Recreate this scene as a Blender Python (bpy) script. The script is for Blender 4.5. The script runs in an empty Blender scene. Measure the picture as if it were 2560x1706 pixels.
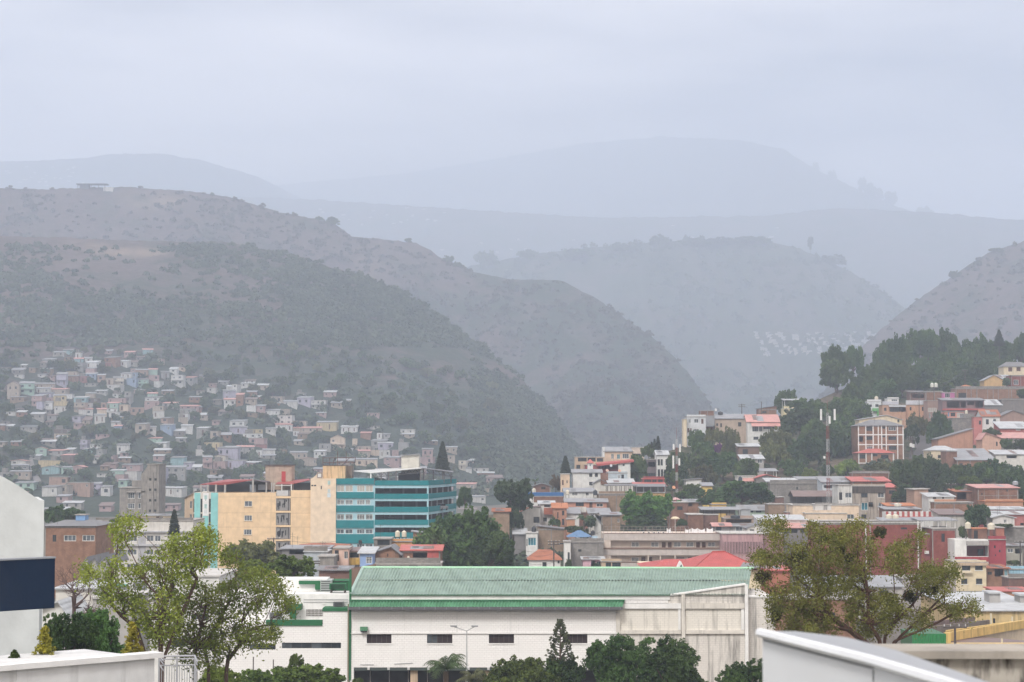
import bpy, math, random
import numpy as np
from mathutils import Vector, noise as mn
from mathutils.bvhtree import BVHTree

S = bpy.context.scene
COL = S.collection
random.seed(7)
RNG = np.random.default_rng(7)

# ---------------------------------------------------------------- camera
F = 5000.0            # focal length in pixels of the 2560 px wide photograph
CZ = 24.0             # the camera stands on a roof 24 m above the street
PITCH = math.atan(287.0 / F)
cam = bpy.data.cameras.new('camera')
cam.lens = 36.0 * F / 2560.0
cam.sensor_width = 36.0
cam.clip_start = 0.5
cam.clip_end = 40000.0
cam.dof.use_dof = True
cam.dof.focus_distance = 260.0
cam.dof.aperture_fstop = 8.5
camo = bpy.data.objects.new('camera', cam)
camo.location = (0, 0, CZ)
camo.rotation_euler = (math.pi / 2 + PITCH, 0, 0)
COL.objects.link(camo)
S.camera = camo

# ---------------------------------------------------------------- sky, sun, exposure
SUN_EL, SUN_AZ = math.radians(44), math.radians(200)     # azimuth from +Y, clockwise
w = bpy.data.worlds.new('World')
S.world = w
w.use_nodes = True
nt = w.node_tree
nt.nodes.clear()
out = nt.nodes.new('ShaderNodeOutputWorld')
bg = nt.nodes.new('ShaderNodeBackground')
sky = nt.nodes.new('ShaderNodeTexSky')
sky.sky_type = 'NISHITA'
sky.sun_disc = False
sky.sun_elevation = SUN_EL
sky.sun_rotation = SUN_AZ
sky.air_density = 1.0
sky.dust_density = 3.0
sky.ozone_density = 1.0
# an even layer of cloud: most of the sky's colour is lost, its brightness evened out
bw = nt.nodes.new('ShaderNodeRGBToBW')
nt.links.new(sky.outputs[0], bw.inputs[0])
grey = nt.nodes.new('ShaderNodeMix'); grey.data_type = 'RGBA'
grey.inputs[0].default_value = 0.93
nt.links.new(sky.outputs[0], grey.inputs[6])
even = nt.nodes.new('ShaderNodeMix'); even.data_type = 'RGBA'
even.inputs[0].default_value = 0.8
even.inputs[7].default_value = (10.7, 9.45, 8.35, 1)
nt.links.new(bw.outputs[0], even.inputs[6])
nt.links.new(even.outputs[2], grey.inputs[7])
tc = nt.nodes.new('ShaderNodeTexCoord')
mp = nt.nodes.new('ShaderNodeMapping')
mp.inputs['Scale'].default_value = (1.0, 1.0, 4.5)
nt.links.new(tc.outputs['Generated'], mp.inputs[0])
cl = nt.nodes.new('ShaderNodeTexNoise')
cl.inputs['Scale'].default_value = 3.4
cl.inputs['Detail'].default_value = 5
cl.inputs['Roughness'].default_value = 0.5
nt.links.new(mp.outputs[0], cl.inputs['Vector'])
rm = nt.nodes.new('ShaderNodeMapRange')
rm.inputs[1].default_value, rm.inputs[2].default_value = 0.36, 0.64
rm.inputs[3].default_value, rm.inputs[4].default_value = 0.12, 1.88
nt.links.new(cl.outputs[0], rm.inputs[0])
cm = nt.nodes.new('ShaderNodeVectorMath'); cm.operation = 'SCALE'
nt.links.new(grey.outputs[2], cm.inputs[0])
nt.links.new(rm.outputs[0], cm.inputs['Scale'])
# an overcast sky is about three times brighter overhead than at the horizon
sz = nt.nodes.new('ShaderNodeSeparateXYZ'); nt.links.new(tc.outputs['Generated'], sz.inputs[0])
oc = nt.nodes.new('ShaderNodeMapRange'); nt.links.new(sz.outputs[2], oc.inputs[0])
oc.inputs[3].default_value, oc.inputs[4].default_value = 0.5, 1.5
cm2 = nt.nodes.new('ShaderNodeVectorMath'); cm2.operation = 'SCALE'
nt.links.new(cm.outputs[0], cm2.inputs[0]); nt.links.new(oc.outputs[0], cm2.inputs['Scale'])
nt.links.new(cm2.outputs[0], bg.inputs[0])
bg.inputs[1].default_value = 0.1
nt.links.new(bg.outputs[0], out.inputs[0])

sun = bpy.data.lights.new('sun', 'SUN')
sun.energy = 1.5
sun.angle = math.radians(12)
sun.color = (1.0, 0.97, 0.93)
suno = bpy.data.objects.new('sun', sun)
sd = Vector((math.sin(SUN_AZ) * math.cos(SUN_EL), math.cos(SUN_AZ) * math.cos(SUN_EL), math.sin(SUN_EL)))
suno.rotation_euler = sd.to_track_quat('Z', 'Y').to_euler()
suno.location = (0, -50, 300)
COL.objects.link(suno)

S.view_settings.view_transform = 'Standard'
S.view_settings.look = 'None'
S.view_settings.exposure = 0.78
S.view_settings.gamma = 1.0
S.view_settings.use_curve_mapping = False
S.cycles.max_bounces = 8
S.cycles.diffuse_bounces = 3
S.cycles.glossy_bounces = 2
S.cycles.transmission_bounces = 2
S.cycles.transparent_max_bounces = 8
S.cycles.volume_bounces = 6
S.cycles.use_denoising = True
S.cycles.use_adaptive_sampling = False
S.cycles.sample_clamp_indirect = 6.0

HAZE = 0.00032
# ---------------------------------------------------------------- geometry helpers
CP, SP = math.cos(PITCH), math.sin(PITCH)
def ray(px, py):
    u = (px - 1280.0) / F; v = -(py - 853.0) / F
    return Vector((u, CP - v * SP, SP + v * CP))
def P(px, py, D):
    d = ray(px, py); s = D / d.y
    return Vector((d.x * s, D, CZ + d.z * s))
def proj(p):
    y, z = p[1], p[2] - CZ
    d = CP * y + SP * z; h = -SP * y + CP * z
    return 1280 + F * p[0] / d, 853 - F * h / d
def gy(D, z=0.0):            # image row of a point at height z straight ahead
    return proj((0, D, z))[1]

class MB:
    """collects faces of one mesh"""
    def __init__(s): s.v = []; s.f = []
    def add(s, vs, fs):
        n = len(s.v); s.v += [tuple(v) for v in vs]; s.f += [tuple(i + n for i in f) for f in fs]; return s
    def box(s, x0, x1, y0, y1, z0, z1):
        return s.add([(x0,y0,z0),(x1,y0,z0),(x1,y1,z0),(x0,y1,z0),(x0,y0,z1),(x1,y0,z1),(x1,y1,z1),(x0,y1,z1)],
                     [(0,3,2,1),(4,5,6,7),(0,1,5,4),(1,2,6,5),(2,3,7,6),(3,0,4,7)])
    def quad(s, a, b, c, d): return s.add([a, b, c, d], [(0, 1, 2, 3)])
    def slab(s, pts, t, axis=2):
        """polygon given by pts, thickened by t downwards (axis 2) or backwards (axis 1)"""
        n = len(pts); off = [0, 0, 0]; off[axis] = -t if axis == 2 else t
        b = [tuple(p[i] + off[i] for i in range(3)) for p in pts]
        return s.add(list(pts) + b, [tuple(range(n)), tuple(range(2*n-1, n-1, -1))] + [(i, i+n, (i+1) % n + n, (i+1) % n) for i in range(n)])
    def bar(s, a, b, r, n=4, r2=None):
        a = Vector(a); b = Vector(b); d = b - a
        if d.length < 1e-6: return s
        d.normalize(); r2 = r if r2 is None else r2
        u = d.orthogonal().normalized(); w_ = d.cross(u)
        vs = []
        for c, rr in ((a, r), (b, r2)):
            for k in range(n):
                t = 2 * math.pi * (k + .5) / n
                vs.append(c + u * (rr * math.cos(t)) + w_ * (rr * math.sin(t)))
        return s.add(vs, [(k, (k+1) % n, (k+1) % n + n, k + n) for k in range(n)] + [tuple(range(n))[::-1], tuple(range(n, 2*n))])
    def lathe(s, prof, c=(0, 0, 0), n=16):
        vs = []; fs = []
        for r, z in prof:
            for k in range(n):
                t = 2 * math.pi * k / n
                vs.append((c[0] + r * math.cos(t), c[1] + r * math.sin(t), c[2] + z))
        for i in range(len(prof) - 1):
            for k in range(n):
                fs.append((i*n+k, i*n+(k+1) % n, (i+1)*n+(k+1) % n, (i+1)*n+k))
        fs.append(tuple(range(n))[::-1]); fs.append(tuple(range((len(prof)-1)*n, len(prof)*n)))
        return s.add(vs, fs)
    def mesh(s, name):
        me = bpy.data.meshes.new(name); me.from_pydata(s.v, [], s.f); return me

def tag(o, label=None, cat=None, group=None, kind=None):
    if label: o['label'] = label
    if cat: o['category'] = cat
    if group: o['group'] = group
    if kind: o['kind'] = kind
    return o
def ob(name, mesh, m=None, parent=None, loc=None, rz=0.0, smooth=False):
    if isinstance(mesh, MB): mesh = mesh.mesh(name)
    o = bpy.data.objects.new(name, mesh); COL.objects.link(o)
    if m is not None and mesh is not None and not mesh.materials: mesh.materials.append(m)
    if smooth: mesh.shade_smooth()
    if loc is not None: o.location = loc
    if rz: o.rotation_euler = (0, 0, rz)
    if parent: o.parent = parent
    return o
def npmesh(name, V, Fq, smooth=False):
    """mesh from numpy verts (n,3) and faces (m,k)"""
    me = bpy.data.meshes.new(name); k = Fq.shape[1]
    me.vertices.add(len(V)); me.vertices.foreach_set('co', np.ascontiguousarray(V, dtype=np.float32).ravel())
    me.loops.add(Fq.size); me.loops.foreach_set('vertex_index', np.ascontiguousarray(Fq, dtype=np.int32).ravel())
    me.polygons.add(len(Fq))
    me.polygons.foreach_set('loop_start', np.arange(0, Fq.size, k, dtype=np.int32))
    me.update(calc_edges=True)
    if smooth: me.shade_smooth()
    return me
# ---------------------------------------------------------------- materials (all procedural)
_MC = {}
def new_mat(name):
    m = bpy.data.materials.new(name); m.use_nodes = True
    t = m.node_tree; b = t.nodes['Principled BSDF']
    return m, t, b
def N(t, typ, **kw):
    n = t.nodes.new(typ)
    for k, v in kw.items():
        if k.startswith('_'): setattr(n, k[1:], v)
        else: n.inputs[k.replace('__', ' ')].default_value = v
    return n
def L(t, a, b): t.links.new(a, b)
def mixc(t, fac, a, b, mode='MIX'):
    n = t.nodes.new('ShaderNodeMix'); n.data_type = 'RGBA'; n.blend_type = mode
    for i, x in ((0, fac), (6, a), (7, b)):
        if hasattr(x, 'links') or hasattr(x, 'is_linked'): t.links.new(x, n.inputs[i])
        elif isinstance(x, (int, float)): n.inputs[i].default_value = x
        else: n.inputs[i].default_value = (*x[:3], 1)
    return n.outputs[2]
def rng_(t, val, a, b, c, d):
    n = t.nodes.new('ShaderNodeMapRange'); L(t, val, n.inputs[0])
    for i, x in enumerate((a, b, c, d)): n.inputs[i+1].default_value = x
    return n.outputs[0]
def noise_(t, vec, scale, detail=3, rough=.55):
    n = N(t, 'ShaderNodeTexNoise', Scale=scale, Detail=detail, Roughness=rough); L(t, vec, n.inputs['Vector']); return n.outputs[0]
def mapped(t, src, scale):
    n = N(t, 'ShaderNodeMapping', Scale=scale); L(t, src, n.inputs[0]); return n.outputs[0]
def facevec(t):
    """object coordinates unrolled on walls: (x+y, z)"""
    c = t.nodes.new('ShaderNodeTexCoord'); s = t.nodes.new('ShaderNodeSeparateXYZ'); L(t, c.outputs['Object'], s.inputs[0])
    a = N(t, 'ShaderNodeMath', _operation='ADD'); L(t, s.outputs[0], a.inputs[0]); L(t, s.outputs[1], a.inputs[1])
    k = t.nodes.new('ShaderNodeCombineXYZ'); L(t, a.outputs[0], k.inputs[0]); L(t, s.outputs[2], k.inputs[1])
    return c.outputs['Object'], k.outputs[0]
def offs(t, vec):
    """shift the pattern by a random amount per object so that no two walls share their stains"""
    i = t.nodes.new('ShaderNodeObjectInfo'); m = N(t, 'ShaderNodeMath', _operation='MULTIPLY'); m.inputs[1].default_value = 57.0
    L(t, i.outputs['Random'], m.inputs[0]); a = N(t, 'ShaderNodeVectorMath', _operation='ADD'); L(t, vec, a.inputs[0]); L(t, m.outputs[0], a.inputs[1])
    return a.outputs[0], i.outputs['Random']

def mat(kind, c=(.5, .5, .5), dirt=.5, c2=None, rough=None):
    key = (kind, tuple(round(x, 3) for x in c), dirt, c2, rough)
    if key in _MC: return _MC[key]
    m, t, b = new_mat(kind)
    b.inputs['Roughness'].default_value = rough if rough is not None else .85
    b.inputs['Specular IOR Level'].default_value = .3
    o, fv = facevec(t)
    oo, rnd = offs(t, o)
    if kind == 'plain':
        n = noise_(t, oo, 3.0, 2)
        col = mixc(t, rng_(t, n, .3, .7, 0, 1), [x * .93 for x in c], [min(1, x * 1.05) for x in c])
    elif kind == 'plaster' or kind == 'concrete':
        n = noise_(t, oo, .9, 4)
        col = mixc(t, rng_(t, n, .3, .7, 0, 1), [x * (.86 if kind == 'plaster' else .72) for x in c], [min(1, x * 1.06) for x in c])
        st = noise_(t, mapped(t, oo, (2.6, 2.6, .22)), 1.0, 5, .65)            # rain streaks
        dk = tuple(x * .38 + .01 for x in c) if kind == 'plaster' else tuple(x * .3 for x in c)
        col = mixc(t, rng_(t, st, .58 - .12 * dirt, .78 - .08 * dirt, 0, dirt), col, dk)
        pt = noise_(t, oo, .33, 4, .6)
        col = mixc(t, rng_(t, pt, .56, .72, 0, dirt * .8), col, tuple(x * .55 + .03 for x in c))
        bp = N(t, 'ShaderNodeBump', Strength=.25, Distance=.03); L(t, noise_(t, oo, 8, 3), bp.inputs['Height']); L(t, bp.outputs[0], b.inputs['Normal'])
    elif kind in ('brick', 'block', 'whiteblock'):
        bw_, bh = {'brick': (.3, .1), 'block': (.4, .2), 'whiteblock': (.42, .205)}[kind]
        br = N(t, 'ShaderNodeTexBrick', Scale=1.0)
        br.inputs['Brick Width'].default_value = bw_; br.inputs['Row Height'].default_value = bh
        br.inputs['Mortar Size'].default_value = {'brick': .016, 'block': .014, 'whiteblock': .011}[kind]
        L(t, fv, br.inputs['Vector'])
        c2_ = c2 or tuple(x * .68 for x in c)
        br.inputs['Color1'].default_value = (*c, 1); br.inputs['Color2'].default_value = (*c2_, 1)
        br.inputs['Mortar'].default_value = (*[(x * .6 + .1 if kind != 'whiteblock' else x * .64) for x in c], 1)
        col = br.outputs['Color']
        n = noise_(t, oo, .6, 5, .65)
        col = mixc(t, rng_(t, n, .35, .66, 0, .85), col, tuple(x * (.5 if kind != 'whiteblock' else .9) for x in c))
        st = noise_(t, mapped(t, oo, (2.2, 2.2, .2)), 1.0, 5, .65)
        col = mixc(t, rng_(t, st, .6 - .13 * dirt, .8 - .1 * dirt, 0, dirt), col, tuple(x * .3 for x in c))
        bp = N(t, 'ShaderNodeBump', Strength=.5, Distance=.02); L(t, br.outputs['Fac'], bp.inputs['Height']); bp.invert = True; L(t, bp.outputs[0], b.inputs['Normal'])
    elif kind in ('tin', 'tile'):
        n = noise_(t, oo, .5, 5, .65)
        col = mixc(t, rng_(t, n, .35, .68, 0, 1), c, tuple(min(1, x * .72) for x in c))
        r = c2 or ((.2, .09, .05) if kind == 'tin' else tuple(x * .3 for x in c))
        n2 = noise_(t, mapped(t, oo, (1.4, .35, 1.0)), 1.3, 5, .7)
        col = mixc(t, rng_(t, n2, .55, .8, 0, dirt), col, r)
        wv = N(t, 'ShaderNodeTexWave', Scale=1.2 if kind == 'tin' else 1.5); L(t, o, wv.inputs['Vector'])
        bp = N(t, 'ShaderNodeBump', Strength=.6, Distance=.05); L(t, wv.outputs[1], bp.inputs['Height']); L(t, bp.outputs[0], b.inputs['Normal'])
        if rough is None: b.inputs['Roughness'].default_value = .5 if kind == 'tin' else .9
    elif kind == 'leaf':
        n = noise_(t, oo, dirt, 3, .6)
        c2_ = c2 or tuple(x * 1.9 for x in c)
        col = mixc(t, rng_(t, n, .34, .66, 0, 1), c, c2_)
        hs = N(t, 'ShaderNodeHueSaturation'); L(t, col, hs.inputs['Color']); L(t, rng_(t, rnd, 0, 1, .72, 1.28), hs.inputs['Value'])
        L(t, rng_(t, rnd, 0, 1, .485, .51), hs.inputs['Hue']); col = hs.outputs[0]
        tr = N(t, 'ShaderNodeBsdfTranslucent'); L(t, col, tr.inputs[0]); mx = N(t, 'ShaderNodeMixShader'); mx.inputs[0].default_value = .3
        L(t, b.outputs[0], mx.inputs[1]); L(t, tr.outputs[0], mx.inputs[2]); L(t, mx.outputs[0], t.nodes['Material Output'].inputs[0])
        b.inputs['Roughness'].default_value = .6
    elif kind == 'bark':
        n = noise_(t, mapped(t, oo, (3, 3, .8)), 1.5, 4); col = mixc(t, n, [x * .6 for x in c], [x * 1.3 for x in c])
    elif kind == 'glass':
        n = noise_(t, oo, .7, 2); col = mixc(t, rng_(t, n, .35, .65, 0, 1), c, tuple(x * 2.2 for x in c))
        b.inputs['Roughness'].default_value = .2 if rough is None else rough; b.inputs['Specular IOR Level'].default_value = .22
    elif kind == 'metal':
        n = noise_(t, oo, 2., 3); col = mixc(t, rng_(t, n, .3, .7, 0, 1), [x * .9 for x in c], c)
        b.inputs['Roughness'].default_value = .35 if rough is None else rough; b.inputs['Metallic'].default_value = .0; b.inputs['Specular IOR Level'].default_value = .6
    L(t, col, b.inputs['Base Color'])
    _MC[key] = m
    return m
# ---------------------------------------------------------------- hills and ground
def fbm(x, y, s, o=4): return mn.fractal((x / s, y / s, 3.3), 1.0, 2.0, o)
HILLS = {}
def hill_mat(name, soil, green, scrub=.02):
    m, t, b = new_mat(name); b.inputs['Roughness'].default_value = .95; b.inputs['Specular IOR Level'].default_value = .1
    a = N(t, 'ShaderNodeVertexColor', _layer_name='col'); c = t.nodes.new('ShaderNodeTexCoord')
    n = noise_(t, c.outputs['Object'], scrub, 6, .7)
    n2 = noise_(t, c.outputs['Object'], scrub * 5, 4, .7)
    sep = t.nodes.new('ShaderNodeSeparateColor'); L(t, a.outputs[0], sep.inputs[0])
    ad = N(t, 'ShaderNodeMath', _operation='ADD'); L(t, n, ad.inputs[0]); L(t, sep.outputs[1], ad.inputs[1])     # G: greener here
    col = mixc(t, rng_(t, ad.outputs[0], .42, .58, 0, 1), soil, green)
    col = mixc(t, rng_(t, n2, .4, .7, 0, .55), col, tuple(x * .45 for x in green))
    col = mixc(t, sep.outputs[0], col, (.24, .185, .145))                                                          # R: bare landslip
    L(t, col, b.inputs['Base Color'])
    bp = N(t, 'ShaderNodeBump', Strength=1.0, Distance=3.0); L(t, n2, bp.inputs['Height']); L(t, bp.outputs[0], b.inputs['Normal'])
    return m
def lerp_tab(tab, x):
    xs = [r[0] for r in tab]
    return [float(np.interp(x, xs, [r[k] for r in tab])) for k in range(1, len(tab[0]))]
def hill(key, name, crest, base, prof, back, amp, m, px0, px1, step=10, rows=60, scar=None, green=None, seed=0.0, rough=2.4):
    """crest: (px, py, D) points of the ridge; base: (px, D) where the slope leaves the valley floor; prof: exponent of the slope's section"""
    cols = np.arange(px0, px1 + step, step); nb = 14
    V = []; C = []; T = []
    for px in cols:
        py, Dc = lerp_tab(crest, px); Db = lerp_tab(base, px)[0]
        py += rough * (1.1 * mn.fractal((px / 34, seed, 0), 1., 2., 3) + .8 * mn.noise((px / 9, seed, 7.)))      # trees and rocks roughen the skyline
        zc = P(px, py, Dc).z
        rc = ray(px, py); u = rc.x / rc.y
        for i in range(rows + nb):
            if i < rows:
                t = i / (rows - 1); D = Db + (Dc - Db) * t; z = zc * t ** prof
            else:
                q = (i - rows + 1) / nb; t = 1 - q; D = Dc + back * q; z = zc * (1 - q) ** 1.2
            x = u * D
            if i > 0 and i < rows + nb - 1:
                k = min(1, 4.2 * t * (1 - t)) if i < rows else min(1, 2 * (1 - t))
                z += amp * k * (fbm(x + seed, D, 260) * .8 - 1.1 * abs(fbm(x * 1.6 + seed, D * .55, 120, 3)) + .35 * fbm(x, D + seed, 70)) + amp * .05 * fbm(x, D, 25, 3)
            V.append((x, D, z - (3 if i in (0, rows + nb - 1) else 0)))
            C.append((scar(px, t, x, D) if scar else 0.0, green(px, t, x, D) if green else 0.0, 0, 1)); T.append(t)
    n = rows + nb; nc = len(cols)
    I = np.arange(nc * n).reshape(nc, n)
    Fq = np.stack([I[:-1, :-1], I[1:, :-1], I[1:, 1:], I[:-1, 1:]], -1).reshape(-1, 4)
    V = np.array(V)
    me = npmesh(name, V, Fq, True)
    ca = me.color_attributes.new('col', 'FLOAT_COLOR', 'POINT'); ca.data.foreach_set('color', np.array(C, dtype=np.float32).ravel())
    o = ob(name, me, m); tag(o, kind='structure')
    HILLS[key] = (V.reshape(nc, n, 3), rows)
    return o
def hill_bvh(name):
    V, rows = HILLS[name]; nc, n, _ = V.shape
    I = np.arange(nc * n).reshape(nc, n)
    Fq = np.stack([I[:-1, :-1], I[1:, :-1], I[1:, 1:], I[:-1, 1:]], -1).reshape(-1, 4)
    return BVHTree.FromPolygons([tuple(v) for v in V.reshape(-1, 3)], [tuple(int(i) for i in f) for f in Fq])

def scatter(name, label, cat, pts, sizes, m, per=44):
    """one mass of tree crowns on a far hillside: each crown a dome of leaf-clump faces, with a tint of its own"""
    n = len(pts); g = RNG; pts = np.array(pts); s = np.repeat(np.array(sizes), per); c = np.repeat(pts, per, 0)
    d = g.normal(size=(n * per, 3)); d /= np.linalg.norm(d, axis=1)[:, None]; d[:, 2] = np.abs(d[:, 2]) * 1.05 - .12
    wob = np.repeat(g.uniform(.75, 1.3, (n, 1)), per, 0)
    p = c + d * (s * g.uniform(.55, 1.05, n * per))[:, None] * np.array([1, 1, .9]) * np.concatenate([np.ones((n*per, 2)), wob], 1); p[:, 2] += s * .3
    nr = d + g.normal(size=d.shape) * .45; nr /= np.linalg.norm(nr, axis=1)[:, None]
    t = np.cross(nr, g.normal(size=d.shape)); t /= np.linalg.norm(t, axis=1)[:, None]; b_ = np.cross(nr, t); q = (s * g.uniform(.22, .42, n * per))[:, None]
    V = np.stack([p - t*q, p - b_*q*.8, p + t*q, p + b_*q*.8], 1).reshape(-1, 3)
    me = npmesh(name, V, np.arange(len(V)).reshape(-1, 4))
    ti = np.repeat(g.uniform(0, 1, n), per * 4); ca = me.color_attributes.new('tint', 'FLOAT_COLOR', 'POINT'); ca.data.foreach_set('color', np.stack([ti, ti, ti, np.ones_like(ti)], 1).astype(np.float32).ravel())
    return tag(ob(name, me, m), label, cat, kind='stuff')
def hill_pts(name, n, ok, lo=.0, hi=1.0):
    V, rows = HILLS[name]; nc = V.shape[0]; out_ = []
    while len(out_) < n:
        i = RNG.integers(0, nc - 1); j = RNG.integers(int(lo * (rows - 1)), max(1, int(hi * (rows - 1))))
        a, b_ = RNG.uniform(), RNG.uniform()
        p = V[i, j]*(1-a)*(1-b_) + V[i+1, j]*a*(1-b_) + V[i, j+1]*(1-a)*b_ + V[i+1, j+1]*a*b_
        q = proj(p)
        if -60 < q[0] < 2620 and ok(q[0], q[1], p): out_.append(p)
    return out_

def ell(x, y, cx, cy, rx, ry): return max(0., 1 - ((x-cx)/rx)**2 - ((y-cy)/ry)**2)
def g_near(px, t, x, D): return (.22 * max(0, min(1, (.62 - t) * 3.2))) + .1 * max(0, min(1, (px - 650) / 500)) - .14 * max(0., min(1., (330 - px) / 330.)) - .08*max(0,min(1,(t-.6)*3))
def scar_near(px, t, x, D):
    n = .5 * fbm(x, D, 30, 3)
    s = ell(px, t, 330, .955, 130, .022) * 2.2 + ell(px, t, 210, .975, 90, .02) * 1.2 + ell(px, t, 20, .72, 90, .12) * .5 + ell(px, t, 130, .9, 200, .05)*.25
    return max(0., min(.9, s * (.55 + 1.6 * n)))
def scar_back(px, t, x, D):
    n = .5 * fbm(x, D, 40, 3)
    s = ell(px, t, 380, .965, 130, .035) * 1.4 + ell(px, t, 230, .72, 130, .05) * 1.1 + ell(px, t, 80, .8, 130, .06) * .5 + ell(px, t, 930, .9, 60, .1) * .5
    return max(0., min(.85, s * (.5 + 1.6 * n)))
SOIL = (.12, .09, .088); GRN = (.046, .062, .044)
M_near = hill_mat('dry_hill_ground', SOIL, GRN, .016)
M_far = hill_mat('far_hill_ground', (.1, .085, .075), (.052, .068, .04), .009)
# the settled hill on the left, the long ridge behind it, the hills across the valley, the mountain in the cloud
hill('near', 'hill', [(-500, 600, 1890), (0, 590, 1900), (180, 596, 1911), (440, 606, 1922), (560, 606, 1933), (700, 630, 1922), (900, 690, 1879), (1000, 726, 1857), (1100, 790, 1814), (1200, 862, 1771), (1300, 945, 1717), (1380, 1030, 1663), (1440, 1120, 1598), (1500, 1230, 1533), (1600, 1262, 1404)],
     [(-500, 780), (900, 800), (1300, 960), (1600, 1100)], 1.55, 260, 17, M_near, -480, 1560, 9, 80, scar_near, g_near)
hill('ridge', 'hill', [(-500, 480, 2678), (0, 470, 2678), (120, 474, 2678), (300, 468, 2690), (470, 478, 2713), (560, 490, 2724), (700, 530, 2713), (830, 556, 2690), (880, 592, 2678), (960, 600, 2690), (1040, 606, 2713), (1110, 648, 2690), (1190, 682, 2656), (1280, 700, 2622), (1400, 700, 2599), (1480, 740, 2542), (1560, 796, 2485), (1640, 850, 2394), (1720, 930, 2325), (1790, 1030, 2234), (1850, 1120, 2143), (1950, 1225, 2052)],
     [(-500, 1950), (1200, 1850), (1950, 1550)], 1.35, 380, 26, M_near, -480, 1930, 9, 64, scar_back, lambda px, t, x, D: -.1 + .16 * max(0, min(1, (px - 900) / 500)), 90.)
hill('right', 'hill', [(1900, 1180, 2300), (2120, 900, 2472), (2230, 800, 2587), (2290, 752, 2645), (2380, 692, 2668), (2470, 632, 2679), (2560, 604, 2691), (2900, 540, 2691)],
     [(1900, 1700), (3000, 1700)], 1.25, 380, 26, M_near, 1880, 2900, 10, 50, None, lambda px, t, x, D: -.06, 300.)
hill('cross', 'hill', [(700, 790, 4428), (1000, 720, 4428), (1200, 660, 4361), (1360, 632, 4294), (1500, 618, 4227), (1700, 602, 4186), (1900, 600, 4160), (2000, 622, 4132), (2120, 676, 4093), (2220, 740, 4052), (2320, 815, 3998), (2450, 880, 3958), (2900, 960, 3891)],
     [(700, 2900), (2900, 2700)], 1.2, 900, 36, M_far, 680, 2900, 8, 50, None, lambda px, t, x, D: .05, 500.)
hill('plateau', 'hill', [(300, 480, 7218), (800, 500, 6784), (1100, 520, 6496), (1500, 545, 6352), (1900, 540, 6207), (2100, 520, 6063), (2330, 532, 5990), (2560, 552, 5919), (2900, 520, 5919)],
     [(300, 4400), (2900, 4200)], 1.0, 900, 50, M_far, 300, 2900, 9, 36, None, lambda px, t, x, D: .0, 700.)
hill('mountain', 'mountain', [(-400, 470, 11520), (300, 470, 11520), (700, 462, 11400), (1000, 436, 11160), (1250, 396, 10800), (1450, 360, 10200), (1650, 342, 9360), (1850, 350, 8520), (1960, 374, 8160), (2040, 424, 8040), (2140, 472, 7920), (2230, 512, 7800), (2330, 548, 7680), (2560, 590, 7680), (2900, 610, 7680)],
     [(-400, 8300), (2900, 6800)], 1.0, 1600, 60, M_far, -400, 2900, 9, 40, None, lambda px, t, x, D: .03, 900.)
hill('left_far', 'hill', [(-500, 402, 7736), (0, 404, 7736), (90, 402, 7736), (180, 398, 7736), (280, 386, 7834), (400, 384, 7933), (500, 400, 8132), (640, 440, 8330), (800, 520, 8529), (1000, 640, 8727)],
     [(-500, 4600), (1000, 4900)], 1.1, 600, 30, M_far, -480, 1000, 8, 40, None, lambda px, t, x, D: .06, 1300.)

# the town hill on the right, rising out of the flat town
M_town = hill_mat('town_hill_ground', (.17, .13, .1), (.055, .07, .035), .06)
hill('town', 'hill', [(1150, 1292, 470), (1250, 1285, 480), (1350, 1262, 500), (1500, 1192, 545), (1700, 1118, 620), (1900, 1058, 700), (2000, 1020, 740), (2100, 975, 790), (2300, 930, 850), (2560, 915, 880), (3000, 900, 900)],
     [(1150, 440), (1300, 405), (1600, 390), (3000, 375)], 1.3, 330, .8, M_town, 1160, 2960, 14, 60, None, None, 40., 0.)
gm, t, b = new_mat('town_ground'); b.inputs['Roughness'].default_value = .95
c = t.nodes.new('ShaderNodeTexCoord')
col = mixc(t, rng_(t, noise_(t, c.outputs['Object'], .012, 6, .65), .4, .6, 0, 1), (.1, .085, .07), (.05, .062, .034))
L(t, mixc(t, rng_(t, noise_(t, c.outputs['Object'], .3, 4, .65), .35, .7, 0, .6), col, (.16, .14, .125)), b.inputs['Base Color'])
g = MB().quad((-9000, -400, -.3), (9000, -400, -.3), (9000, 16500, -.3), (-9000, 16500, -.3))
tag(ob('ground', g, gm), kind='structure')
BV = {k: hill_bvh(k) for k in ('near', 'town', 'cross', 'plateau', 'left_far', 'right', 'ridge', 'mountain')}
def on_hill(key, px, py):
    """the point of the slope seen at a pixel"""
    h = BV[key].ray_cast(Vector((0, 0, CZ)), ray(px, py).normalized())
    return h[0]
def drop(key, x, y):
    h = BV[key].ray_cast(Vector((x, y, 3000)), Vector((0, 0, -1)))
    return max(-.3, h[0].z) if h[0] else -.3

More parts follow.
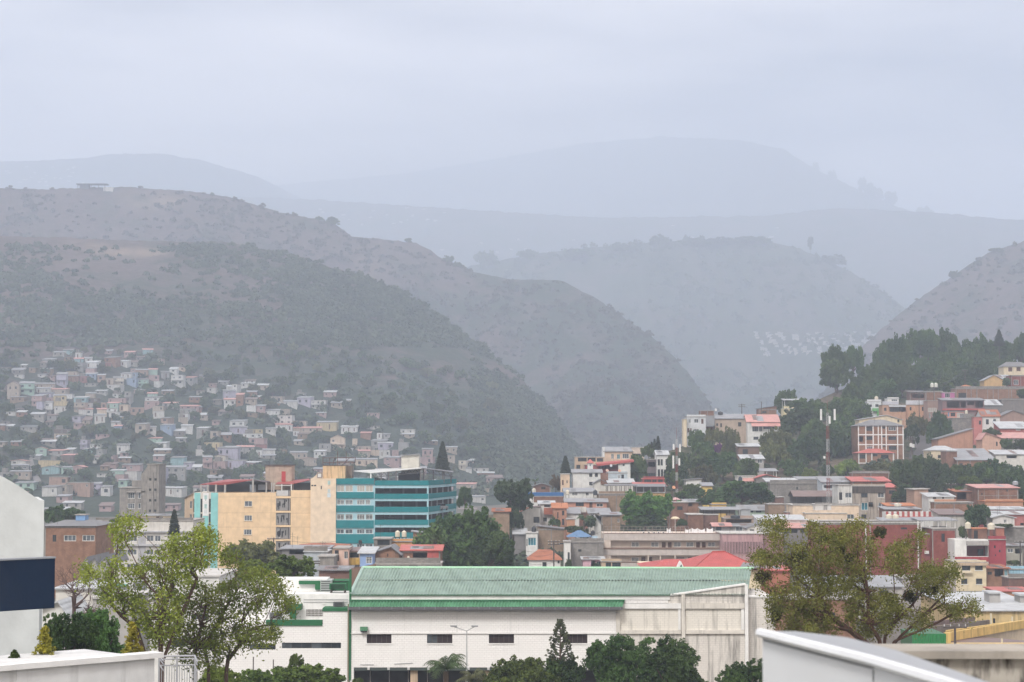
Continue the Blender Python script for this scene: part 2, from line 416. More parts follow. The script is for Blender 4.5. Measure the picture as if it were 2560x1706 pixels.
def wood_mat(name, a, b_, sc):
    m, t, b = new_mat(name); b.inputs['Roughness'].default_value = .8; b.inputs['Specular IOR Level'].default_value = .15
    v = N(t, 'ShaderNodeVertexColor', _layer_name='tint'); c = t.nodes.new('ShaderNodeTexCoord'); n = noise_(t, c.outputs['Object'], sc, 4, .6)
    ad = N(t, 'ShaderNodeMath', _operation='ADD'); L(t, v.outputs[0], ad.inputs[0]); L(t, rng_(t, n, .35, .65, -.5, .5), ad.inputs[1])
    L(t, mixc(t, rng_(t, ad.outputs[0], -.2, 1.2, 0, 1), a, b_), b.inputs['Base Color']); return m
M_wood = wood_mat('wood_leaves', (.036, .052, .032), (.092, .118, .07), .02)
M_scrub = wood_mat('scrub_leaves', (.05, .046, .042), (.095, .088, .072), .02)
pts = hill_pts('near', 8500, lambda x, y, p: (y < 1240 and fbm(p[0], p[1], 150) + .35 * fbm(p[0], p[1], 30) + RNG.normal() * .3 > -.2 + max(0, min(.75, (800 - y) / 200)) * max(0, min(1, (900 - x) / 400)) - (.1 if x > 700 else 0)
      and not (y > 870 and x < 1180 and RNG.uniform() < .95) and y > 615))
scatter('hillside_wood', 'green wood of low trees covering the near left hillside', 'wood', pts, RNG.uniform(1.6, 4.4, len(pts)), M_wood)
pts = hill_pts('ridge', 5200, lambda x, y, p: y < 1200 and fbm(p[0], p[1], 200) + RNG.normal() * .3 > -.1)
scatter('ridge_scrub', 'dark scrub on the long ridge behind the settled hill', 'scrub', pts, RNG.uniform(2., 5., len(pts)), M_scrub)
pts = hill_pts('right', 900, lambda x, y, p: True)
scatter('hill_scrub', 'scrub on the brown hill at the right edge', 'scrub', pts, RNG.uniform(2., 5., len(pts)), M_scrub)
pts = hill_pts('cross', 2600, lambda x, y, p: fbm(p[0], p[1], 300) > -.2)
scatter('valley_wood', 'hazy wood on the low hill across the valley', 'wood', pts, RNG.uniform(5., 10., len(pts)), M_wood, 26)
pts = hill_pts('town', 500, lambda x, y, p: y > 900, .05, .98)
scatter('ground_cover', 'low bushes between the houses of the right hillside', 'bushes', pts, RNG.uniform(.8, 2.2, len(pts)), M_wood)

# ---------------------------------------------------------------- the air: one even haze round the whole scene
hz, t, b = new_mat('haze'); t.nodes.remove(b)
pv = N(t, 'ShaderNodeVolumePrincipled', Density=HAZE)
pv.inputs['Color'].default_value = (.74, .838, 1.0, 1)
pv.inputs['Anisotropy'].default_value = .1
L(t, pv.outputs[0], t.nodes['Material Output'].inputs['Volume'])
zt = max(v[0][..., 2].max() for v in HILLS.values()) + 15
g = MB().box(-6000, 6000, -300, 13700, -4.5, zt)
tag(ob('haze', g, hz), 'pale grey rain haze filling the valley', 'haze', kind='stuff')
# ---------------------------------------------------------------- building kit
ZONES = {'f': (0, 0, 1), 'A': (0, 840, 3.92), 'B': (560, 940, 3.18), 'C': (0, 1130, 2.722), 'D': (560, 1380, 3.677), 'E': (1160, 1380, 3.096),
         'T': (460, 1100, 3.268), 'h3': (1240, 1090, 4.481), 'h4': (1640, 960, 4.6125), 'h5': (2060, 820, 4.356), 'h6': (2060, 1140, 4.706),
         'h7': (1680, 1200, 4.525), 'r': (1880, 1280, 3.46), 'q': (2360, 1480, 9.8), 's': (2300, 1000, 8.71), 'P': (840, 1130, 7.353), 'O': (480, 1160, 7.353)}
def zx(z, x): a = ZONES[z]; return a[0] + x / a[2]
def zy(z, y): a = ZONES[z]; return a[1] + y / a[2]

CLR = dict(white=(.68, .68, .66), offwhite=(.62, .6, .56), cream=(.68, .58, .42), grey=(.36, .35, .34), dgrey=(.2, .19, .19), pink=(.52, .28, .27), salmon=(.5, .26, .16),
           yellow=(.68, .5, .16), blue=(.2, .36, .62), aqua=(.2, .5, .55), mint=(.3, .58, .44), lav=(.45, .4, .58), red=(.42, .1, .09), tan=(.5, .38, .27), peach=(.74, .52, .32),
           brown=(.2, .13, .1), green=(.16, .45, .16), magenta=(.5, .16, .34), orange=(.62, .27, .1), lblue=(.45, .6, .72))
BRK = (.28, .135, .085)
def wm(c, dirt=.45):
    """wall material by short name"""
    if c == 'brick': return mat('brick', BRK, .35, (.2, .095, .06))
    if c == 'brick2': return mat('brick', (.34, .17, .095), .4, (.25, .12, .07))
    if c == 'dbrick': return mat('brick', (.24, .12, .09), .4, (.16, .085, .065))
    if c == 'rbrick': return mat('brick', (.3, .055, .033), .3, (.23, .04, .026))
    if c == 'tbrick': return mat('brick', (.36, .25, .165), .45, (.27, .18, .12))
    if c == 'block': return mat('block', (.3, .28, .26), .5)
    if c == 'lblock': return mat('block', (.45, .43, .4), .45)
    if c == 'conc': return mat('concrete', (.3, .28, .26), .8)
    return mat('plaster', CLR[c] if isinstance(c, str) else c, dirt)
ROOF = {'tin': ((.3, .31, .33), .5), 'wtin': ((.5, .52, .54), .3), 'rtin': ((.5, .13, .11), .2), 'ptin': ((.58, .3, .27), .2), 'rust': ((.2, .14, .13), .8),
        'dtin': ((.2, .2, .21), .4), 'btin': ((.1, .2, .36), .2), 'gtin': ((.12, .3, .2), .2)}
def rmat(r):
    if r == 'tile': return mat('tile', (.38, .15, .09), .5)
    if r == 'otile': return mat('tile', (.5, .2, .1), .3)
    if r == 'slab': return mat('concrete', (.38, .36, .34), .6)
    if r == 'wslab': return mat('plaster', (.52, .51, .49), .7)
    c, d = ROOF[r]; return mat('tin', c, d)
GLASS = mat('glass', (.018, .022, .026)); GLASS2 = mat('glass', (.06, .07, .08)); CURT = mat('plain', (.42, .39, .35)); DARK = mat('plain', (.025, .024, .026))
TEALG = mat('glass', (.02, .1, .13))
WFRAME = mat('plain', (.7, .7, .68)); DFRAME = mat('plain', (.08, .07, .065)); WOOD = mat('plain', (.11, .055, .04)); REDP = mat('plain', (.4, .05, .05)); STEEL = mat('metal', (.42, .43, .44))

class Bl:
    """a thing whose front runs from pixel px0 to px1; local x along the front, y to the back, z up, in metres"""
    def __init__(s, name, label, cat, px0, px1, py0, py1, D, dep=8., yaw=0., group=None):
        s.D = D; s.yaw = math.radians(yaw); s.c, s.s = math.cos(s.yaw), math.sin(s.yaw)
        o = P(px0, py1, D); s.o = o; s.e = ob(name, None, loc=o, rz=s.yaw); tag(s.e, label, cat, group)
        s.py1 = py1; s.W = s.X(px1); s.H = s.Z(py0); s.dep = dep
    def X(s, px):
        r = ray(px, s.py1); u = r.x / r.y
        return (u * s.D - s.o.x) / (s.c - u * s.s)
    def Z(s, py, x=0., y=0.):
        yw = s.D + x * s.s + y * s.c
        return P(1280, py, yw).z - s.o.z
    def R(s, z, r):
        """rectangle in zone pixels -> local x0, x1, z0, z1"""
        x0 = s.X(zx(z, r[0])); x1 = s.X(zx(z, r[2])); return x0, x1, s.Z(zy(z, r[3]), x0), s.Z(zy(z, r[1]), x0)
    def pt(s, z, X, Y, y=0.):
        """zone pixel at local depth y -> local point"""
        px, py = zx(z, X), zy(z, Y)
        yy = s.D
        for _ in range(3):
            p = P(px, py, yy); dx, dy = p.x - s.o.x, p.y - s.o.y
            ly = -dx * s.s + dy * s.c; yy += (y - ly) / max(.2, s.c)
        p = P(px, py, yy); dx, dy = p.x - s.o.x, p.y - s.o.y
        return (dx * s.c + dy * s.s, -dx * s.s + dy * s.c, p.z - s.o.z)
    def part(s, name, mb, m, parent=None): return ob(name, mb, m, parent or s.e)
    def box(s, name, z, r, m, y0, y1, parent=None):
        x0, x1, z0, z1 = s.R(z, r); return s.part(name, MB().box(x0, x1, y0, y1, z0, z1), m, parent)

def holes_face(mb, x0, x1, z0, z1, holes, y=0., t=.18):
    """a front face at depth y with rectangular openings and their reveals"""
    hs = [(max(x0, a), min(x1, b), max(z0, c), min(z1, d)) for a, b, c, d in holes]; hs = [h for h in hs if h[1] - h[0] > .05 and h[3] - h[2] > .05]
    xs = sorted({x0, x1, *[h[0] for h in hs], *[h[1] for h in hs]}); zs = sorted({z0, z1, *[h[2] for h in hs], *[h[3] for h in hs]})
    for i in range(len(xs) - 1):
        for j in range(len(zs) - 1):
            cx, cz = (xs[i] + xs[i+1]) / 2, (zs[j] + zs[j+1]) / 2
            if any(h[0] < cx < h[1] and h[2] < cz < h[3] for h in hs): continue
            mb.quad((xs[i], y, zs[j]), (xs[i+1], y, zs[j]), (xs[i+1], y, zs[j+1]), (xs[i], y, zs[j+1]))
    for a, b, c, d in hs:
        mb.quad((a, y, c), (a, y+t, c), (a, y+t, d), (a, y, d)); mb.quad((b, y+t, c), (b, y, c), (b, y, d), (b, y+t, d))
        mb.quad((a, y, c), (b, y, c), (b, y+t, c), (a, y+t, c)); mb.quad((a, y+t, d), (b, y+t, d), (b, y, d), (a, y, d))
    return hs
def shell(mb, x0, x1, y1, z0, z1, y0=0., top=True):
    mb.quad((x0, y1, z0), (x0, y0, z0), (x0, y0, z1), (x0, y1, z1)); mb.quad((x1, y0, z0), (x1, y1, z0), (x1, y1, z1), (x1, y0, z1))
    mb.quad((x1, y1, z0), (x0, y1, z0), (x0, y1, z1), (x1, y1, z1))
    if top: mb.quad((x0, y0, z1), (x1, y0, z1), (x1, y1, z1), (x0, y1, z1))
def window(b, h, style='', y=.1, parent=None):
    """a window or door in the opening h = x0,x1,z0,z1"""
    x0, x1, z0, z1 = h; w_, hh = x1 - x0, z1 - z0
    if style == 'o': return
    if style in ('D', 'r', 'W', 'B', 'k'):
        d = b.part('door', MB().box(x0, x1, y, y + .06, z0, z1), {'D': WOOD, 'r': REDP, 'W': WFRAME, 'B': mat('plain', (.1, .25, .4)), 'k': DARK}[style], parent)
        return d
    if style == 'd' or w_ < .35 or hh < .35:
        return b.part('window', MB().box(x0, x1, y, y + .04, z0, z1), GLASS, parent)
    fm = DFRAME if 'b' in style else WFRAME
    f = min(.09, w_ * .09); mb = MB()
    mb.box(x0, x1, y - .03, y + .05, z0, z0 + f).box(x0, x1, y - .03, y + .05, z1 - f, z1).box(x0, x0 + f, y - .03, y + .05, z0 + f, z1 - f).box(x1 - f, x1, y - .03, y + .05, z0 + f, z1 - f)
    n = 1 if w_ < 1.6 else (2 if w_ < 2.6 else 3)
    for k in range(1, n + 1):
        xm = x0 + w_ * k / (n + 1); mb.box(xm - .03, xm + .03, y - .025, y + .05, z0 + f, z1 - f)
    if 'x' in style:
        for k in range(1, 4): zz = z0 + hh * k / 4; mb.box(x0 + f, x1 - f, y - .02, y + .04, zz - .03, zz + .03)
    wd = b.part('window', mb, fm, parent)
    b.part('pane', MB().box(x0 + f, x1 - f, y + .015, y + .03, z0 + f, z1 - f), CURT if 'c' in style else (TEALG if 't' in style else (GLASS2 if 'l' in style else GLASS)), wd)
    return wd
def roof(b, spec, x0, x1, z1, y0=0., y1=None, oh=.4, th=.14, parent=None):
    """roofs: ('flat', mat) ('shed', z_back, mat) ('gable', z_ridge, mat) ('gfront', x_apex, z_apex, mat) ('hip', z_ridge, inset, mat) ('shedx', z_left, z_right, mat)"""
    y1 = b.dep if y1 is None else y1; k = spec[0]; m = rmat(spec[-1]); mb = MB(); e = .004
    if k == 'flat':
        mb.box(x0 - oh*.4, x1 + oh*.4, y0 - oh*.5, y1 + oh*.3, z1 + e, z1 + .18)
    elif k == 'shed':
        zb = spec[1]; s = (zb - z1) / (y1 - y0)
        mb.slab([(x0-oh, y0-oh, z1-oh*s+th), (x1+oh, y0-oh, z1-oh*s+th), (x1+oh, y1+oh, zb+oh*s+th), (x0-oh, y1+oh, zb+oh*s+th)], th)
    elif k == 'shedx':
        za, zb = spec[1], spec[2]
        mb.slab([(x0-oh, y0-oh, za+th), (x1+oh, y0-oh, zb+th), (x1+oh, y1+oh, zb+th), (x0-oh, y1+oh, za+th)], th)
    elif k == 'gable':
        zr = spec[1]; ym = (y0 + y1) / 2; s = (zr - z1) / (ym - y0)
        mb.slab([(x0-oh, y0-oh, z1-oh*s+th), (x1+oh, y0-oh, z1-oh*s+th), (x1+oh, ym, zr+th), (x0-oh, ym, zr+th)], th)
        mb.slab([(x0-oh, ym, zr+th), (x1+oh, ym, zr+th), (x1+oh, y1+oh, z1-oh*s+th), (x0-oh, y1+oh, z1-oh*s+th)], th)
    elif k == 'gfront':
        xa, za = spec[1], spec[2]; sl = (za - z1) / max(.3, xa - x0); sr = (za - z1) / max(.3, x1 - xa)
        mb.slab([(x0-oh, y0-oh, z1-oh*sl+th), (xa, y0-oh, za+th), (xa, y1+oh, za+th), (x0-oh, y1+oh, z1-oh*sl+th)], th)
        mb.slab([(xa, y0-oh, za+th), (x1+oh, y0-oh, z1-oh*sr+th), (x1+oh, y1+oh, z1-oh*sr+th), (xa, y1+oh, za+th)], th)
    elif k == 'hip':
        zr, ins = spec[1], spec[2]; ym = (y0 + y1) / 2; zz = z1 + .01
        A, B_, C_, D_ = (x0-oh, y0-oh, zz), (x1+oh, y0-oh, zz), (x1+oh, y1+oh, zz), (x0-oh, y1+oh, zz); E_, F_ = (x0+ins, ym, zr), (x1-ins, ym, zr)
        mb.add([A, B_, C_, D_, E_, F_], [(0, 1, 5, 4), (1, 2, 5), (2, 3, 4, 5), (3, 0, 4), (3, 2, 1, 0)])
    return b.part('roof', mb, m, parent)

ALLB = []          # (px0, py0, px1, py1) of everything built, for keeping trees off facades
def house(z, label, r, wall, rf=('flat', 'slab'), wins=(), D=None, dep=8., yaw=0., name='house', cat='house', group=None, found=3., dirt=.45, ap=None, key='town', frame=None):
    """r: X0, Y0 (eaves), X1, Y1 (foot) in zone pixels. rf rows/columns in zone pixels. wins: (X0, Y0, X1, Y1, style)"""
    px0, px1, py0, py1 = zx(z, r[0]), zx(z, r[2]), zy(z, r[1]), zy(z, r[3])
    if D is None:
        h = on_hill(key, (px0 + px1) / 2, py1); D = h.y if h else 420.
    b = Bl(name, label, cat, px0, px1, py0, py1, D, dep, yaw, group); ALLB.append((px0, py0 - 6, px1, py1))
    hs = []; mb = MB()
    for w_ in wins: hs.append(b.R(z, w_))
    b.hs = hs
    holes_face(mb, 0, b.W, -found, b.H, hs); shell(mb, 0, b.W, dep, -found, b.H)
    k = rf[0]
    if k == 'gfront':
        xa, za = b.X(zx(z, rf[1])), b.Z(zy(z, rf[2]))
        mb.add([(0, 0, b.H), (b.W, 0, b.H), (xa, 0, za), (0, dep, b.H), (b.W, dep, b.H), (xa, dep, za)], [(0, 1, 2), (5, 4, 3)]); rf = (k, xa, za, rf[-1])
    elif k == 'gable':
        zr = b.Z(zy(z, rf[1]), 0, dep / 2); ym = dep / 2
        mb.add([(0, 0, b.H), (0, dep, b.H), (0, ym, zr), (b.W, 0, b.H), (b.W, dep, b.H), (b.W, ym, zr)], [(1, 0, 2), (3, 4, 5)]); rf = (k, zr, rf[-1])
    elif k == 'shed':
        zb = b.Z(zy(z, rf[1]), 0, dep)
        mb.add([(0, 0, b.H), (0, dep, b.H), (0, dep, zb), (b.W, 0, b.H), (b.W, dep, b.H), (b.W, dep, zb)], [(1, 0, 2), (3, 4, 5), (1, 2, 5, 4)]); rf = (k, zb, rf[-1])
    elif k == 'shedx':
        za, zb = b.Z(zy(z, rf[1])), b.Z(zy(z, rf[2]), b.W)
        mb.add([(0, 0, b.H), (b.W, 0, b.H), (b.W, 0, zb), (0, 0, za), (0, dep, b.H), (b.W, dep, b.H), (b.W, dep, zb), (0, dep, za)], [(0, 1, 2, 3), (5, 4, 7, 6), (4, 0, 3, 7), (1, 5, 6, 2)]); rf = (k, za, zb, rf[-1])
    elif k == 'hip':
        zr = b.Z(zy(z, rf[1]), 0, dep / 2); rf = (k, zr, min(b.W * .45, rf[2] * b.W), rf[-1])
    b.part('wall', mb, wm(wall, dirt))
    for w_, h in zip(wins, hs):
        window(b, h, w_[4] if len(w_) > 4 else '')
        if frame and (len(w_) < 5 or w_[4] in ('', 'l', 'b', 'c')):
            b.part('sill', MB().box(h[0] - .1, h[1] + .1, -.08, .02, h[2] - .12, h[2] - .002), WFRAME)
    if k != 'none': roof(b, rf, 0, b.W, b.H)
    if 255 < D < 800: weather(b, wall, k, rf, wins)
    return b
WR = random.Random(99)
def weather(b, wall, k, rf, wins):
    """tie beams, parapets with bare rebar, patched sheets and aerials that every house here has"""
    if isinstance(wall, str) and 'brick' in wall and b.W > 4:
        n = max(2, int(b.W / WR.uniform(3, 4.5)))
        for i in range(n + 1):
            x = min(b.W - .25, b.W * i / n)
            if not any(h[0] < x + .22 and x < h[1] for h in b.hs): b.part('tie_column', MB().box(x, x + .22, -.025, -.002, -3, b.H - .01), wm('conc'))
        if b.H > 2.5: b.part('tie_beam', MB().box(0, b.W, -.035, -.0255, b.H - .3, b.H - .012), wm('conc'))
    if k == 'flat' and b.W > 3:
        if WR.random() < .5: b.part('parapet', MB().box(0, b.W, .0, .15, b.H + .182, b.H + WR.uniform(.4, .9)), wm(wall) if WR.random() < .6 else wm('block'))
        for i in range(WR.randrange(0, 4)): x = WR.uniform(.2, b.W - .2); y = WR.uniform(.3, 3); b.part('rebar', MB().bar((x, y, b.H), (x + WR.uniform(-.1, .1), y, b.H + WR.uniform(.8, 1.6)), .022, 3), DFRAME)
    if k in ('shed', 'gable') and b.W > 3:
        zr = rf[1]; yb = b.dep if k == 'shed' else b.dep / 2; s = (zr - b.H) / yb
        for i in range(WR.randrange(1, 4)):
            w_ = WR.uniform(.9, 2.2); x = WR.uniform(0, max(.1, b.W - w_)); y0 = WR.uniform(-.35, yb * .3); y1 = WR.uniform(yb * .5, yb * .95); z = b.H + .14 + .03
            b.part('roof_sheet', MB().slab([(x, y0, z + y0 * s), (x + w_, y0, z + y0 * s), (x + w_, y1, z + y1 * s), (x, y1, z + y1 * s)], .025), rmat(WR.choice(['rust', 'dtin', 'tin', rf[-1]])))
    if WR.random() < .3: x = WR.uniform(.3, b.W - .3); h_ = WR.uniform(1.5, 3); b.part('aerial', MB().bar((x, 2, b.H), (x, 2, b.H + h_), .025, 3).bar((x - .5, 2, b.H + h_ * .9), (x + .5, 2, b.H + h_ * .9), .015, 3).bar((x - .35, 2, b.H + h_ * .75), (x + .35, 2, b.H + h_ * .75), .015, 3), DFRAME)

def tank(label, px, py, D, hpx, c=(.62, .57, .46), wpx=None, group=None, legs=0.):
    """a round roof water tank standing at a pixel; legs: height of its stand in px"""
    k = D / F; hh = hpx * k; r_ = (wpx or hpx * .8) * k / 2; m = mat('metal', c, rough=.6)
    o = ob('water_tank', None, loc=P(px, py, D)); tag(o, label, 'water tank', group); lz = legs * k
    ob('body', MB().lathe([(r_*.96, lz), (r_, lz + .05), (r_, lz + hh*.3), (r_*.97, lz + hh*.32), (r_, lz + hh*.36), (r_, lz + hh*.7), (r_*.93, lz + hh*.78), (r_*.5, lz + hh*.92), (r_*.32, lz + hh*.93)], n=14), m, o)
    ob('lid', MB().lathe([(r_*.34, lz + hh*.93), (r_*.34, lz + hh), (r_*.1, lz + hh*1.02)], n=10), m, o)
    if legs:
        for sx in (-1, 1):
            for sy in (-1, 1): ob('leg', MB().bar((sx*r_*.8, sy*r_*.8, 0), (sx*r_*.8, sy*r_*.8, lz), .05), DFRAME, o)
        ob('platform', MB().box(-r_, r_, -r_, r_, lz - .08, lz - .004), DFRAME, o)
    return o
def post_roof(z, label, r, Yb, D, dep, rf, m='tin', posts=4, name='canopy', cat='canopy', pm=None, back=None, yaw=0, group=None):
    """an open shelter: posts and a roof; r = X0, Y(eaves), X1, Y(foot)"""
    b = Bl(name, label, cat, zx(z, r[0]), zx(z, r[2]), zy(z, r[1]), zy(z, r[3]), D, dep, yaw, group)
    pm = pm or STEEL
    for k in range(posts):
        x = .1 + (b.W - .2) * k / (posts - 1)
        for y in (.1, dep - .1): b.part('post', MB().box(x - .07, x + .07, y - .07, y + .07, -.5, b.H), pm)
    if back is not None: b.part('back_wall', MB().box(0, b.W, dep - .3, dep - .15, 0, b.H), wm(back))
    if rf == 'shed': roof(b, ('shed', b.Z(zy(z, Yb), 0, dep), m), 0, b.W, b.H)
    elif rf == 'gfront': roof(b, ('gfront', b.X(zx(z, Yb[0])), b.Z(zy(z, Yb[1])), m), 0, b.W, b.H)
    elif rf == 'gable': roof(b, ('gable', b.Z(zy(z, Yb), 0, dep / 2), m), 0, b.W, b.H)
    elif rf == 'hip': roof(b, ('hip', b.Z(zy(z, Yb), 0, dep / 2), b.W * .42, m), 0, b.W, b.H)
    return b
# ---------------------------------------------------------------- trees
def leaves(cent, rad, per, size, up=.35, droop=0., seed=1, flat=1.):
    """diamond leaf faces spread round clump centres"""
    g = np.random.default_rng(seed); n = len(cent) * per
    c = np.repeat(cent, per, 0); r = np.repeat(rad, per)[:, None]
    d = g.normal(size=(n, 3)); d /= np.linalg.norm(d, axis=1)[:, None]
    q = d * g.uniform(.25, 1, (n, 1)) ** .6 * r; q[:, 2] *= flat; q[:, 2] -= droop * np.abs(g.normal(size=n)) * r[:, 0]
    p = c + q
    nrm = d * .8 + g.normal(size=(n, 3)) * .7; nrm[:, 2] += up; nrm /= np.linalg.norm(nrm, axis=1)[:, None]
    t = np.cross(nrm, g.normal(size=(n, 3))); t /= np.linalg.norm(t, axis=1)[:, None]; b_ = np.cross(nrm, t)
    s = (size * g.uniform(.6, 1.35, n))[:, None]
    V = np.stack([p - t*s, p - b_*s*.55, p + t*s, p + b_*s*.55], 1).reshape(-1, 3)
    return V, np.arange(len(V)).reshape(-1, 4)
def crown_mesh(seed, nclump, per, leaf, shape='round', cr=1.):
    """crown fitted to a box: radius 1, z from 0 to 1; several overlapping boughs, each a cloud of leaf clumps"""
    g = np.random.default_rng(seed); C = []; R = []; bo = []; nb_ = {'round': 9, 'flat': 11, 'tall': 8}[shape]
    for k in range(nb_):
        a = 6.28 * k / nb_ + g.uniform(-.5, .5); r_ = g.uniform(.4, .7) if k % 3 else g.uniform(.15, .5); z_ = (g.uniform(.28, .58) if k % 3 else g.uniform(.5, .6)) * (1.25 if shape == 'tall' else 1)
        bo.append((np.array([r_*math.cos(a), r_*math.sin(a), z_ * 1.75]), g.uniform(.26, .42) * (1. if k % 3 else 1.2)))
    while len(C) < nclump:
        c, q = bo[g.integers(nb_)]; d = g.normal(size=3); d /= np.linalg.norm(d)
        if d[2] < -.6: continue
        C.append(c + d * q * g.uniform(.5, 1.08) * np.array([1, 1, .9])); R.append(g.uniform(.07, .15) * cr)
    V, Fq = leaves(np.array(C), np.array(R), per, leaf * 1.15, seed=seed + 50)
    lo, hi = np.percentile(V, .4, axis=0), np.percentile(V, 99.6, axis=0); V = (V - (lo + hi) / 2) / ((hi - lo) / 2); V[:, 2] = (V[:, 2] + 1) / 2
    return npmesh('crown', V, Fq)
def trunk_mesh(seed, lean=.06):
    """trunk of unit height"""
    mb = MB(); n = 5
    pts = [Vector((lean * math.sin(k * 1.3 + seed) * k * (n - k) / 6, lean * math.cos(k + seed) * k * (n - k) / 6, k / n)) for k in range(n + 1)]; pts[0] = Vector((0, 0, -.06))
    for k in range(n): mb.bar(pts[k], pts[k+1], .1 * (1 - .09 * k), 7, .1 * (1 - .09 * (k + 1)))
    return mb.mesh('trunk')
def limb_mesh(seed):
    """limbs inside a crown of radius 1 and height 1.4"""
    g = np.random.default_rng(seed); mb = MB()
    for k in range(9):
        t = 6.28 * k / 9 + g.uniform(0, .6); r_ = g.uniform(.25, .7); e = Vector((math.cos(t) * r_, math.sin(t) * r_, g.uniform(.35, .75))); mid = Vector((0, 0, .12)).lerp(e, .5) + Vector((0, 0, -.05))
        mb.bar((0, 0, .08), mid, .035, 5, .022); mb.bar(mid, e, .022, 5, .008)
    return mb.mesh('branches')
BARK = mat('bark', (.12, .085, .065)); BARKD = mat('bark', (.06, .04, .035))
TR_T = [trunk_mesh(i) for i in range(4)]
TR_L = [limb_mesh(i) for i in range(3)]
for m_ in TR_T + TR_L: m_.materials.append(BARK)
KIT = {}
def kit(kind):
    if kind in KIT: return KIT[kind]
    n, size, shape, col, c2, sc = {
        'far': (90, 14, 'round', (.04, .066, .022), (.1, .14, .045), 1.2), 'mid': (220, 26, 'round', (.035, .068, .018), (.1, .16, .04), .9),
        'dark': (240, 30, 'round', (.022, .053, .016), (.066, .12, .034), .7), 'lime': (200, 30, 'round', (.085, .13, .02), (.2, .26, .045), .8),
        'bright': (280, 34, 'flat', (.03, .095, .013), (.09, .2, .03), .7), 'olive': (170, 26, 'round', (.07, .08, .024), (.15, .16, .05), .8),
        'big': (520, 44, 'round', (.026, .064, .016), (.085, .145, .036), .8), 'bush': (200, 40, 'round', (.045, .085, .014), (.13, .2, .035), .8), 'tall': (180, 30, 'tall', (.03, .055, .018), (.075, .11, .03), .9),
        'near': (850, 46, 'round', (.02, .055, .013), (.075, .15, .032), .55), 'hedge': (700, 48, 'flat', (.045, .085, .012), (.13, .19, .035), .7), 'brownish': (160, 26, 'round', (.08, .055, .035), (.15, .11, .06), .8), 'purple': (80, 20, 'round', (.15, .03, .16), (.24, .07, .24), .9)}[kind]
    leaf_ = {'far': .12, 'mid': .075, 'dark': .065, 'lime': .065, 'bright': .055, 'olive': .07, 'big': .042, 'bush': .05, 'tall': .075, 'hedge': .028, 'near': .022, 'brownish': .07, 'purple': .1}[kind]
    ms = []
    for i in range(5 if kind in ('far', 'mid', 'dark') else 3):
        me = crown_mesh(hash_(kind) + i, n, size, leaf_, shape, {'near': .5, 'hedge': .6, 'bush': .8, 'big': .75}.get(kind, 1.)); me.materials.append(mat('leaf', col, sc, c2)); ms.append(me)
    KIT[kind] = ms; return ms
def hash_(s): return sum(ord(ch) * (i + 3) for i, ch in enumerate(s)) % 997
_tn = [0]
def tree(z, label, r, D=None, kind='mid', group=None, key='town', cat='tree', name='tree', px_trunk=None, foot=None):
    """r: box of the crown in zone pixels; the trunk stands on the ground below it"""
    x0, y0, x1, y1 = zx(z, r[0]), zy(z, r[1]), zx(z, r[2]), zy(z, r[3]); cx = (x0 + x1) / 2
    if D is None:
        h = on_hill(key, cx, foot or y1 + 4); D = h.y if h else 430.
    top = P(cx, y0, D); bot = P(cx, y1, D); zg = drop(key, top.x, D)
    if bot.z < zg + .3: zg = bot.z - .3
    rad = (x1 - x0) / 2 * D / F; hh = top.z - bot.z; th = bot.z - zg
    k = _tn[0]; _tn[0] += 1
    o = ob(name, None, loc=(top.x, D, zg)); tag(o, label, cat, group)
    ms = kit(kind); c = ob('crown', ms[k % len(ms)], None, o); c.location = (0, 0, th); c.scale = (rad, rad, hh); c.rotation_euler = (0, 0, k * 2.4)
    t = ob('trunk', TR_T[k % 4], None, o); tw = max(.9, rad * .7); t.scale = (tw, tw, th + hh * .12); l_ = ob('branches', TR_L[k % 3], None, o); l_.location = c.location; l_.scale = c.scale; l_.rotation_euler = c.rotation_euler
    return o
def conifer(z, label, X, Y0, X1w, Y1, D, sparse=False, group=None, key='town', layers=22, name='conifer'):
    """Norfolk pine: a straight stem with whorls of drooping branches; X column of the stem, X1w half width, Y0 top, Y1 lowest whorl"""
    px, py0, py1 = zx(z, X), zy(z, Y0), zy(z, Y1); top = P(px, py0, D); bot = P(px, py1, D); zg = min(drop(key, top.x, D), bot.z - .5)
    R_ = X1w / ZONES[z][2] * D / F; hh = top.z - bot.z; o = ob(name, None, loc=(top.x, D, zg)); tag(o, label, 'conifer', group)
    H_ = top.z - zg; g = np.random.default_rng(int(px)); ob('trunk', MB().bar((0, 0, -.3), (0, 0, H_), .22, 7, .03), BARK, o)
    C = []; Rr = []; mb = MB()
    for i in range(layers):
        f = (i + .5) / layers; zz = (bot.z - zg) + hh * f; rr = R_ * (1 - f) ** (.8 if not sparse else .9) + .12; nb_ = 5 if sparse else 9
        for k in range(nb_):
            t = 6.28 * (k + g.uniform(-.25, .25)) / nb_ + i; L_ = rr * g.uniform(.8, 1.1); e = Vector((math.cos(t) * L_, math.sin(t) * L_, zz + (L_ * .25 if sparse else -L_ * .12)))
            mb.bar((0, 0, zz), e, .035, 3, .015)
            for q in np.linspace(.7 if sparse else .25, 1, 2 if sparse else 5): C.append((e.x*q, e.y*q, zz + (e.z - zz)*q)); Rr.append(.1 if sparse else rr * .15 + .08)
    ob('branches', mb, BARKD, o)
    V, Fq = leaves(np.array(C), np.array(Rr), 10 if sparse else 14, .11 if sparse else max(.1, hh * .02), up=.3, seed=int(px) + 5)
    ob('crown', npmesh('crown', V, Fq), mat('leaf', (.05, .06, .03) if sparse else (.03, .045, .028), .8, (.1, .11, .06) if sparse else (.06, .08, .045)), o)
    return o
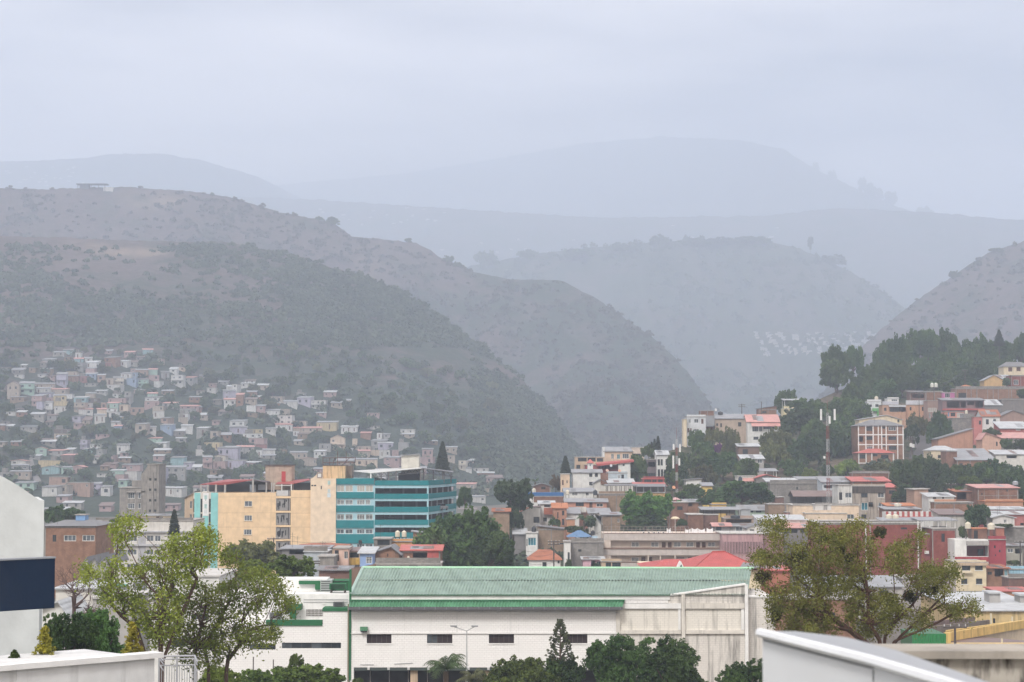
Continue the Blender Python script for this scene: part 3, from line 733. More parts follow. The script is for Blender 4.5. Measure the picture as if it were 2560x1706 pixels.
def grow(targets, root, bias=.55, seed=1):
    """a branching skeleton that reaches every target: each is joined to the node that keeps the whole way from the root short"""
    g = np.random.default_rng(seed); nodes = [np.array(r_, float) for r_ in root]; par = [-1] + list(range(len(root) - 1)); L_ = [0.]
    for i in range(1, len(nodes)): L_.append(L_[-1] + np.linalg.norm(nodes[i] - nodes[i-1]))
    lim = len(root) // 2
    for p in sorted(targets, key=lambda p: np.linalg.norm(np.array(p) - nodes[-1])):
        p = np.array(p, float); A = np.array(nodes); d = np.linalg.norm(A - p, axis=1)
        up = np.maximum(0, A[:, 2] - p[2]) * .9
        c = d + bias * np.array(L_) + up; c[:lim] += 50; j = int(np.argmin(c)); q = nodes[j]; n = max(1, int(d[j] / .9))
        for k in range(1, n + 1):
            f = k / n; v = q + (p - q) * f + (g.normal(size=3) * .09 * min(1, d[j]) if k < n else 0); v[2] -= .1 * d[j] * f * (1 - f)
            nodes.append(v); par.append(j if k == 1 else len(nodes) - 2); L_.append(L_[par[-1]] + np.linalg.norm(v - nodes[par[-1]]))
    return np.array(nodes), par
def tubes(nodes, par, r0, rmin=.007, pw=1.75):
    n = len(nodes); a = np.zeros(n); kids = [0] * n
    for i in range(n):
        if par[i] >= 0: kids[par[i]] += 1
    for i in range(n - 1, 0, -1):
        if kids[i] == 0: a[i] = 1
        a[par[i]] += a[i]
    r = np.maximum(rmin, r0 * (a / a[0]) ** (1 / pw)); mb = MB()
    for i in range(1, n): mb.bar(nodes[par[i]], nodes[i], r[par[i]] if par[i] else r[i], 6 if r[i] > .05 else 4, r[i])
    return mb, [i for i in range(n) if kids[i] == 0], r
def in_poly(x, y, poly):
    c = False; j = len(poly) - 1
    for i in range(len(poly)):
        if (poly[i][1] > y) != (poly[j][1] > y) and x < (poly[j][0]-poly[i][0]) * (y-poly[i][1]) / (poly[j][1]-poly[i][1]) + poly[i][0]: c = not c
        j = i
    return c
def branchy(z, label, polys, stems, D, thick, n, leafm, bark, leaf=.12, per=26, clump=.42, r0=.22, seed=3, name='tree', bare=False, bias=.4, droop=.5):
    """a loose tree whose crown fills the outlines polys (zone pixels); stems: pixel polylines of the main stems from the ground up"""
    g = np.random.default_rng(seed); k = D / F / ZONES[z][2]
    foot = P(zx(z, stems[0][0][0]), zy(z, stems[0][0][1]), D); o = ob(name, None, loc=(foot.x, D, 0.)); tag(o, label, 'tree')
    def loc(X, Y, dy=0.): p = P(zx(z, X), zy(z, Y), D + dy); return (p.x - foot.x, dy, p.z)
    xs = [p[0] for q in polys for p in q]; ys = [p[1] for q in polys for p in q]; T = []
    while len(T) < n:
        X, Y = g.uniform(min(xs), max(xs)), g.uniform(min(ys), max(ys))
        if any(in_poly(X, Y, q) for q in polys): T.append(loc(X, Y, g.normal() * thick * .45))
    T = np.array(T); stem_pts = []
    ends = [np.array(loc(*st[-1], dy)) for st, dy in zip(stems, np.linspace(-.6, .6, len(stems)))]
    own = np.argmin(np.stack([np.linalg.norm((T - e) * np.array([1, .4, .7]), axis=1) for e in ends], 1), 1)
    mball = MB(); tips = []; thin = []
    for i, st in enumerate(stems):
        dy = np.linspace(-.6, .6, len(stems))[i] if len(stems) > 1 else 0.
        ln = [loc(*q, dy * min(1, j / 2)) for j, q in enumerate(st)]; ln = [(ln[0][0], ln[0][1], -.2)] + ln
        nodes, par = grow(T[own == i], ln, bias, seed + i); mb, tp, r = tubes(nodes, par, r0 * (.6 + .4 * (own == i).sum() / n * len(stems)))
        mball.add(mb.v, mb.f); tips += [nodes[q] for q in tp]; thin += [nodes[q] for q in range(len(nodes)) if r[q] < .022 and q > len(ln)]
    ob('trunk', mball, bark, o)
    if not bare:
        C = np.array(tips + [p for p in thin if g.uniform() < .35]); R_ = g.uniform(.5, 1.15, len(C)) * clump
        V, Fq = leaves(C, R_, per, leaf, up=.2, droop=droop, seed=seed, flat=.7); ob('crown', npmesh('crown', V, Fq), leafm, o)
    return o
def palm(z, label, X, Y, spread, D, key='town', n=16, c=(.045, .085, .03), seed=1):
    """palm: ringed trunk and a head of arching fronds; X, Y the crown's heart, spread the frond length in zone pixels"""
    g = np.random.default_rng(seed); p = P(zx(z, X), zy(z, Y), D); zg = min(drop(key, p.x, D), p.z - 1); Lf = spread / ZONES[z][2] * D / F
    o = ob('palm_tree', None, loc=(p.x, D, zg)); tag(o, label, 'palm'); H_ = p.z - zg
    ob('trunk', MB().lathe([(.2 + .03 * (i % 2), H_ * i / 14 - .2) for i in range(15)], n=8), BARK, o); m = mat('leaf', c, 1.2, tuple(x * 1.8 for x in c))
    for k in range(n):
        t = 6.28 * k / n + g.uniform(-.2, .2); el = g.uniform(.3, 1.45); L_ = Lf * g.uniform(.8, 1.1); mb = MB(); prev = Vector((0, 0, H_)); S_ = 12
        dirv = Vector((math.cos(t), math.sin(t), 0)); side = Vector((-math.sin(t), math.cos(t), 0)); a = el
        for i in range(S_):
            q = prev + (dirv * math.cos(a) + Vector((0, 0, 1)) * math.sin(a)) * (L_ / S_); w_ = L_ * .34 * math.sin(math.pi * (i + 1.6) / (S_ + 2.5)) + .05
            for h_ in (0, .5):
                A = prev.lerp(q, h_); B = prev.lerp(q, h_ + .3)
                for sd_ in (-1, 1): mb.add([A, B, A.lerp(B, .5) + side * (w_ * sd_ * g.uniform(.7, 1)) + dirv * w_ * .55 + Vector((0, 0, -w_ * g.uniform(.3, .75)))], [(0, 1, 2)])
            mb.bar(prev, q, .025, 3)
            prev = q; a -= (.06 + .022 * i)
        ob('frond', mb, m, o)
    return o
# ---------------------------------------------------------------- the roof the camera looks over and the white buildings in front
def Pz(px, py, z):
    d = ray(px, py); s = (z - CZ) / d.z; return Vector((d.x * s, d.y * s, z))
WPNT = mat('plaster', (.6, .61, .62), .4); WPNT2 = mat('plaster', (.7, .705, .71), .25)
def prism_pts(mb, pts, z0):
    """closed body under the polygon pts (all at one height) down to z0"""
    n = len(pts); b_ = [(p[0], p[1], z0) for p in pts]
    mb.add([tuple(p) for p in pts] + b_, [tuple(range(n)), tuple(range(2*n-1, n-1, -1))] + [((i+1) % n, i, i+n, (i+1) % n + n) for i in range(n)]); return mb
# camera's own roof
b = ob('roof_terrace', MB().box(.25, 4.2, 3.6, 9.4, 0, 22.2), mat('concrete', (.33, .32, .3), .5)); tag(b, kind='structure')
zt_ = 24 - 450 * 6 / 5000.
duct = ob('duct_housing', None, loc=(0, 0, 0)); tag(duct, 'glossy white sheet-metal housing in the blurred right foreground', 'duct')
gl = mat('metal', (.74, .77, .8), rough=.28)  # side panels brightened: their lit look is put into the colour
edge = [Pz(1906, 1588, zt_), Pz(2181, 1657, zt_), Pz(2365, 1712, zt_), Pz(2760, 1840, zt_)]
back_ = [Pz(2860, 1800, zt_), Pz(2480, 1722, zt_), Pz(2250, 1640, zt_), Pz(2118, 1604, zt_), Pz(1988, 1588.5, zt_)]
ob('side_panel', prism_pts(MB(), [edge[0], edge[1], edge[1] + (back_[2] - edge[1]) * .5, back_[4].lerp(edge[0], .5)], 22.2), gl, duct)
e2 = [edge[1] + (edge[2] - edge[1]).normalized() * .012, edge[3], back_[0], back_[1], back_[2], edge[1].lerp(back_[2], .5) + Vector((.004, 0, 0))]
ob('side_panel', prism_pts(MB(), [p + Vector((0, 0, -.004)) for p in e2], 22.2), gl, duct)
top_ = [p + Vector((0, 0, .012)) for p in edge + back_]
mb = MB(); mb.slab([tuple(p) for p in top_], .03); ob('cover', mb, mat('metal', (.3, .315, .335), rough=.4), duct)  # duller light on the top painted in: cover darker than the sides
for a, c in zip(edge[:3], edge[1:]): ob('trim', MB().bar(a + Vector((-.01, -.01, .008)), c + Vector((-.01, -.01, .008)), .014, 6), mat('metal', (.78, .8, .82), rough=.25), duct)
cw = ob('concrete_wall', None, loc=(0, 0, 0)); tag(cw, 'black-stained concrete parapet wall in the lower right corner', 'wall')
stn, t, b = new_mat('stained_concrete'); b.inputs['Roughness'].default_value = .9
o_, fv = facevec(t); col = mixc(t, rng_(t, noise_(t, o_, 3., 5), .3, .7, 0, 1), (.3, .28, .25), (.45, .43, .39))
col = mixc(t, rng_(t, noise_(t, mapped(t, o_, (11., 11., 3.5)), 1.1, 4, .6), .4, .58, 0, .95), col, (.035, .032, .03)); L(t, col, b.inputs['Base Color'])
a, c = P(2190, 1618, 9.2), P(2900, 1632, 9.0)
ob('wall', MB().box(a.x, c.x + .3, 9.05, 9.3, 21.9, a.z - .035), stn, cw); ob('coping', MB().box(a.x, c.x + .3, 9.0, 9.36, a.z - .034, a.z), mat('concrete', (.4, .37, .33), .7), cw)

# white parapet in the lower left corner
pa, pb = P(44, 1661, 56.6), P(410, 1631, 60.0)
d = (pb - pa); L0 = math.hypot(d.x, d.y); ang = math.atan2(d.y, d.x)
par = ob('parapet_building', None, loc=(pa.x, pa.y, 0), rz=ang); tag(par, 'white rendered parapet wall with thick coping in the lower left corner', 'parapet')
zc = pa.z
ob('wall', MB().box(.05, L0 - .25, .12, 4., 0, zc - .16), WPNT, par); ob('coping', MB().box(-.05, L0, 0, .55, zc - .158, zc), WPNT2, par)
ob('wall', MB().box(-3., .0499, .13, 3.9, 0, zc - .165), WPNT, par); ob('coping', MB().box(-3., -.0501, .01, .5, zc - .162, zc - .008), WPNT2, par)
# arched white building and the navy sign board on it
zb = 1130
def cpt(X, Y, D): return P(zx('C', X), zy('C', Y), D)
arch = ob('arched_building', None, loc=(0, 0, 0)); tag(arch, 'tall white building with a curved roofline at the left edge', 'building')
outl = [(-420, 120), (-250, 112), (-120, 122), (0, 165), (55, 190), (110, 222), (165, 258), (215, 292), (250, 316), (272, 331), (301, 331)]
Da = 78.
pts = [cpt(X, Y, Da) for X, Y in outl]; fr = pts + [Vector((pts[-1].x - .02, Da, 0)), Vector((pts[0].x, Da, 0))]
mb = MB(); n_ = len(fr); bk = [(p.x - 1.9, p.y + 7., p.z) for p in fr]
mb.add([tuple(p) for p in fr] + bk, [tuple(range(n_))[::-1], tuple(range(n_, 2*n_))] + [(i, (i+1) % n_, (i+1) % n_ + n_, i + n_) for i in range(n_)]); ob('wall', mb, mat('plaster', (.52, .55, .56), .12), arch)
sg = cpt(-260, 744, 60.); se = cpt(375, 725, 62.4); dv = se - sg; al = math.atan2(dv.y, dv.x); Ls = math.hypot(dv.x, dv.y)
sign = ob('sign_board', None, loc=(sg.x, sg.y, 0), rz=al); tag(sign, 'plain navy blue sign board mounted on the white wall at left', 'sign')
z1_, z0_ = se.z, cpt(372, 1063, 62.4).z
ob('board', MB().box(0, Ls, 0, .3, z0_, z1_), mat('plaster', (.002, .014, .042), .3), sign); ob('frame', MB().box(0, Ls + .02, -.02, .32, z1_ + .002, z1_ + .05), mat('plain', (.25, .27, .3)), sign)
for x_ in (.6, Ls - .6): ob('bracket', MB().box(x_, x_ + .12, .3, 16., z0_ + .3, z0_ + .42), DFRAME, sign)
lw = ob('plinth_building', MB().box(cpt(-420, 1200, 70).x, cpt(266, 1200, 70).x, 70, 70.4, 0, cpt(0, 1040, 70).z), mat('plaster', (.5, .53, .54), .15)); tag(lw, 'pale grey wall below the navy sign board', 'wall')
# railing beside the parapet
rl = ob('roof_railing', None, loc=(P(398, 1640, 62).x, 62, 0)); tag(rl, 'white steel corner railing beside the white parapet', 'railing')
RS = mat('metal', (.33, .34, .36), rough=.4); zt2 = cpt(1200, 1392, 62).z; wx = 86 * 62 / 5000.
for zz_ in (0, -.09, -.28):
    ob('rail', MB().bar((0, 0, zt2 + zz_), (wx, .2, zt2 + zz_), .022 if zz_ else .03, 6), RS, rl); ob('rail', MB().bar((wx, .2, zt2 + zz_), (wx + .35, -1.6, zt2 + zz_), .022 if zz_ else .03, 6), RS, rl)
    ob('rail', MB().bar((.02, 0, zt2 + zz_), (.4, -1.5, zt2 + zz_), .02, 6), RS, rl)
for k in range(15):
    x_ = wx * k / 14; ob('baluster' if k % 7 else 'post', MB().bar((x_, .2 * k / 14, zt2 - 1.3), (x_, .2 * k / 14, zt2 - (.28 if k % 7 else 0)), .012 if k % 7 else .03, 6), RS, rl)
for k in range(1, 10): ob('baluster', MB().bar((wx + .035 * k, .2 - .18 * k, zt2 - 1.3), (wx + .035 * k, .2 - .18 * k, zt2 - .28), .012, 6), RS, rl)
ob('floor_slab', MB().box(-.2, wx + .6, -1.8, 1.2, 0, zt2 - 1.3), WPNT, rl)

# ---------------------------------------------------------------- the white warehouse with the green roof
WB = mat('whiteblock', (.82, .815, .805), .18, (.79, .775, .77)); WB2 = mat('whiteblock', (.72, .69, .63), .6, (.69, .66, .6)); WB3 = mat('whiteblock', (.66, .63, .59), .97, (.62, .59, .55))
GRN_R = mat('tin', (.24, .335, .28), .55, (.15, .245, .2)); GRN_D = mat('plain', (.02, .12, .05)); GRN_C = mat('tin', (.09, .25, .14), .3, (.05, .16, .09))
WHT = mat('plaster', (.74, .74, .73), .25); OFF = mat('plaster', (.62, .59, .54), .6); GUT = mat('plain', (.1, .1, .11))
def corr(name, parent, m, A, B_, C_, D_, pitch=.3, amp=.035):
    """corrugated sheet: A front-left, B front-right, C back-right, D back-left"""
    A, B_, C_, D_ = (Vector(q) for q in (A, B_, C_, D_)); n = max(2, int((B_ - A).length / pitch)); V = []; nn = (B_ - A).cross(D_ - A).normalized()
    for k in range(n * 4 + 1):
        f = k / (n * 4); o = nn * (amp * (1, 1, -1, -1)[k % 4]); V += [A.lerp(B_, f) + o, D_.lerp(C_, f) + o]
    mb = MB().add(V, [(2*k, 2*k+2, 2*k+3, 2*k+1) for k in range(n * 4)]); return ob(name, mb, m, parent)
wh = Bl('warehouse', 'long white block warehouse with pale green corrugated roof', 'warehouse', 873, 1870, 1487, gy(185), 185., 30.)
X, Z, e = wh.X, wh.Z, wh.e
wins = [(916, 1586, 978, 1609), (1067, 1586, 1130.5, 1609), (1222, 1586, 1285, 1609), (1407, 1586, 1469, 1609)]
hs = [wh.R('f', r) for r in wins]; sf = (X(884), X(1536), -.3, Z(1669))
mb = MB(); holes_face(mb, X(874), X(1545), -.3, Z(1500), hs + [sf], t=.3); wh.part('wall', mb, WB)
mb = MB(); shell(mb, X(874), X(1866), 30., -.3, Z(1488), .31, False); mb.quad((X(874), 4., -.3), (X(1545), 4., -.3), (X(1545), 4., Z(1600)), (X(874), 4., Z(1600))); wh.part('wall', mb, WB)
mb = MB().box(X(876), X(1676), -.05, .3, Z(1500) + .002, Z(1487)); wh.part('fascia', mb, WHT)
wh.part('fascia_notch', MB().box(X(1339), X(1390), -.09, -.052, Z(1494), Z(1486)), WHT)
for i, h in enumerate(hs):
    x0, x1, z0, z1 = h; n = 5; f = wh.part('window', MB().box(x0, x1, .2, .24, z0, z1), DFRAME)
    for k in range(n):
        a = x0 + (x1 - x0) * k / n; ob('pane', MB().box(a + .03, a + (x1 - x0) / n - .03, .17, .199, z0 + .04, z1 - .04), GLASS2 if (i == 1 and k < 2) else mat('plain', (.03, .02, .022)), f)
    wh.part('sill', MB().box(x0 - .06, x1 + .06, -.06, .02, z0 - .1, z0 - .003), WHT)
for px in (1008, 1142, 1276, 1408): wh.part('pilaster', MB().box(X(px - 2), X(px + 2), -.06, -.003, Z(1582), Z(1527)), WHT)
wh.part('ledge', MB().box(X(875), X(1545), -.12, -.004, Z(1585), Z(1582)), WHT)
wh.part('lintel', MB().box(X(875), X(1545), -.1, -.004, Z(1534), Z(1530)), WHT)
# canopy roof over the wall and its gutter
zt3, zl = Z(1500), Z(1518, 0, -.9)
corr('canopy_roof', e, GRN_C, (X(870) + .1, -.9, zl), (X(1556), -.9, zl), (X(1562), -.06, zt3 - .04), (X(876), -.06, zt3 - .04), .3, .04)
wh.part('canopy_flashing', MB().box(X(872), X(1563), -.3, -.052, zt3 - .05, zt3 + .03), mat('plain', (.05, .2, .1)))
wh.part('gutter', MB().box(X(870) + .1, X(1555), -1.06, -.9, Z(1525, 0, -1.), zl + .02), GUT)
wh.part('canopy_soffit', MB().box(X(872), X(1552), -.89, -.01, Z(1526, 0, -.9), Z(1525, 0, -.9)), GUT)
for k in range(0, 26): x_ = X(872) + (X(1550) - X(872)) * k / 25; wh.part('gutter_joint', MB().box(x_ - .03, x_ + .03, -1.09, -1.061, Z(1525, 0, -1.), zl + .02), mat('plain', (.2, .2, .21)))
# main roof in two runs of sheet, the upper lapping the lower
rA, rB, rC, rD = Vector((X(877), -.12, Z(1487, 0, -.12))), Vector((X(1871), -.12, Z(1487, 0, -.12))), Vector(wh.pt('f', 1879, 1423, 15.4)), Vector(wh.pt('f', 909, 1421, 15.4))
f_ = .53; mL, mR = rA.lerp(rD, f_), rB.lerp(rC, f_); up_ = Vector((0, 0, .05))
corr('roof_sheet', e, GRN_R, rA, rB, mR, mL, .3, .045); corr('roof_sheet', e, GRN_R, mL - (rD - rA).normalized() * .2 + up_, mR - (rC - rB).normalized() * .2 + up_, rC + up_, rD + up_, .3, .045)
wh.part('ridge_cap', MB().bar(rD + Vector((-.2, 0, .08)), rC + Vector((.2, 0, .08)), .13, 6), mat('metal', (.35, .62, .42), rough=.5))
wh.part('eave_gutter', MB().box(X(877), X(1676), -.24, -.13, Z(1489, 0, -.2), Z(1487, 0, -.2)), GRN_D)
wh.part('verge', MB().bar(rA + Vector((-.1, 0, .1)), rD + Vector((-.1, 0, .1)), .14, 4), mat('metal', (.4, .55, .47)))
mb = MB().slab([(rD.x + 1.5, 15.6, rD.z + .02), (rC.x - .2, 15.6, rC.z + .02), (rC.x, 30, Z(1488)), (rD.x, 30, Z(1488))], .1); wh.part('roof', mb, GRN_R)
gp = [wh.pt('f', 877, 1422, 17), wh.pt('f', 940, 1410, 17), wh.pt('f', 940, 1486, 17), wh.pt('f', 877, 1490, 17)]
mb = MB().slab(gp[::-1], .15, 1); wh.part('end_wall', mb, wm('brown'))
for c_ in (875.5, ): wh.part('corner_post', MB().box(X(872), X(877), -.12, .3, Z(1700), Z(1424)), GRN_D)
wh.part('downpipe', MB().bar((X(870), -.16, Z(1706)), (X(870), -.16, Z(1510)), .07, 8), mat('plain', (.22, .2, .14)))
# right-hand bays
mb = MB().box(X(1545) + .002, X(1866), .22, .5, -.3, Z(1577)); wh.part('bay_wall', mb, WB3)
mb = MB().box(X(1545) + .003, X(1866), .2, .5, Z(1577) + .002, Z(1523)); wh.part('bay_wall', mb, WB2)
mb = MB(); tp = [(X(1562), .1, Z(1523) + .002), (X(1866), .1, Z(1523) + .002), (X(1866), .1, Z(1461)), (X(1676), .1, Z(1488)), (X(1676), .1, Z(1492)), (X(1562), .1, Z(1502))]
mb.slab(tp[::-1], .3, 1); wh.part('parapet_wall', mb, WB3)
wh.part('bay_wall', MB().box(X(1562), X(1672), .0, .099, Z(1508), Z(1491)), WB)
mb = MB().slab([(X(1674), -.05, Z(1487)), (X(1866), -.05, Z(1459)), (X(1866), .55, Z(1459)), (X(1674), .55, Z(1487))], .14); wh.part('coping', mb, WHT)
for a, b_, m_ in ((1541, 1551, OFF), (1705, 1714, OFF), (1864, 1872, WHT)): wh.part('column', MB().box(X(a), X(b_), -.1, .19, -.3, Z(1462 if a > 1800 else (1484 if a > 1600 else 1526))), m_)
wh.part('beam', MB().box(X(1553), X(1704), -.03, .098, Z(1522), Z(1509)), WHT); wh.part('beam', MB().box(X(1715), X(1863), -.03, .098, Z(1522), Z(1509)), OFF)
wh.part('beam', MB().box(X(1551) + .002, X(1704), .0, .198, Z(1585), Z(1576)), OFF); wh.part('beam', MB().box(X(1715), X(1863), .0, .198, Z(1585), Z(1576)), OFF)
wh.part('pilaster', MB().box(X(1697), X(1703), .05, .198, Z(1575), Z(1523)), WHT); wh.part('pilaster', MB().box(X(1855), X(1863), .05, .198, Z(1575), Z(1523)), WHT)
wh.part('side_wing', MB().box(X(1872) + .003, X(1945), 1.5, 14, -.3, Z(1494, 0, 1.5)), WB3); wh.part('coping', MB().box(X(1872) + .004, X(1945), 1.4, 2., Z(1494, 0, 1.5) + .002, Z(1489, 0, 1.5)), WHT)
# shop front under the wall
wh.part('shop_front', MB().box(X(884), X(1536), 1.2, 1.3, -.3, Z(1669)), mat('glass', (.012, .012, .015)))
wh.part('beam', MB().box(X(884), X(1536), .05, .3, Z(1677), Z(1669) - .003), mat('plain', (.06, .075, .07)))
for px in range(923, 1536, 48): wh.part('mullion', MB().box(X(px) - .03, X(px) + .03, 1.1, 1.199, -.3, Z(1677)), mat('plain', (.3, .28, .27)))
for px in (1025, 1210, 1400): wh.part('column', MB().box(X(px), X(px + 18), .4, .9, -.3, Z(1677)), wm('tan'))
for px in range(921, 1536, 50): wh.part('light_fitting', MB().box(X(px - 3), X(px + 3), -.1, .04, Z(1675), Z(1669)), mat('plain', (.5, .5, .5)))
wh.part('conduit', MB().bar((X(900), -.05, Z(1662)), (X(935), -.05, Z(1662)), .03, 5), STEEL); wh.part('conduit', MB().bar((X(985), -.05, Z(1660)), (X(1032), -.05, Z(1658)), .03, 5), STEEL)
ac = Bl('wall_fan', 'small green fan hood on the white warehouse wall', 'fan hood', 901, 919.5, 1567, 1578, 184.9, .5)
ac.part('hood', MB().box(0, ac.W, -.5, .05, .06, ac.H), GRN_C); ac.part('grille', MB().box(.05, ac.W - .05, -.46, .0, -.04, .055), DARK)

# annex with green ledges
an = Bl('annex', 'white block annex with green ledges left of the green-roofed warehouse', 'building', zx('D', -40), 871.5, 1562, gy(185), 185., 10.)
hs = [an.R('D', r) for r in ((230, 848, 470, 900), (527, 835, 1072, 888))]
zl_ = an.Z(zy('D', 668)); zu = an.Z(zy('D', 546)); x9 = an.X(zx('D', 905)); mb = MB(); holes_face(mb, 0, an.W, -.3, zl_, hs, t=.25); shell(mb, 0, an.W, 10, -.3, zl_); an.part('wall', mb, WB)
for h in hs:
    w_ = an.part('window', MB().box(h[0], h[1], .17, .2, h[2], h[3]), DFRAME); n = max(3, int((h[1] - h[0]) / .9))
    for k in range(n): a = h[0] + (h[1] - h[0]) * k / n; ob('pane', MB().box(a + .02, a + (h[1]-h[0]) / n - .02, .15, .168, h[2] + .03, h[3] - .03), GLASS if k % 3 else GLASS2, w_)
an.part('wall', MB().box(x9, an.W - .002, .004, 6, zl_ + .002, zu), WB); an.part('ledge', MB().box(x9 - .05, an.W - .003, -.1, 6.2, zu + .002, an.Z(zy('D', 518))), GRN_D)
an.part('ledge', MB().box(an.X(zx('D', 380)), x9 - .06, -.12, .5, zl_ - .1, an.Z(zy('D', 627))), GRN_D)
hb = an.R('D', (725, 547, 890, 612)); mb = MB(); z3 = an.Z(zy('D', 388), 0, 2.5); holes_face(mb, 0, an.W - .1, zl_, z3, [hb], y=2.5); shell(mb, 0, an.W - .1, 9.9, zl_, z3, 2.5); an.part('wall', mb, WHT)
wb = an.part('window', MB().box(hb[0], hb[1], 2.62, 2.66, hb[2], hb[3]), mat('glass', (.03, .018, .015)))
for k in range(14): x_ = hb[0] + (hb[1] - hb[0]) * k / 13; ob('bar', MB().box(x_ - .015, x_ + .015, 2.42, 2.45, hb[2], hb[3]), WFRAME, wb)
for k in range(5): z_ = hb[2] + (hb[3] - hb[2]) * k / 4; ob('bar', MB().box(hb[0], hb[1], 2.455, 2.475, z_ - .012, z_ + .012), WFRAME, wb)
r_ = an.R('D', (540, 506, 690, 546)); an.part('duct', MB().box(r_[0], r_[1], 1.2, 2.498, r_[2] + .01, r_[3] + .1), GRN_D); r_ = an.R('D', (585, 545, 635, 627)); an.part('duct', MB().box(r_[0], r_[1], 1.3, 2.3, r_[2], r_[3]), GRN_D)
r_ = an.R('D', (150, 300, 880, 388)); an.part('wall', MB().box(r_[0], r_[1], 6., 9.8, z3 + .004, r_[3] + .12), WHT)
r_ = an.R('D', (620, 302, 865, 335)); an.part('screen', MB().box(r_[0], r_[1], 5.6, 5.9, r_[2], r_[3]), GRN_D); r_ = an.R('D', (775, 335, 865, 386)); an.part('screen', MB().box(r_[0], r_[1], 5.62, 5.9, r_[2], r_[3]), GRN_D)
for px, y0, y1 in ((285, 950, 1110), (468, 975, 1130)): an.part('pole', MB().bar((an.X(zx('D', px)), -1.5, 0), (an.X(zx('D', px)), -1.5, an.Z(zy('D', y0))), .05, 6), DFRAME)
for Y in (438, 462): an.part('conduit', MB().bar((an.X(zx('D', 700)), 2.44, an.Z(zy('D', Y), 0, 2.4)), (an.W - .3, 2.44, an.Z(zy('D', Y), 0, 2.4)), .025, 5), STEEL)
an.part('vent', MB().box(*an.R('D', (882, 487, 900, 502))[:2], 2.4, 2.499, *an.R('D', (882, 487, 900, 502))[2:]), WFRAME)
def unit(name, label, z, r, D, dep, m, m2=None, cat='cooling unit'):
    q = Bl(name, label, cat, zx(z, r[0]), zx(z, r[2]), zy(z, r[1]), zy(z, r[3]), D, dep)
    q.part('casing', MB().box(0, q.W, 0, dep, .12, q.H), m)
    for k in range(5): z_ = .12 + (q.H - .12) * (k + .5) / 5; q.part('louvre', MB().box(q.W * .08, q.W * .92, -.04, -.003, z_, z_ + q.H * .05), m2 or DARK)
    for x_ in (.08, q.W - .2):
        for y_ in (.05, dep - .2): q.part('foot', MB().box(x_, x_ + .12, y_, y_ + .12, -.25, .118), DFRAME)
    return q
GREY_AC = mat('metal', (.33, .37, .36), rough=.5)
unit('cooling_unit', 'large pale grey-green rooftop cooling unit, left one beside the green-roofed warehouse', 'D', (885, 263, 985, 380), 190.5, 3., GREY_AC)
unit('cooling_unit', 'large dark green rooftop cooling unit touching the warehouse corner post', 'D', (990, 265, 1150, 384), 192., 3., GRN_D)
unit('cooling_unit', 'small green cooling unit in front of the two large rooftop units', 'D', (968, 296, 1122, 358), 188.6, 1.2, GRN_D)
unit('condenser', 'small grey condenser on the green ledge of the white annex', 'D', (1002, 462, 1098, 520), 186.5, .8, mat('metal', (.16, .17, .17), rough=.5))
unit('condenser', 'grey condenser half hidden by leaves on the annex ledge', 'D', (415, 560, 520, 626), 186.2, .8, mat('metal', (.25, .26, .27), rough=.5))
unit('condenser', 'small dark box on the annex roof behind the tree branches', 'D', (308, 345, 365, 384), 188.4, .6, mat('metal', (.12, .13, .14), rough=.5))
# street lamp in front of the warehouse
lp = ob('street_lamp', None, loc=(P(1167, 1577, 168).x, 168, 0)); tag(lp, 'tall two-armed street lamp in front of the warehouse', 'street lamp')
h_ = P(1167, 1578, 168).z; ob('pole', MB().bar((0, 0, -.2), (0, 0, h_), .1, 8, .05), STEEL, lp); ob('base', MB().lathe([(.2, 0), (.2, .3), (.1, .6)], n=8), STEEL, lp)
for sx, tx, ty in ((-1, 1135, 1567), (1, 1186, 1567)):
    q = P(tx, ty, 168); a = ob('arm', MB().bar((0, 0, h_), (q.x - P(1167, 1577, 168).x, 0, q.z), .04, 6), STEEL, lp)
    hx = q.x - P(1167, 1577, 168).x; ob('lamp_head', MB().box(hx - (.25 if sx > 0 else .3), hx + (.3 if sx > 0 else .25), -.12, .12, q.z - .02, q.z + .1), mat('metal', (.25, .26, .27)), lp)
# ---------------------------------------------------------------- the peach and teal hospital block
PEACH = mat('plaster', (.76, .56, .35), .3); CREAM2 = mat('plaster', (.74, .6, .45), .22); TEAL = mat('plaster', (.003, .19, .215), .3); LBLU = mat('plaster', (.36, .56, .63), .35); TURQ = mat('plaster', (.25, .56, .55), .2)
hp = Bl('hospital', 'long peach block with teal banded wing and car park', 'building', zx('T', 72), zx('T', 1990), zy('T', 432), gy(415), 415., 22.)
def hr(r): return hp.R('T', r)
BOT = 900
def hx(v): return hp.X(zx('T', v))
def hz_(v, y=0.): return hp.Z(zy('T', v), 0, y)
# striped end
hs = []
for X0 in (130, 199):
    for Y0, Y1 in ((482, 592), (604, 700), (722, 812)): hs.append(hr((X0, Y0, X0 + 15, Y1)))
for Y0, Y1 in ((482, 592), (604, 700), (722, 812)): hs.append(hr((72, Y0, 79, Y1)))
mb = MB(); holes_face(mb, 0, hx(275), -.5, hz_(432), hs, t=.4); shell(mb, 0, hx(275), 20, -.5, hz_(432)); hp.part('wall', mb, mat('plaster', (.62, .58, .52), .3))
for h in hs: window(hp, h, 'd', .3)
for a, c, y in ((80, 128, 432), (215, 272, 432), (150, 196, 622)): hp.part('stripe', MB().box(hx(a), hx(c), -.06, -.003, -.5, hz_(y)), TURQ)
sp = hp.part('sign_panel', MB().box(hx(150), hx(196), -.07, -.003, hz_(620), hz_(436)), mat('plaster', (.74, .74, .74), .1)); LT = mat('plain', (.42, .6, .58))
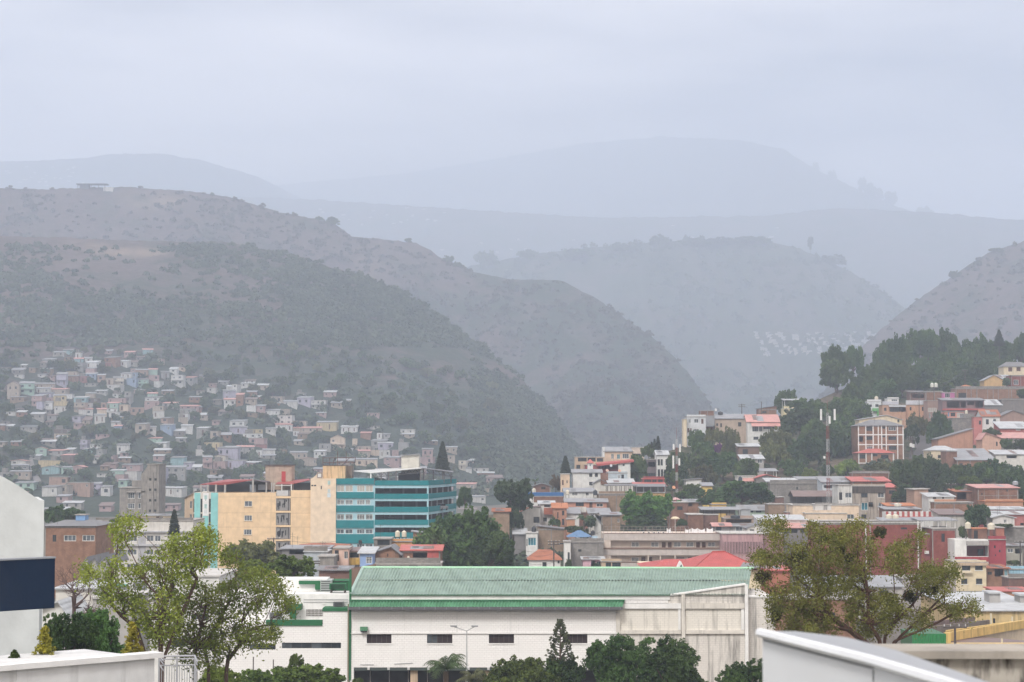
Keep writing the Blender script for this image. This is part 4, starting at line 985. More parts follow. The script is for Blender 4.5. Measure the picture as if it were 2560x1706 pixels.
def rune(kind, cx, y0, y1, par, y=-.085, m=LT, w=11):
    x0, x1 = hx(cx - w), hx(cx + w); z1, z0 = hz_(y0), hz_(y1); t_ = .16; mb = MB()
    if kind == 'H': mb.box(x0, x0 + t_ * 2, y, y + .014, z0, z1).box(x1 - t_ * 2, x1, y, y + .014, z0, z1)
    if kind == 'Y': mb.add([(x0 + .3, y, z1), (x1 - .3, y, z1), ((x0+x1)/2, y, z0)], [(0, 2, 1)])
    if kind == 'O': mb.box((x0+x1)/2 - .35, (x0+x1)/2 + .35, y, y + .014, z0, z1)
    ob('letter', mb, m, par)
rune('H', 173, 453, 486, sp); rune('Y', 173, 488, 500, sp, m=mat('plain', (.25, .24, .24)), w=8); rune('H', 173, 525, 560, sp); rune('O', 173, 572, 600, sp, m=mat('plain', (.6, .62, .63)))
# peach front with its stair screens
hs = [hr(r) for r in ((490, 500, 553, 545), (489, 617, 553, 663), (486, 732, 550, 777))]
mb = MB(); holes_face(mb, hx(275), hx(748), -.5, hz_(432), hs); mb.quad((hx(275), 0, hz_(432)), (hx(748), 0, hz_(432)), (hx(748), 20, hz_(432)), (hx(275), 20, hz_(432))); hp.part('wall', mb, PEACH)
for h in hs: window(hp, h, 'l'); hp.part('sill', MB().box(h[0] - .1, h[1] + .1, -.1, .02, h[2] - .14, h[2] - .003), mat('plaster', (.5, .36, .22), .6))
for Y in (466, 596, 712): hp.part('joint', MB().box(hx(275), hx(747), -.02, -.003, hz_(Y + 2), hz_(Y)), mat('plain', (.42, .29, .18)))
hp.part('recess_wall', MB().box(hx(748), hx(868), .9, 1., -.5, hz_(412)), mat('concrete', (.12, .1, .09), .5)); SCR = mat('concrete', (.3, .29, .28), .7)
for i, (Y0, Y1) in enumerate(((414, 458), (480, 578), (598, 695), (715, 808), (832, 900))):
    s_ = hp.part('stair_screen', MB().box(hx(750), hx(847), .25, .4, hz_(Y1), hz_(Y0)), mat('plain', (.5, .5, .5)) if i == 0 else SCR)
    if i:
        rr = random.Random(i)
        for k in range(10): x_ = hx(756 + rr.random() * 80); z_ = hz_(Y0 + 8 + rr.random() * (Y1 - Y0) * .35); ob('slot', MB().box(x_, x_ + .18, .21, .248, z_ - (.4 + rr.random() * 1.1), z_), DARK, s_)
    hp.part('pipe', MB().bar((hx(858), .2, hz_(Y1)), (hx(858), .2, hz_(Y0)), .1, 6), mat('plain', (.35, .33, .33)))
for Y0, Y1 in ((460, 478), (580, 596), (697, 713), (811, 828)): hp.part('floor_band', MB().box(hx(748), hx(868), .0, .24, hz_(Y1), hz_(Y0)), PEACH)
mb = MB(); holes_face(mb, hx(868), hx(1032), -.5, hz_(412), []); mb.quad((hx(868), 0, hz_(412)), (hx(1032), 0, hz_(412)), (hx(1032), 20, hz_(412)), (hx(868), 20, hz_(412))); hp.part('wall', mb, PEACH)
for Y in (470, 598, 712): hp.part('joint', MB().box(hx(869), hx(1031), -.02, -.003, hz_(Y + 2), hz_(Y)), mat('plain', (.42, .29, .18)))
mb = MB(); hs = [hr(r) for r in ((1037, 367, 1055, 379), (1060, 367, 1078, 379), (1115, 376, 1124, 404))]; holes_face(mb, hx(1032), hx(1240), -.5, hz_(316), hs, -.5, .3); shell(mb, hx(1032), hx(1240), 18, -.5, hz_(316), -.5); hp.part('wall', mb, CREAM2)
for h in hs: hp.part('vent', MB().box(h[0], h[1], -.3, -.25, h[2], h[3]), DARK)
mb = MB().slab([(hx(1045), -.48, hz_(314)), (hx(1128), -.48, hz_(314)), (hx(1128), -.48, hz_(268)), (hx(1085), -.48, hz_(280))][::-1], .4, 1); hp.part('parapet', mb, CREAM2)
f = MB(); q = hr((1084, 266, 1126, 312)); f.box(q[0], q[1], -.62, -.5, q[3] - .25, q[3]).box(q[0], q[1], -.62, -.5, q[2], q[2] + .2).box(q[0], q[0] + .2, -.62, -.5, q[2] + .2, q[3] - .25).box(q[1] - .2, q[1], -.62, -.5, q[2] + .2, q[3] - .25); hp.part('sign_frame', f, mat('plain', (.3, .24, .2))); hp.part('sign_panel', MB().box(q[0] + .2, q[1] - .2, -.58, -.55, q[2] + .2, q[2] + 1.2), WFRAME)
rune('H', 1183, 334, 366, hp.e, -.515, mat('plain', (.5, .66, .62))); rune('Y', 1183, 369, 378, hp.e, -.515, mat('plain', (.45, .28, .22)), 6); rune('H', 1183, 402, 432, hp.e, -.515, mat('plain', (.58, .66, .66))); rune('O', 1183, 436, 470, hp.e, -.515, mat('plain', (.58, .66, .7)))
mb = MB().box(hx(1128), hx(1308), .5, 8, hz_(316), hz_(212)); hp.part('lift_tower', mb, mat('plaster', (.68, .48, .28), .95)); hp.part('tower_cap', MB().box(hx(1126), hx(1312), .4, 8.2, hz_(212) + .002, hz_(208)), DFRAME)
hp.part('tower_side', MB().box(hx(1306), hx(1355), 4., 9., hz_(316), hz_(213)), mat('concrete', (.2, .15, .12), .8))
fr_ = MB()
for a, c in (((1135, 148), (1400, 145)), ((1135, 186), (1400, 186)), ((1135, 148), (1135, 210)), ((1190, 148), (1190, 210)), ((1255, 90), (1255, 210)), ((1325, 95), (1325, 186)), ((1400, 145), (1400, 186)), ((1290, 210), (1350, 150)), ((1230, 150), (1215, 210))): fr_.bar(hp.pt('T', *a, 2.), hp.pt('T', *c, 2.), .06, 4)
hp.part('sign_scaffold', fr_, mat('plain', (.14, .07, .06)))
lh = MB(); h = hp.pt('T', 665, 330, 9), hp.pt('T', 880, 210, 9); lh.box(h[0][0], h[1][0], 9, 15, h[0][2] - 2, h[1][2]); hp.part('lift_house', lh, mat('concrete', (.45, .36, .29), .5)); hp.part('door', MB().box(hp.pt('T', 797, 330, 9)[0], hp.pt('T', 830, 330, 9)[0], 8.93, 8.998, h[0][2] - .3, hp.pt('T', 800, 258, 9)[2]), REDP)
hp.part('lift_house_roof', MB().box(h[0][0] - .2, h[1][0] + .2, 8.7, 15.2, h[1][2] + .003, h[1][2] + .2), DFRAME)
# red roofs over the roof terrace
def hq(pts, th, m, name='terrace_roof'): mb = MB().slab([hp.pt('O', *p) for p in pts], th); return hp.part(name, mb, m)
RED_R = mat('tin', (.36, .075, .07), .25)
hq([(145, 376, .3), (600, 380, .3), (1115, 289, .3), (660, 284, 13.5)], .1, RED_R); hq([(1115, 289, .3), (1352, 332, .3), (1480, 322, 13), (900, 284, 13.5)], .1, mat('tin', (.12, .1, .12), .3))
hq([(1540, 366, .5), (1830, 370, .5), (2178, 290, .5), (2150, 272, 13), (1600, 318, 13)], .1, RED_R)
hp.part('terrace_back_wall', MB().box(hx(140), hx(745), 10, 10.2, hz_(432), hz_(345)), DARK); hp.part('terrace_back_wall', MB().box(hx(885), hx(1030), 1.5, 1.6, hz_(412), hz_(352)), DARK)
for X_ in (165, 295, 445, 612, 1125, 1365, 1465, 1503): a = hp.pt('O', X_, 530, .25); t_ = hp.pt('O', X_, {612: 385, 1125: 295, 1365: 340, 1465: 345, 1503: 350}.get(X_, 382), .25); hp.part('post', MB().box(a[0] - (.25 if X_ in (295, 445, 612, 1125) else .12), a[0] + .14, .1, .4, a[2] - .1, t_[2]), mat('concrete', (.42, .4, .38), .4))
for X_ in (1650, 1825): a = hp.pt('O', X_, 490, .3); t_ = hp.pt('O', X_, 372, .3); hp.part('post', MB().box(a[0] - .1, a[0] + .1, .2, .4, a[2], t_[2]), WFRAME)
for r in ((1060, 382, 1108, 520), (1140, 384, 1176, 520), (1215, 382, 1345, 480)): a = hp.pt('O', r[0], r[3], 6.); c = hp.pt('O', r[2], r[1], 6.); hp.part('panel', MB().box(a[0], c[0], 6, 6.1, a[2], c[2]), mat('plain', (.36, .42, .5)))
hp.part('rail', MB().bar(hp.pt('O', 1535, 402, .3), hp.pt('O', 1810, 398, .3), .07, 4), WFRAME)
# banded window wing
tz = [(315, 362), (427, 478), (537, 588), (657, 720), (770, 845)]; wz = [(372, 424), (490, 530), (608, 654), (730, 768), (850, 880)]
hs = []; st = []
for i, (Y0, Y1) in enumerate(wz):
    for k, (a, c) in enumerate(((1246, 1307), (1315, 1377), (1410, 1474), (1481, 1541))): hs.append(hr((a, Y0, c - (22 if i == 1 and k == 3 else 0), Y1))); st.append(('c', 'lx', 'x', 'l', 'l')[i])
mb = MB(); holes_face(mb, hx(1240), hx(1549), -.5, hz_(318), hs, 0, .2); shell(mb, hx(1240), hx(1549), 20, -.5, hz_(318)); hp.part('wall', mb, LBLU)
for h, s_ in zip(hs, st): window(hp, h, s_)
for Y0, Y1 in tz: hp.part('teal_band', MB().box(hx(1240), hx(1549), -.22, -.003, hz_(Y1), hz_(Y0)), TEAL)
# open parking decks: front, then the long side running back
A_ = (hx(1556), 0.); B_ = (hx(1994), 0.); cB = P(zx('T', 2222), zy('T', 500), 446.); C_ = (cB.x - hp.o.x, 446. - 415.)
def seg(name, a, c, z0, z1, t_, m, off=0.):
    dx, dy = c[0] - a[0], c[1] - a[1]; l_ = math.hypot(dx, dy); nx, ny = dy / l_, -dx / l_
    a0 = (a[0] + nx * off, a[1] + ny * off); c0 = (c[0] + nx * off, c[1] + ny * off); a1 = (a0[0] - nx * t_, a0[1] - ny * t_); c1 = (c0[0] - nx * t_, c0[1] - ny * t_)
    mb = MB().add([(*a0, z0), (*c0, z0), (*c1, z0), (*a1, z0), (*a0, z1), (*c0, z1), (*c1, z1), (*a1, z1)], [(0, 3, 2, 1), (4, 5, 6, 7), (0, 1, 5, 4), (1, 2, 6, 5), (2, 3, 7, 6), (3, 0, 4, 7)]); return hp.part(name, mb, m)
PK = [(332, 372, 395), (440, 482, 501), (547, 591, 612), (653, 695, 716), (756, 800, 822)]
for i, (y0, y1, y2) in enumerate(PK):
    a0, a1, a2 = hz_(y0), hz_(y1), hz_(y2)
    seg('teal_band', A_, B_, a1, a0, .2, TEAL, .12); seg('beam', A_, B_, a2, a1 - .003, .3, LBLU); seg('teal_band', B_, C_, a1, a0, .2, TEAL, .12); seg('beam', B_, C_, a2, a1 - .003, .3, LBLU)
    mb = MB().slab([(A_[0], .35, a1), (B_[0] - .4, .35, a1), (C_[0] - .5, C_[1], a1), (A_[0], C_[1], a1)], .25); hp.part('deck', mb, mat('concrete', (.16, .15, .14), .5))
for px_, w2 in ((1553, 6), (1990, 7)): hp.part('column', MB().box(hx(px_ - w2), hx(px_ + w2), -.06, .34, -.5, hz_(370)), LBLU)
hp.part('column', MB().box(C_[0] - .55, C_[0] + .05, C_[1] - .6, C_[1] + .05, -.5, hz_(372)), LBLU)
for k in range(1, 5): f = k / 5; hp.part('column', MB().box(B_[0] + (C_[0]-B_[0])*f - .7, B_[0] + (C_[0]-B_[0])*f - .4, C_[1]*f - .2, C_[1]*f + .2, -.5, hz_(372)), mat('concrete', (.3, .32, .33), .4))
for k in range(1, 4): x_ = A_[0] + (B_[0] - A_[0]) * k / 4; hp.part('column', MB().box(x_ - .2, x_ + .2, 7, 7.4, -.5, hz_(372)), mat('concrete', (.2, .2, .2), .4))
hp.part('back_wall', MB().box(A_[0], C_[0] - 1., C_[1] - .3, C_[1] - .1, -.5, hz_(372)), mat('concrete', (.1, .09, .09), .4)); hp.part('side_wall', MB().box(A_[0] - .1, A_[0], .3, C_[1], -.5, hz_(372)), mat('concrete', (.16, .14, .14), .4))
# metal roof on the top deck
def hP(pts, th, m, name='deck_roof'): mb = MB().slab([hp.pt('P', *p) for p in pts], th); return hp.part(name, mb, m)
hP([(640, 387, 1), (1582, 297, 1), (1450, 277, 24), (300, 348, 24)], .12, mat('tin', (.62, .63, .62), .15)); hP([(1582, 297, 1), (2162, 372, 22), (2150, 352, 30), (1450, 277, 24)], .12, mat('tin', (.2, .2, .22), .2))  # right slope darker: shade of the white roof's underside painted into its colour
tb = MB(); TA, TB_ = Vector(hp.pt('P', 650, 392, 1.1)), Vector(hp.pt('P', 1575, 303, 1.1)); lo = Vector((0, 0, -.9))
for k in range(16): a = TA.lerp(TB_, k / 16); c = TA.lerp(TB_, (k + 1) / 16); tb.bar(a + lo * (1 if k % 2 else .05), c + lo * (.05 if k % 2 else 1), .05, 4)
tb.bar(TA + lo, TB_ + lo, .07, 4); TC, TD = TB_, Vector(hp.pt('P', 2150, 378, 22))
for k in range(12): a = TC.lerp(TD, k / 12); c = TC.lerp(TD, (k + 1) / 12); tb.bar(a + lo * (1 if k % 2 else .05), c + lo * (.05 if k % 2 else 1), .05, 4)
tb.bar(TC + lo, TD + lo, .07, 4); hp.part('truss', tb, mat('plain', (.1, .1, .11)))
for X_, yt, y_ in ((640, 390, 1.2), (830, 372, 1.2), (965, 360, 1.2), (1105, 345, 1.2), (1560, 302, 1.2), (1610, 302, 4), (1790, 325, 10), (1985, 350, 16), (2115, 368, 21)):
    a = hp.pt('P', X_, 525, y_); c = hp.pt('P', X_, yt, y_); hp.part('post', MB().box(a[0] - .12, a[0] + .12, y_ - .1, y_ + .1, a[2] - .5, c[2]), WFRAME if X_ == 640 else mat('plain', (.16, .15, .16)))
a = hp.pt('P', 1145, 520, 8); c = hp.pt('P', 1520, 395, 8); hp.part('cabin', MB().box(a[0], c[0], 8, 12, a[2] - 1, c[2]), mat('plain', (.08, .08, .09)))
a = hp.pt('T', 1775, 228, 14); c = hp.pt('T', 1920, 122, 14); hp.part('roof_house', MB().box(a[0], c[0], 14, 20, a[2] - 3, c[2]), mat('plaster', (.58, .56, .5), .4)); mb = MB().slab([hp.pt('T', 1758, 124, 13.5), hp.pt('T', 1930, 112, 13.5), hp.pt('T', 1930, 112, 20.5), hp.pt('T', 1758, 124, 20.5)], .2); hp.part('roof_house_roof', mb, rmat('tin'))
mb = MB().slab([hp.pt('T', 1756, 195, 14), hp.pt('T', 1768, 130, 14), hp.pt('T', 1768, 130, 20), hp.pt('T', 1756, 195, 20)], .1); hp.part('louvre', mb, DFRAME)
def car(label, px, py, D, rz, c, s=1.):
    """parked saloon car: body, cabin with glass, wheels"""
    o = ob('parked_car', None, loc=P(px, py, D), rz=rz); tag(o, label, 'car', None); m = mat('metal', c, rough=.25)
    def hull(prof, w, m_, nm, y0=0): 
        n = len(prof); mb = MB().add([(x, y0 - w / 2, z) for x, z in prof] + [(x, y0 + w / 2, z) for x, z in prof], [tuple(range(n)), tuple(range(2*n-1, n-1, -1))] + [((i+1) % n, i, i+n, (i+1) % n + n) for i in range(n)]); return ob(nm, mb, m_, o)
    hull([(-2.1, .3), (2.1, .3), (2.15, .7), (1.9, .9), (1., .97), (-1.5, 1.), (-2.1, .9)], 1.75, m, 'body'); hull([(-1.45, 1.002), (.95, .98), (.35, 1.42), (-.9, 1.43)], 1.5, GLASS, 'cabin'); hull([(-1., 1.432), (.4, 1.422), (.25, 1.47), (-.85, 1.48)], 1.45, m, 'roof')
    for x_ in (-1.3, 1.3):
        for y_ in (-.8, .8): ob('wheel', MB().bar((x_, y_ - .1, .32), (x_, y_ + .1, .32), .32, 12), DARK, o)
    return o
def deck_y(i): return zy('T', PK[i][1])
for i, (X_, dy, c, lab) in enumerate(((850, 2.4, (.4, .42, .44), 'silver car on the open top deck of the teal car park'), )): q = hp.pt('P', X_, 600, dy); car(lab, zx('P', X_), proj((q[0] + hp.o.x, 415 + dy, hp.o.z + hz_(372)))[1], 415 + dy, .1, c)
for X_, dy, lv, c, lab in ((965, 3., 1, (.02, .02, .025), 'black car parked behind the second teal band of the car park'), (800, 2.6, 2, (.35, .36, .38), 'grey car behind the third teal band, left end of the car park'), (1040, 4., 3, (.5, .5, .5), 'pale car on the lower deck of the teal car park'), (1925, 14., 2, (.3, .32, .34), 'grey car behind the third teal band near the right corner')):
    q = hp.pt('P', X_, 800, dy); car(lab, zx('P', X_), proj((q[0] + hp.o.x, 415 + dy, hp.o.z + hz_(PK[lv][1])))[1], 415 + dy, .05 if X_ < 1500 else 1.2, c)

# ---------------------------------------------------------------- buildings on the left
house('C', 'weathered red-brown brick building with grey hipped roof beside the navy sign', (300, 505, 648, 800), 'brick2', ('hip', 462, .2, 'dtin'), [(355, 565, 380, 612, 'b'), (432, 567, 515, 608, 'l'), (558, 567, 640, 608, 'l')], D=345., dep=16., name='brick_building', cat='building', found=20)
house('C', 'small blue roof box on the grey-roofed brick building', (515, 432, 578, 460), 'blue', ('flat', 'slab'), D=352., dep=3., name='roof_hut', cat='hut', found=3)
b = house('C', 'long off-white office block with dark strip windows behind the left tree', (648, 470, 1312, 830), 'offwhite', ('flat', 'slab'),
      [(705, 478, 724, 508, 'b'), (697, 568, 706, 580, 'd'), (727, 568, 736, 580, 'd'), (697, 662, 706, 674, 'd'), (727, 662, 736, 674, 'd')] + [(a, y0, c, y1, 'l') for y0, y1 in ((568, 610), (664, 702), (762, 800)) for a, c in ((780, 850), (862, 930), (994, 1044), (1050, 1092), (1160, 1225), (1235, 1300))],
      D=388., dep=14., name='office_block', cat='building', found=15)
b.part('blind_panel', MB().box(b.X(zx('C', 938)), b.X(zx('C', 990)), -.05, -.003, 2., b.Z(zy('C', 545))), mat('plaster', (.4, .4, .42), .3)); b.part('cornice', MB().box(b.X(zx('C', 772)), b.W, -.5, -.004, b.Z(zy('C', 548)), b.Z(zy('C', 538))), mat('plaster', (.45, .46, .48), .5))
b.part('cornice', MB().box(b.X(zx('C', 772)), b.W, -.5, -.004, b.Z(zy('C', 640)), b.Z(zy('C', 628))), mat('plaster', (.45, .46, .48), .5))
house('C', 'cream roof house with dark door on the off-white office block', (940, 436, 1172, 505), 'cream', ('shed', 426, 'tin'), [(1062, 440, 1085, 500, 'D'), (1088, 440, 1108, 462, '')], D=392., dep=6., name='roof_house', cat='roof house', found=3)
house('C', 'narrow cream house with ornate gable left of the turquoise stripes', (1255, 330, 1316, 520), 'tan', ('shedx', 322, 270, 'dtin'), [(1290, 335, 1308, 385, ''), (1290, 425, 1306, 470, '')], D=425., dep=10., found=12)
b = house('C', 'dark unfinished concrete building with two arched-hood windows', (812, 246, 1000, 470), 'conc', ('flat', 'slab'), [(868, 278, 915, 318, 'l'), (938, 278, 985, 318, 'l'), (868, 350, 915, 388, 'l'), (938, 350, 985, 388, 'l'), (868, 425, 915, 460, 'l')], D=470., dep=12., name='concrete_building', cat='building', found=15)
for a in (862, 932): b.part('window_hood', MB().box(b.X(zx('C', a)), b.X(zx('C', a + 58)), -.5, -.004, b.Z(zy('C', 276)), b.Z(zy('C', 268))), rmat('slab'))
b.part('upper_wall', MB().box(b.X(zx('C', 890)), b.X(zx('C', 990)), 1, 8, b.H + .2, b.Z(zy('C', 196))), wm('conc'))
b = house('C', 'tall bare concrete stair tower with slanting side and small square windows', (1000, 87, 1079, 470), 'conc', ('flat', 'slab'), [(x_, y_, x_ + 15, y_ + 16, 'd') for x_ in (1012, 1048) for y_ in (180, 250, 322, 393)], D=468., dep=9., name='concrete_tower', cat='tower', found=15)
b.part('rib', MB().box(b.X(zx('C', 1030)), b.X(zx('C', 1042)), -.25, -.004, -2, b.Z(zy('C', 140))), wm('conc'))
mb = MB().slab([(b.X(zx('C', 950)), 1.5, b.Z(zy('C', 155), 0, 1.5)), (0, 1.5, b.H), (0, 1.5, -2), (b.X(zx('C', 950)), 1.5, -2)][::-1], 6., 1); b.part('side_wall', mb, wm('conc'))
saw = Bl('sawtooth_shed', 'grey shed with three pointed sawtooth gables below the brick building', 'shed', zx('C', 545), zx('C', 735), zy('C', 775), gy(300), 300., 16.)
for i, (a, c, pk, yp) in enumerate(((545, 600, 590, 718), (600, 655, 645, 722), (655, 735, 712, 722))):
    x0, x1, xp = saw.X(zx('C', a)), saw.X(zx('C', c)), saw.X(zx('C', pk)); zp = saw.Z(zy('C', yp)); z0 = saw.H; y_ = .0
    saw.part('gable_wall', MB().slab([(x0, y_, -.3), (x1, y_, -.3), (x1, y_, z0), (xp, y_, zp), (x0, y_, z0)][::-1], .25, 1), mat('concrete', (.36, .35, .33), .6)); saw.part('roof', MB().slab([(x0, -.2, z0 + .1), (xp, -.2, zp + .1), (xp, 16, zp + .1), (x0, 16, z0 + .1)], .1), rmat('tin')); saw.part('roof', MB().slab([(xp, -.2, zp + .1), (x1, -.2, z0 + .1), (x1, 16, z0 + .1), (xp, 16, zp + .1)], .1), rmat('dtin'))
house('C', 'long white parapet building behind the left feathery tree', (1010, 852, 1490, 1100), 'white', ('flat', 'wslab'), [], D=222., dep=14., name='white_building', cat='building', found=20, dirt=.2)
b = house('C', 'white building with grey roller panel behind the left tree', (815, 862, 1008, 1100), 'white', ('flat', 'wslab'), [(905, 880, 1000, 985, 'o')], D=228., dep=12., name='white_building', cat='building', found=20, dirt=.2)
h = b.R('C', (905, 880, 1000, 985)); b.part('roller_panel', MB().box(h[0], h[1], .1, .15, h[2], h[3]), rmat('tin')); b.part('awning', MB().box(b.X(zx('C', 800)), b.X(zx('C', 868)), -1.2, -.003, b.Z(zy('C', 912)), b.Z(zy('C', 900))), mat('plain', (.12, .36, .28)))
house('C', 'low pale concrete block with flat roof behind the bare tree', (628, 1000, 905, 1160), 'grey', ('flat', 'wslab'), [(670, 1085, 740, 1150, 'd')], D=205., dep=10., name='low_building', cat='building', found=12)
house('C', 'low white-roofed shed left of the bare brown tree', (378, 935, 640, 1060), 'offwhite', ('shed', 878, 'wtin'), [], D=240., dep=14., name='shed', cat='shed', found=12)
house('C', 'white gabled wall below the navy sign board', (266, 1075, 430, 1330), 'white', ('gfront', 395, 1022, 'wtin'), [], D=165., dep=8., name='white_house', cat='house', found=12, dirt=.15)
house('C', 'white building glimpsed through the trunks of the left tree', (1020, 1010, 1500, 1300), 'white', ('flat', 'wslab'), [(1100, 1105, 1220, 1140, 'd'), (1300, 1105, 1420, 1140, 'd'), (1170, 1270, 1260, 1330, 'd')], D=195., dep=10., name='white_building', cat='building', found=8, dirt=.2)

# ---------------------------------------------------------------- houses between the hospital and the warehouse
def hT(label, r, wall, rf, wins=(), D=300., dep=8., **k): return house('T', label, r, wall, rf, wins, D=D, dep=dep, found=25., **k)
hT('low house with a wide hipped clay-tile roof below the peach wall', (900, 880, 1300, 950), 'tan', ('hip', 842, .3, 'tile'), D=335., dep=12.)
hT('grey shed with a long white-edged roof next to the clay-tile roof', (800, 893, 1170, 960), 'dgrey', ('shed', 866, 'tin'), [(860, 898, 1000, 935, 'o')], D=318., dep=9., name='shed', cat='shed')
hT('silver corrugated-iron shed below the white-edged roof', (980, 918, 1172, 1070), (.42, .46, .5), ('flat', 'wtin'), [], D=300., dep=6., name='shed', cat='shed')
hT('stained bare concrete wall house right of the silver shed', (1100, 958, 1225, 1080), 'conc', ('flat', 'slab'), [], D=292., dep=6.)
hT('pink two-storey house with a tall white window beside the ochre balcony', (1225, 890, 1344, 1080), (.66, .46, .38), ('flat', 'slab'), [(1230, 902, 1264, 990, 'k'), (1308, 912, 1339, 972, '')], D=298., dep=7.)
b = hT('rusty-roofed house with an ochre balcony parapet', (1344, 912, 1436, 1080), 'tan', ('shed', 884, 'rust'), [(1352, 920, 1428, 962, 'd')], D=300., dep=7.); b.part('balcony', MB().box(b.X(zx('T', 1342)), b.X(zx('T', 1440)), -.9, -.003, b.Z(zy('T', 1018)), b.Z(zy('T', 966))), wm((.6, .38, .1), .8))
hT('light blue house with white-edged roof and grille window', (1436, 930, 1540, 1080), (.28, .4, .66), ('shed', 880, 'wtin'), [(1486, 956, 1536, 1010, 'x')], D=296., dep=9.)
hT('brown brick gable house right of the light blue house', (1540, 930, 1756, 1080), 'brick2', ('gfront', 1690, 878, 'dtin'), [(1660, 895, 1668, 955, 'd')], D=302., dep=10.)
b = hT('house with red tin roof and white porch slab under the big tree', (1780, 905, 2095, 1080), 'brick', ('gable', 862, 'rtin'), [(1870, 910, 1985, 965, 'o')], D=306., dep=10.); b.part('porch_slab', MB().box(b.X(zx('T', 1782)), b.X(zx('T', 1986)), -1.5, -.003, b.Z(zy('T', 1002)), b.Z(zy('T', 976))), WHT); b.part('red_panel', MB().box(b.X(zx('T', 1988)), b.X(zx('T', 2080)), -.08, -.003, b.Z(zy('T', 1000)), b.Z(zy('T', 906))), wm('red'))
hT('small grey block room with rusty tin front below the teal wing', (1550, 812, 1692, 880), 'block', ('flat', 'slab'), [(1580, 820, 1680, 860, 'd')], D=332., dep=6.)
hT('orange-plastered wall house under the two cream roof tanks', (1692, 834, 1925, 900), (.56, .3, .14), ('flat', 'slab'), [], D=334., dep=7.)
hT('small brick stair head right of the two cream roof tanks', (1872, 768, 1955, 840), 'brick2', ('shedx', 750, 766, 'tin'), [], D=337., dep=4.)
tank('cream water tank, left of the pair in front of the teal wing', zx('T', 1745), zy('T', 832), 335.5, 16, wpx=12, legs=12.); tank('cream water tank, right of the pair in front of the teal wing', zx('T', 1798), zy('T', 832), 335.5, 16, wpx=12, legs=12.)
tank('black water tank on the low roof below the teal windows', zx('T', 1440), zy('T', 852), 330., 11, (.02, .02, .022))
tank('small cream water tank on the white porch slab', zx('T', 1833), zy('T', 976), 303., 8)
hT('dark-roofed brick house at the corner of the white annex', (1105, 1068, 1350, 1180), 'dbrick', ('gable', 1035, 'dtin'), [], D=262., dep=9.)
house('D', 'rendered wall house with faded paint behind the annex cooling units', (1395, 118, 1990, 200), 'offwhite', ('flat', 'slab'), [(1700, 128, 1780, 150, 'd')], D=262., dep=6., found=25)
# ---------------------------------------------------------------- the motel-like block with galleries
mo = Bl('gallery_block', 'long cream two-storey block with open galleries and rooftop railing', 'building', zx('h3', 1208), zx('h7', 566), zy('h3', 1100), gy(400), 400., 14.)
MC = mat('plaster', (.58, .49, .42), .3); MC2 = mat('plaster', (.5, .45, .42), .35); MBR = mat('plaster', (.2, .13, .1), .4)
ws = [('h3', r) for r in ((1522, 1195, 1608, 1248, 'lx'), (1742, 1195, 1828, 1248, 'lx'), (1865, 1195, 1908, 1256, 'D'), (1933, 1195, 1975, 1256, 'D'), (1997, 1195, 2080, 1248, 'lx'), (2138, 1195, 2222, 1248, 'lx'), (2250, 1195, 2293, 1256, 'D'), (1520, 1365, 1605, 1412, 'lx'), (1633, 1362, 1680, 1415, 'D'), (1710, 1362, 1756, 1415, 'D'))] + [('h7', r) for r in ((348, 708, 390, 772, 'D'), (413, 708, 497, 760, 'lx'), (60, 882, 145, 893, 'l'), (190, 878, 235, 893, 'D'))]
hs = [mo.R(z, r) for z, r in ws]; zt3 = mo.Z(zy('h3', 1100)); mb = MB(); holes_face(mb, 0, mo.W, -.5, zt3, hs, 1.2); shell(mb, 0, mo.W, 14, -.5, zt3, 1.2); mo.part('wall', mb, MC)
for h, (z, r) in zip(hs, ws): window(mo, h, r[4], 1.3)
def mz(v): return mo.Z(zy('h3', v))
mo.part('end_wall', MB().box(0, mo.X(zx('h3', 1287)), .01, 1.19, -.5, mz(1100)), MC)
for y0, y1, y2 in ((1097, 1168, 1172), (1275, 1335, 1339)):
    mo.part('gallery_parapet', MB().box(0, mo.W, -.02, .2, mz(y1), mz(y0)), MC2); mo.part('gallery_slab', MB().box(0, mo.W, -.03, 1.19, mz(y2), mz(y1) - .003), MC)
for y0, y1 in ((1253, 1272), (1413, 1421), (1092, 1096)): mo.part('floor_edge', MB().box(-.05, mo.W, -.1, 1.18, mz(y1), mz(y0)), MBR)
mo.part('low_wall', MB().box(mo.X(zx('h3', 1405)), mo.W, -.02, .2, -.5, mz(1423)), MC2)
for X_ in (1700, 1835, 2000): mo.part('gallery_post', MB().box(mo.X(zx('h3', X_)), mo.X(zx('h3', X_ + 14)), .0, .18, -.5, mz(1340)), MC)
for k in range(22): x_ = mo.W * .72 * k / 21; mo.part('rail_post', MB().bar((x_, .3, zt3), (x_, .3, mz(1017)), .035, 4), mat('plain', (.3, .27, .24)))
for Y in (1019, 1050): mo.part('rail', MB().bar((0, .3, mz(Y)), (mo.W * .72, .3, mz(Y)), .03, 4), mat('plain', (.3, .27, .24)))
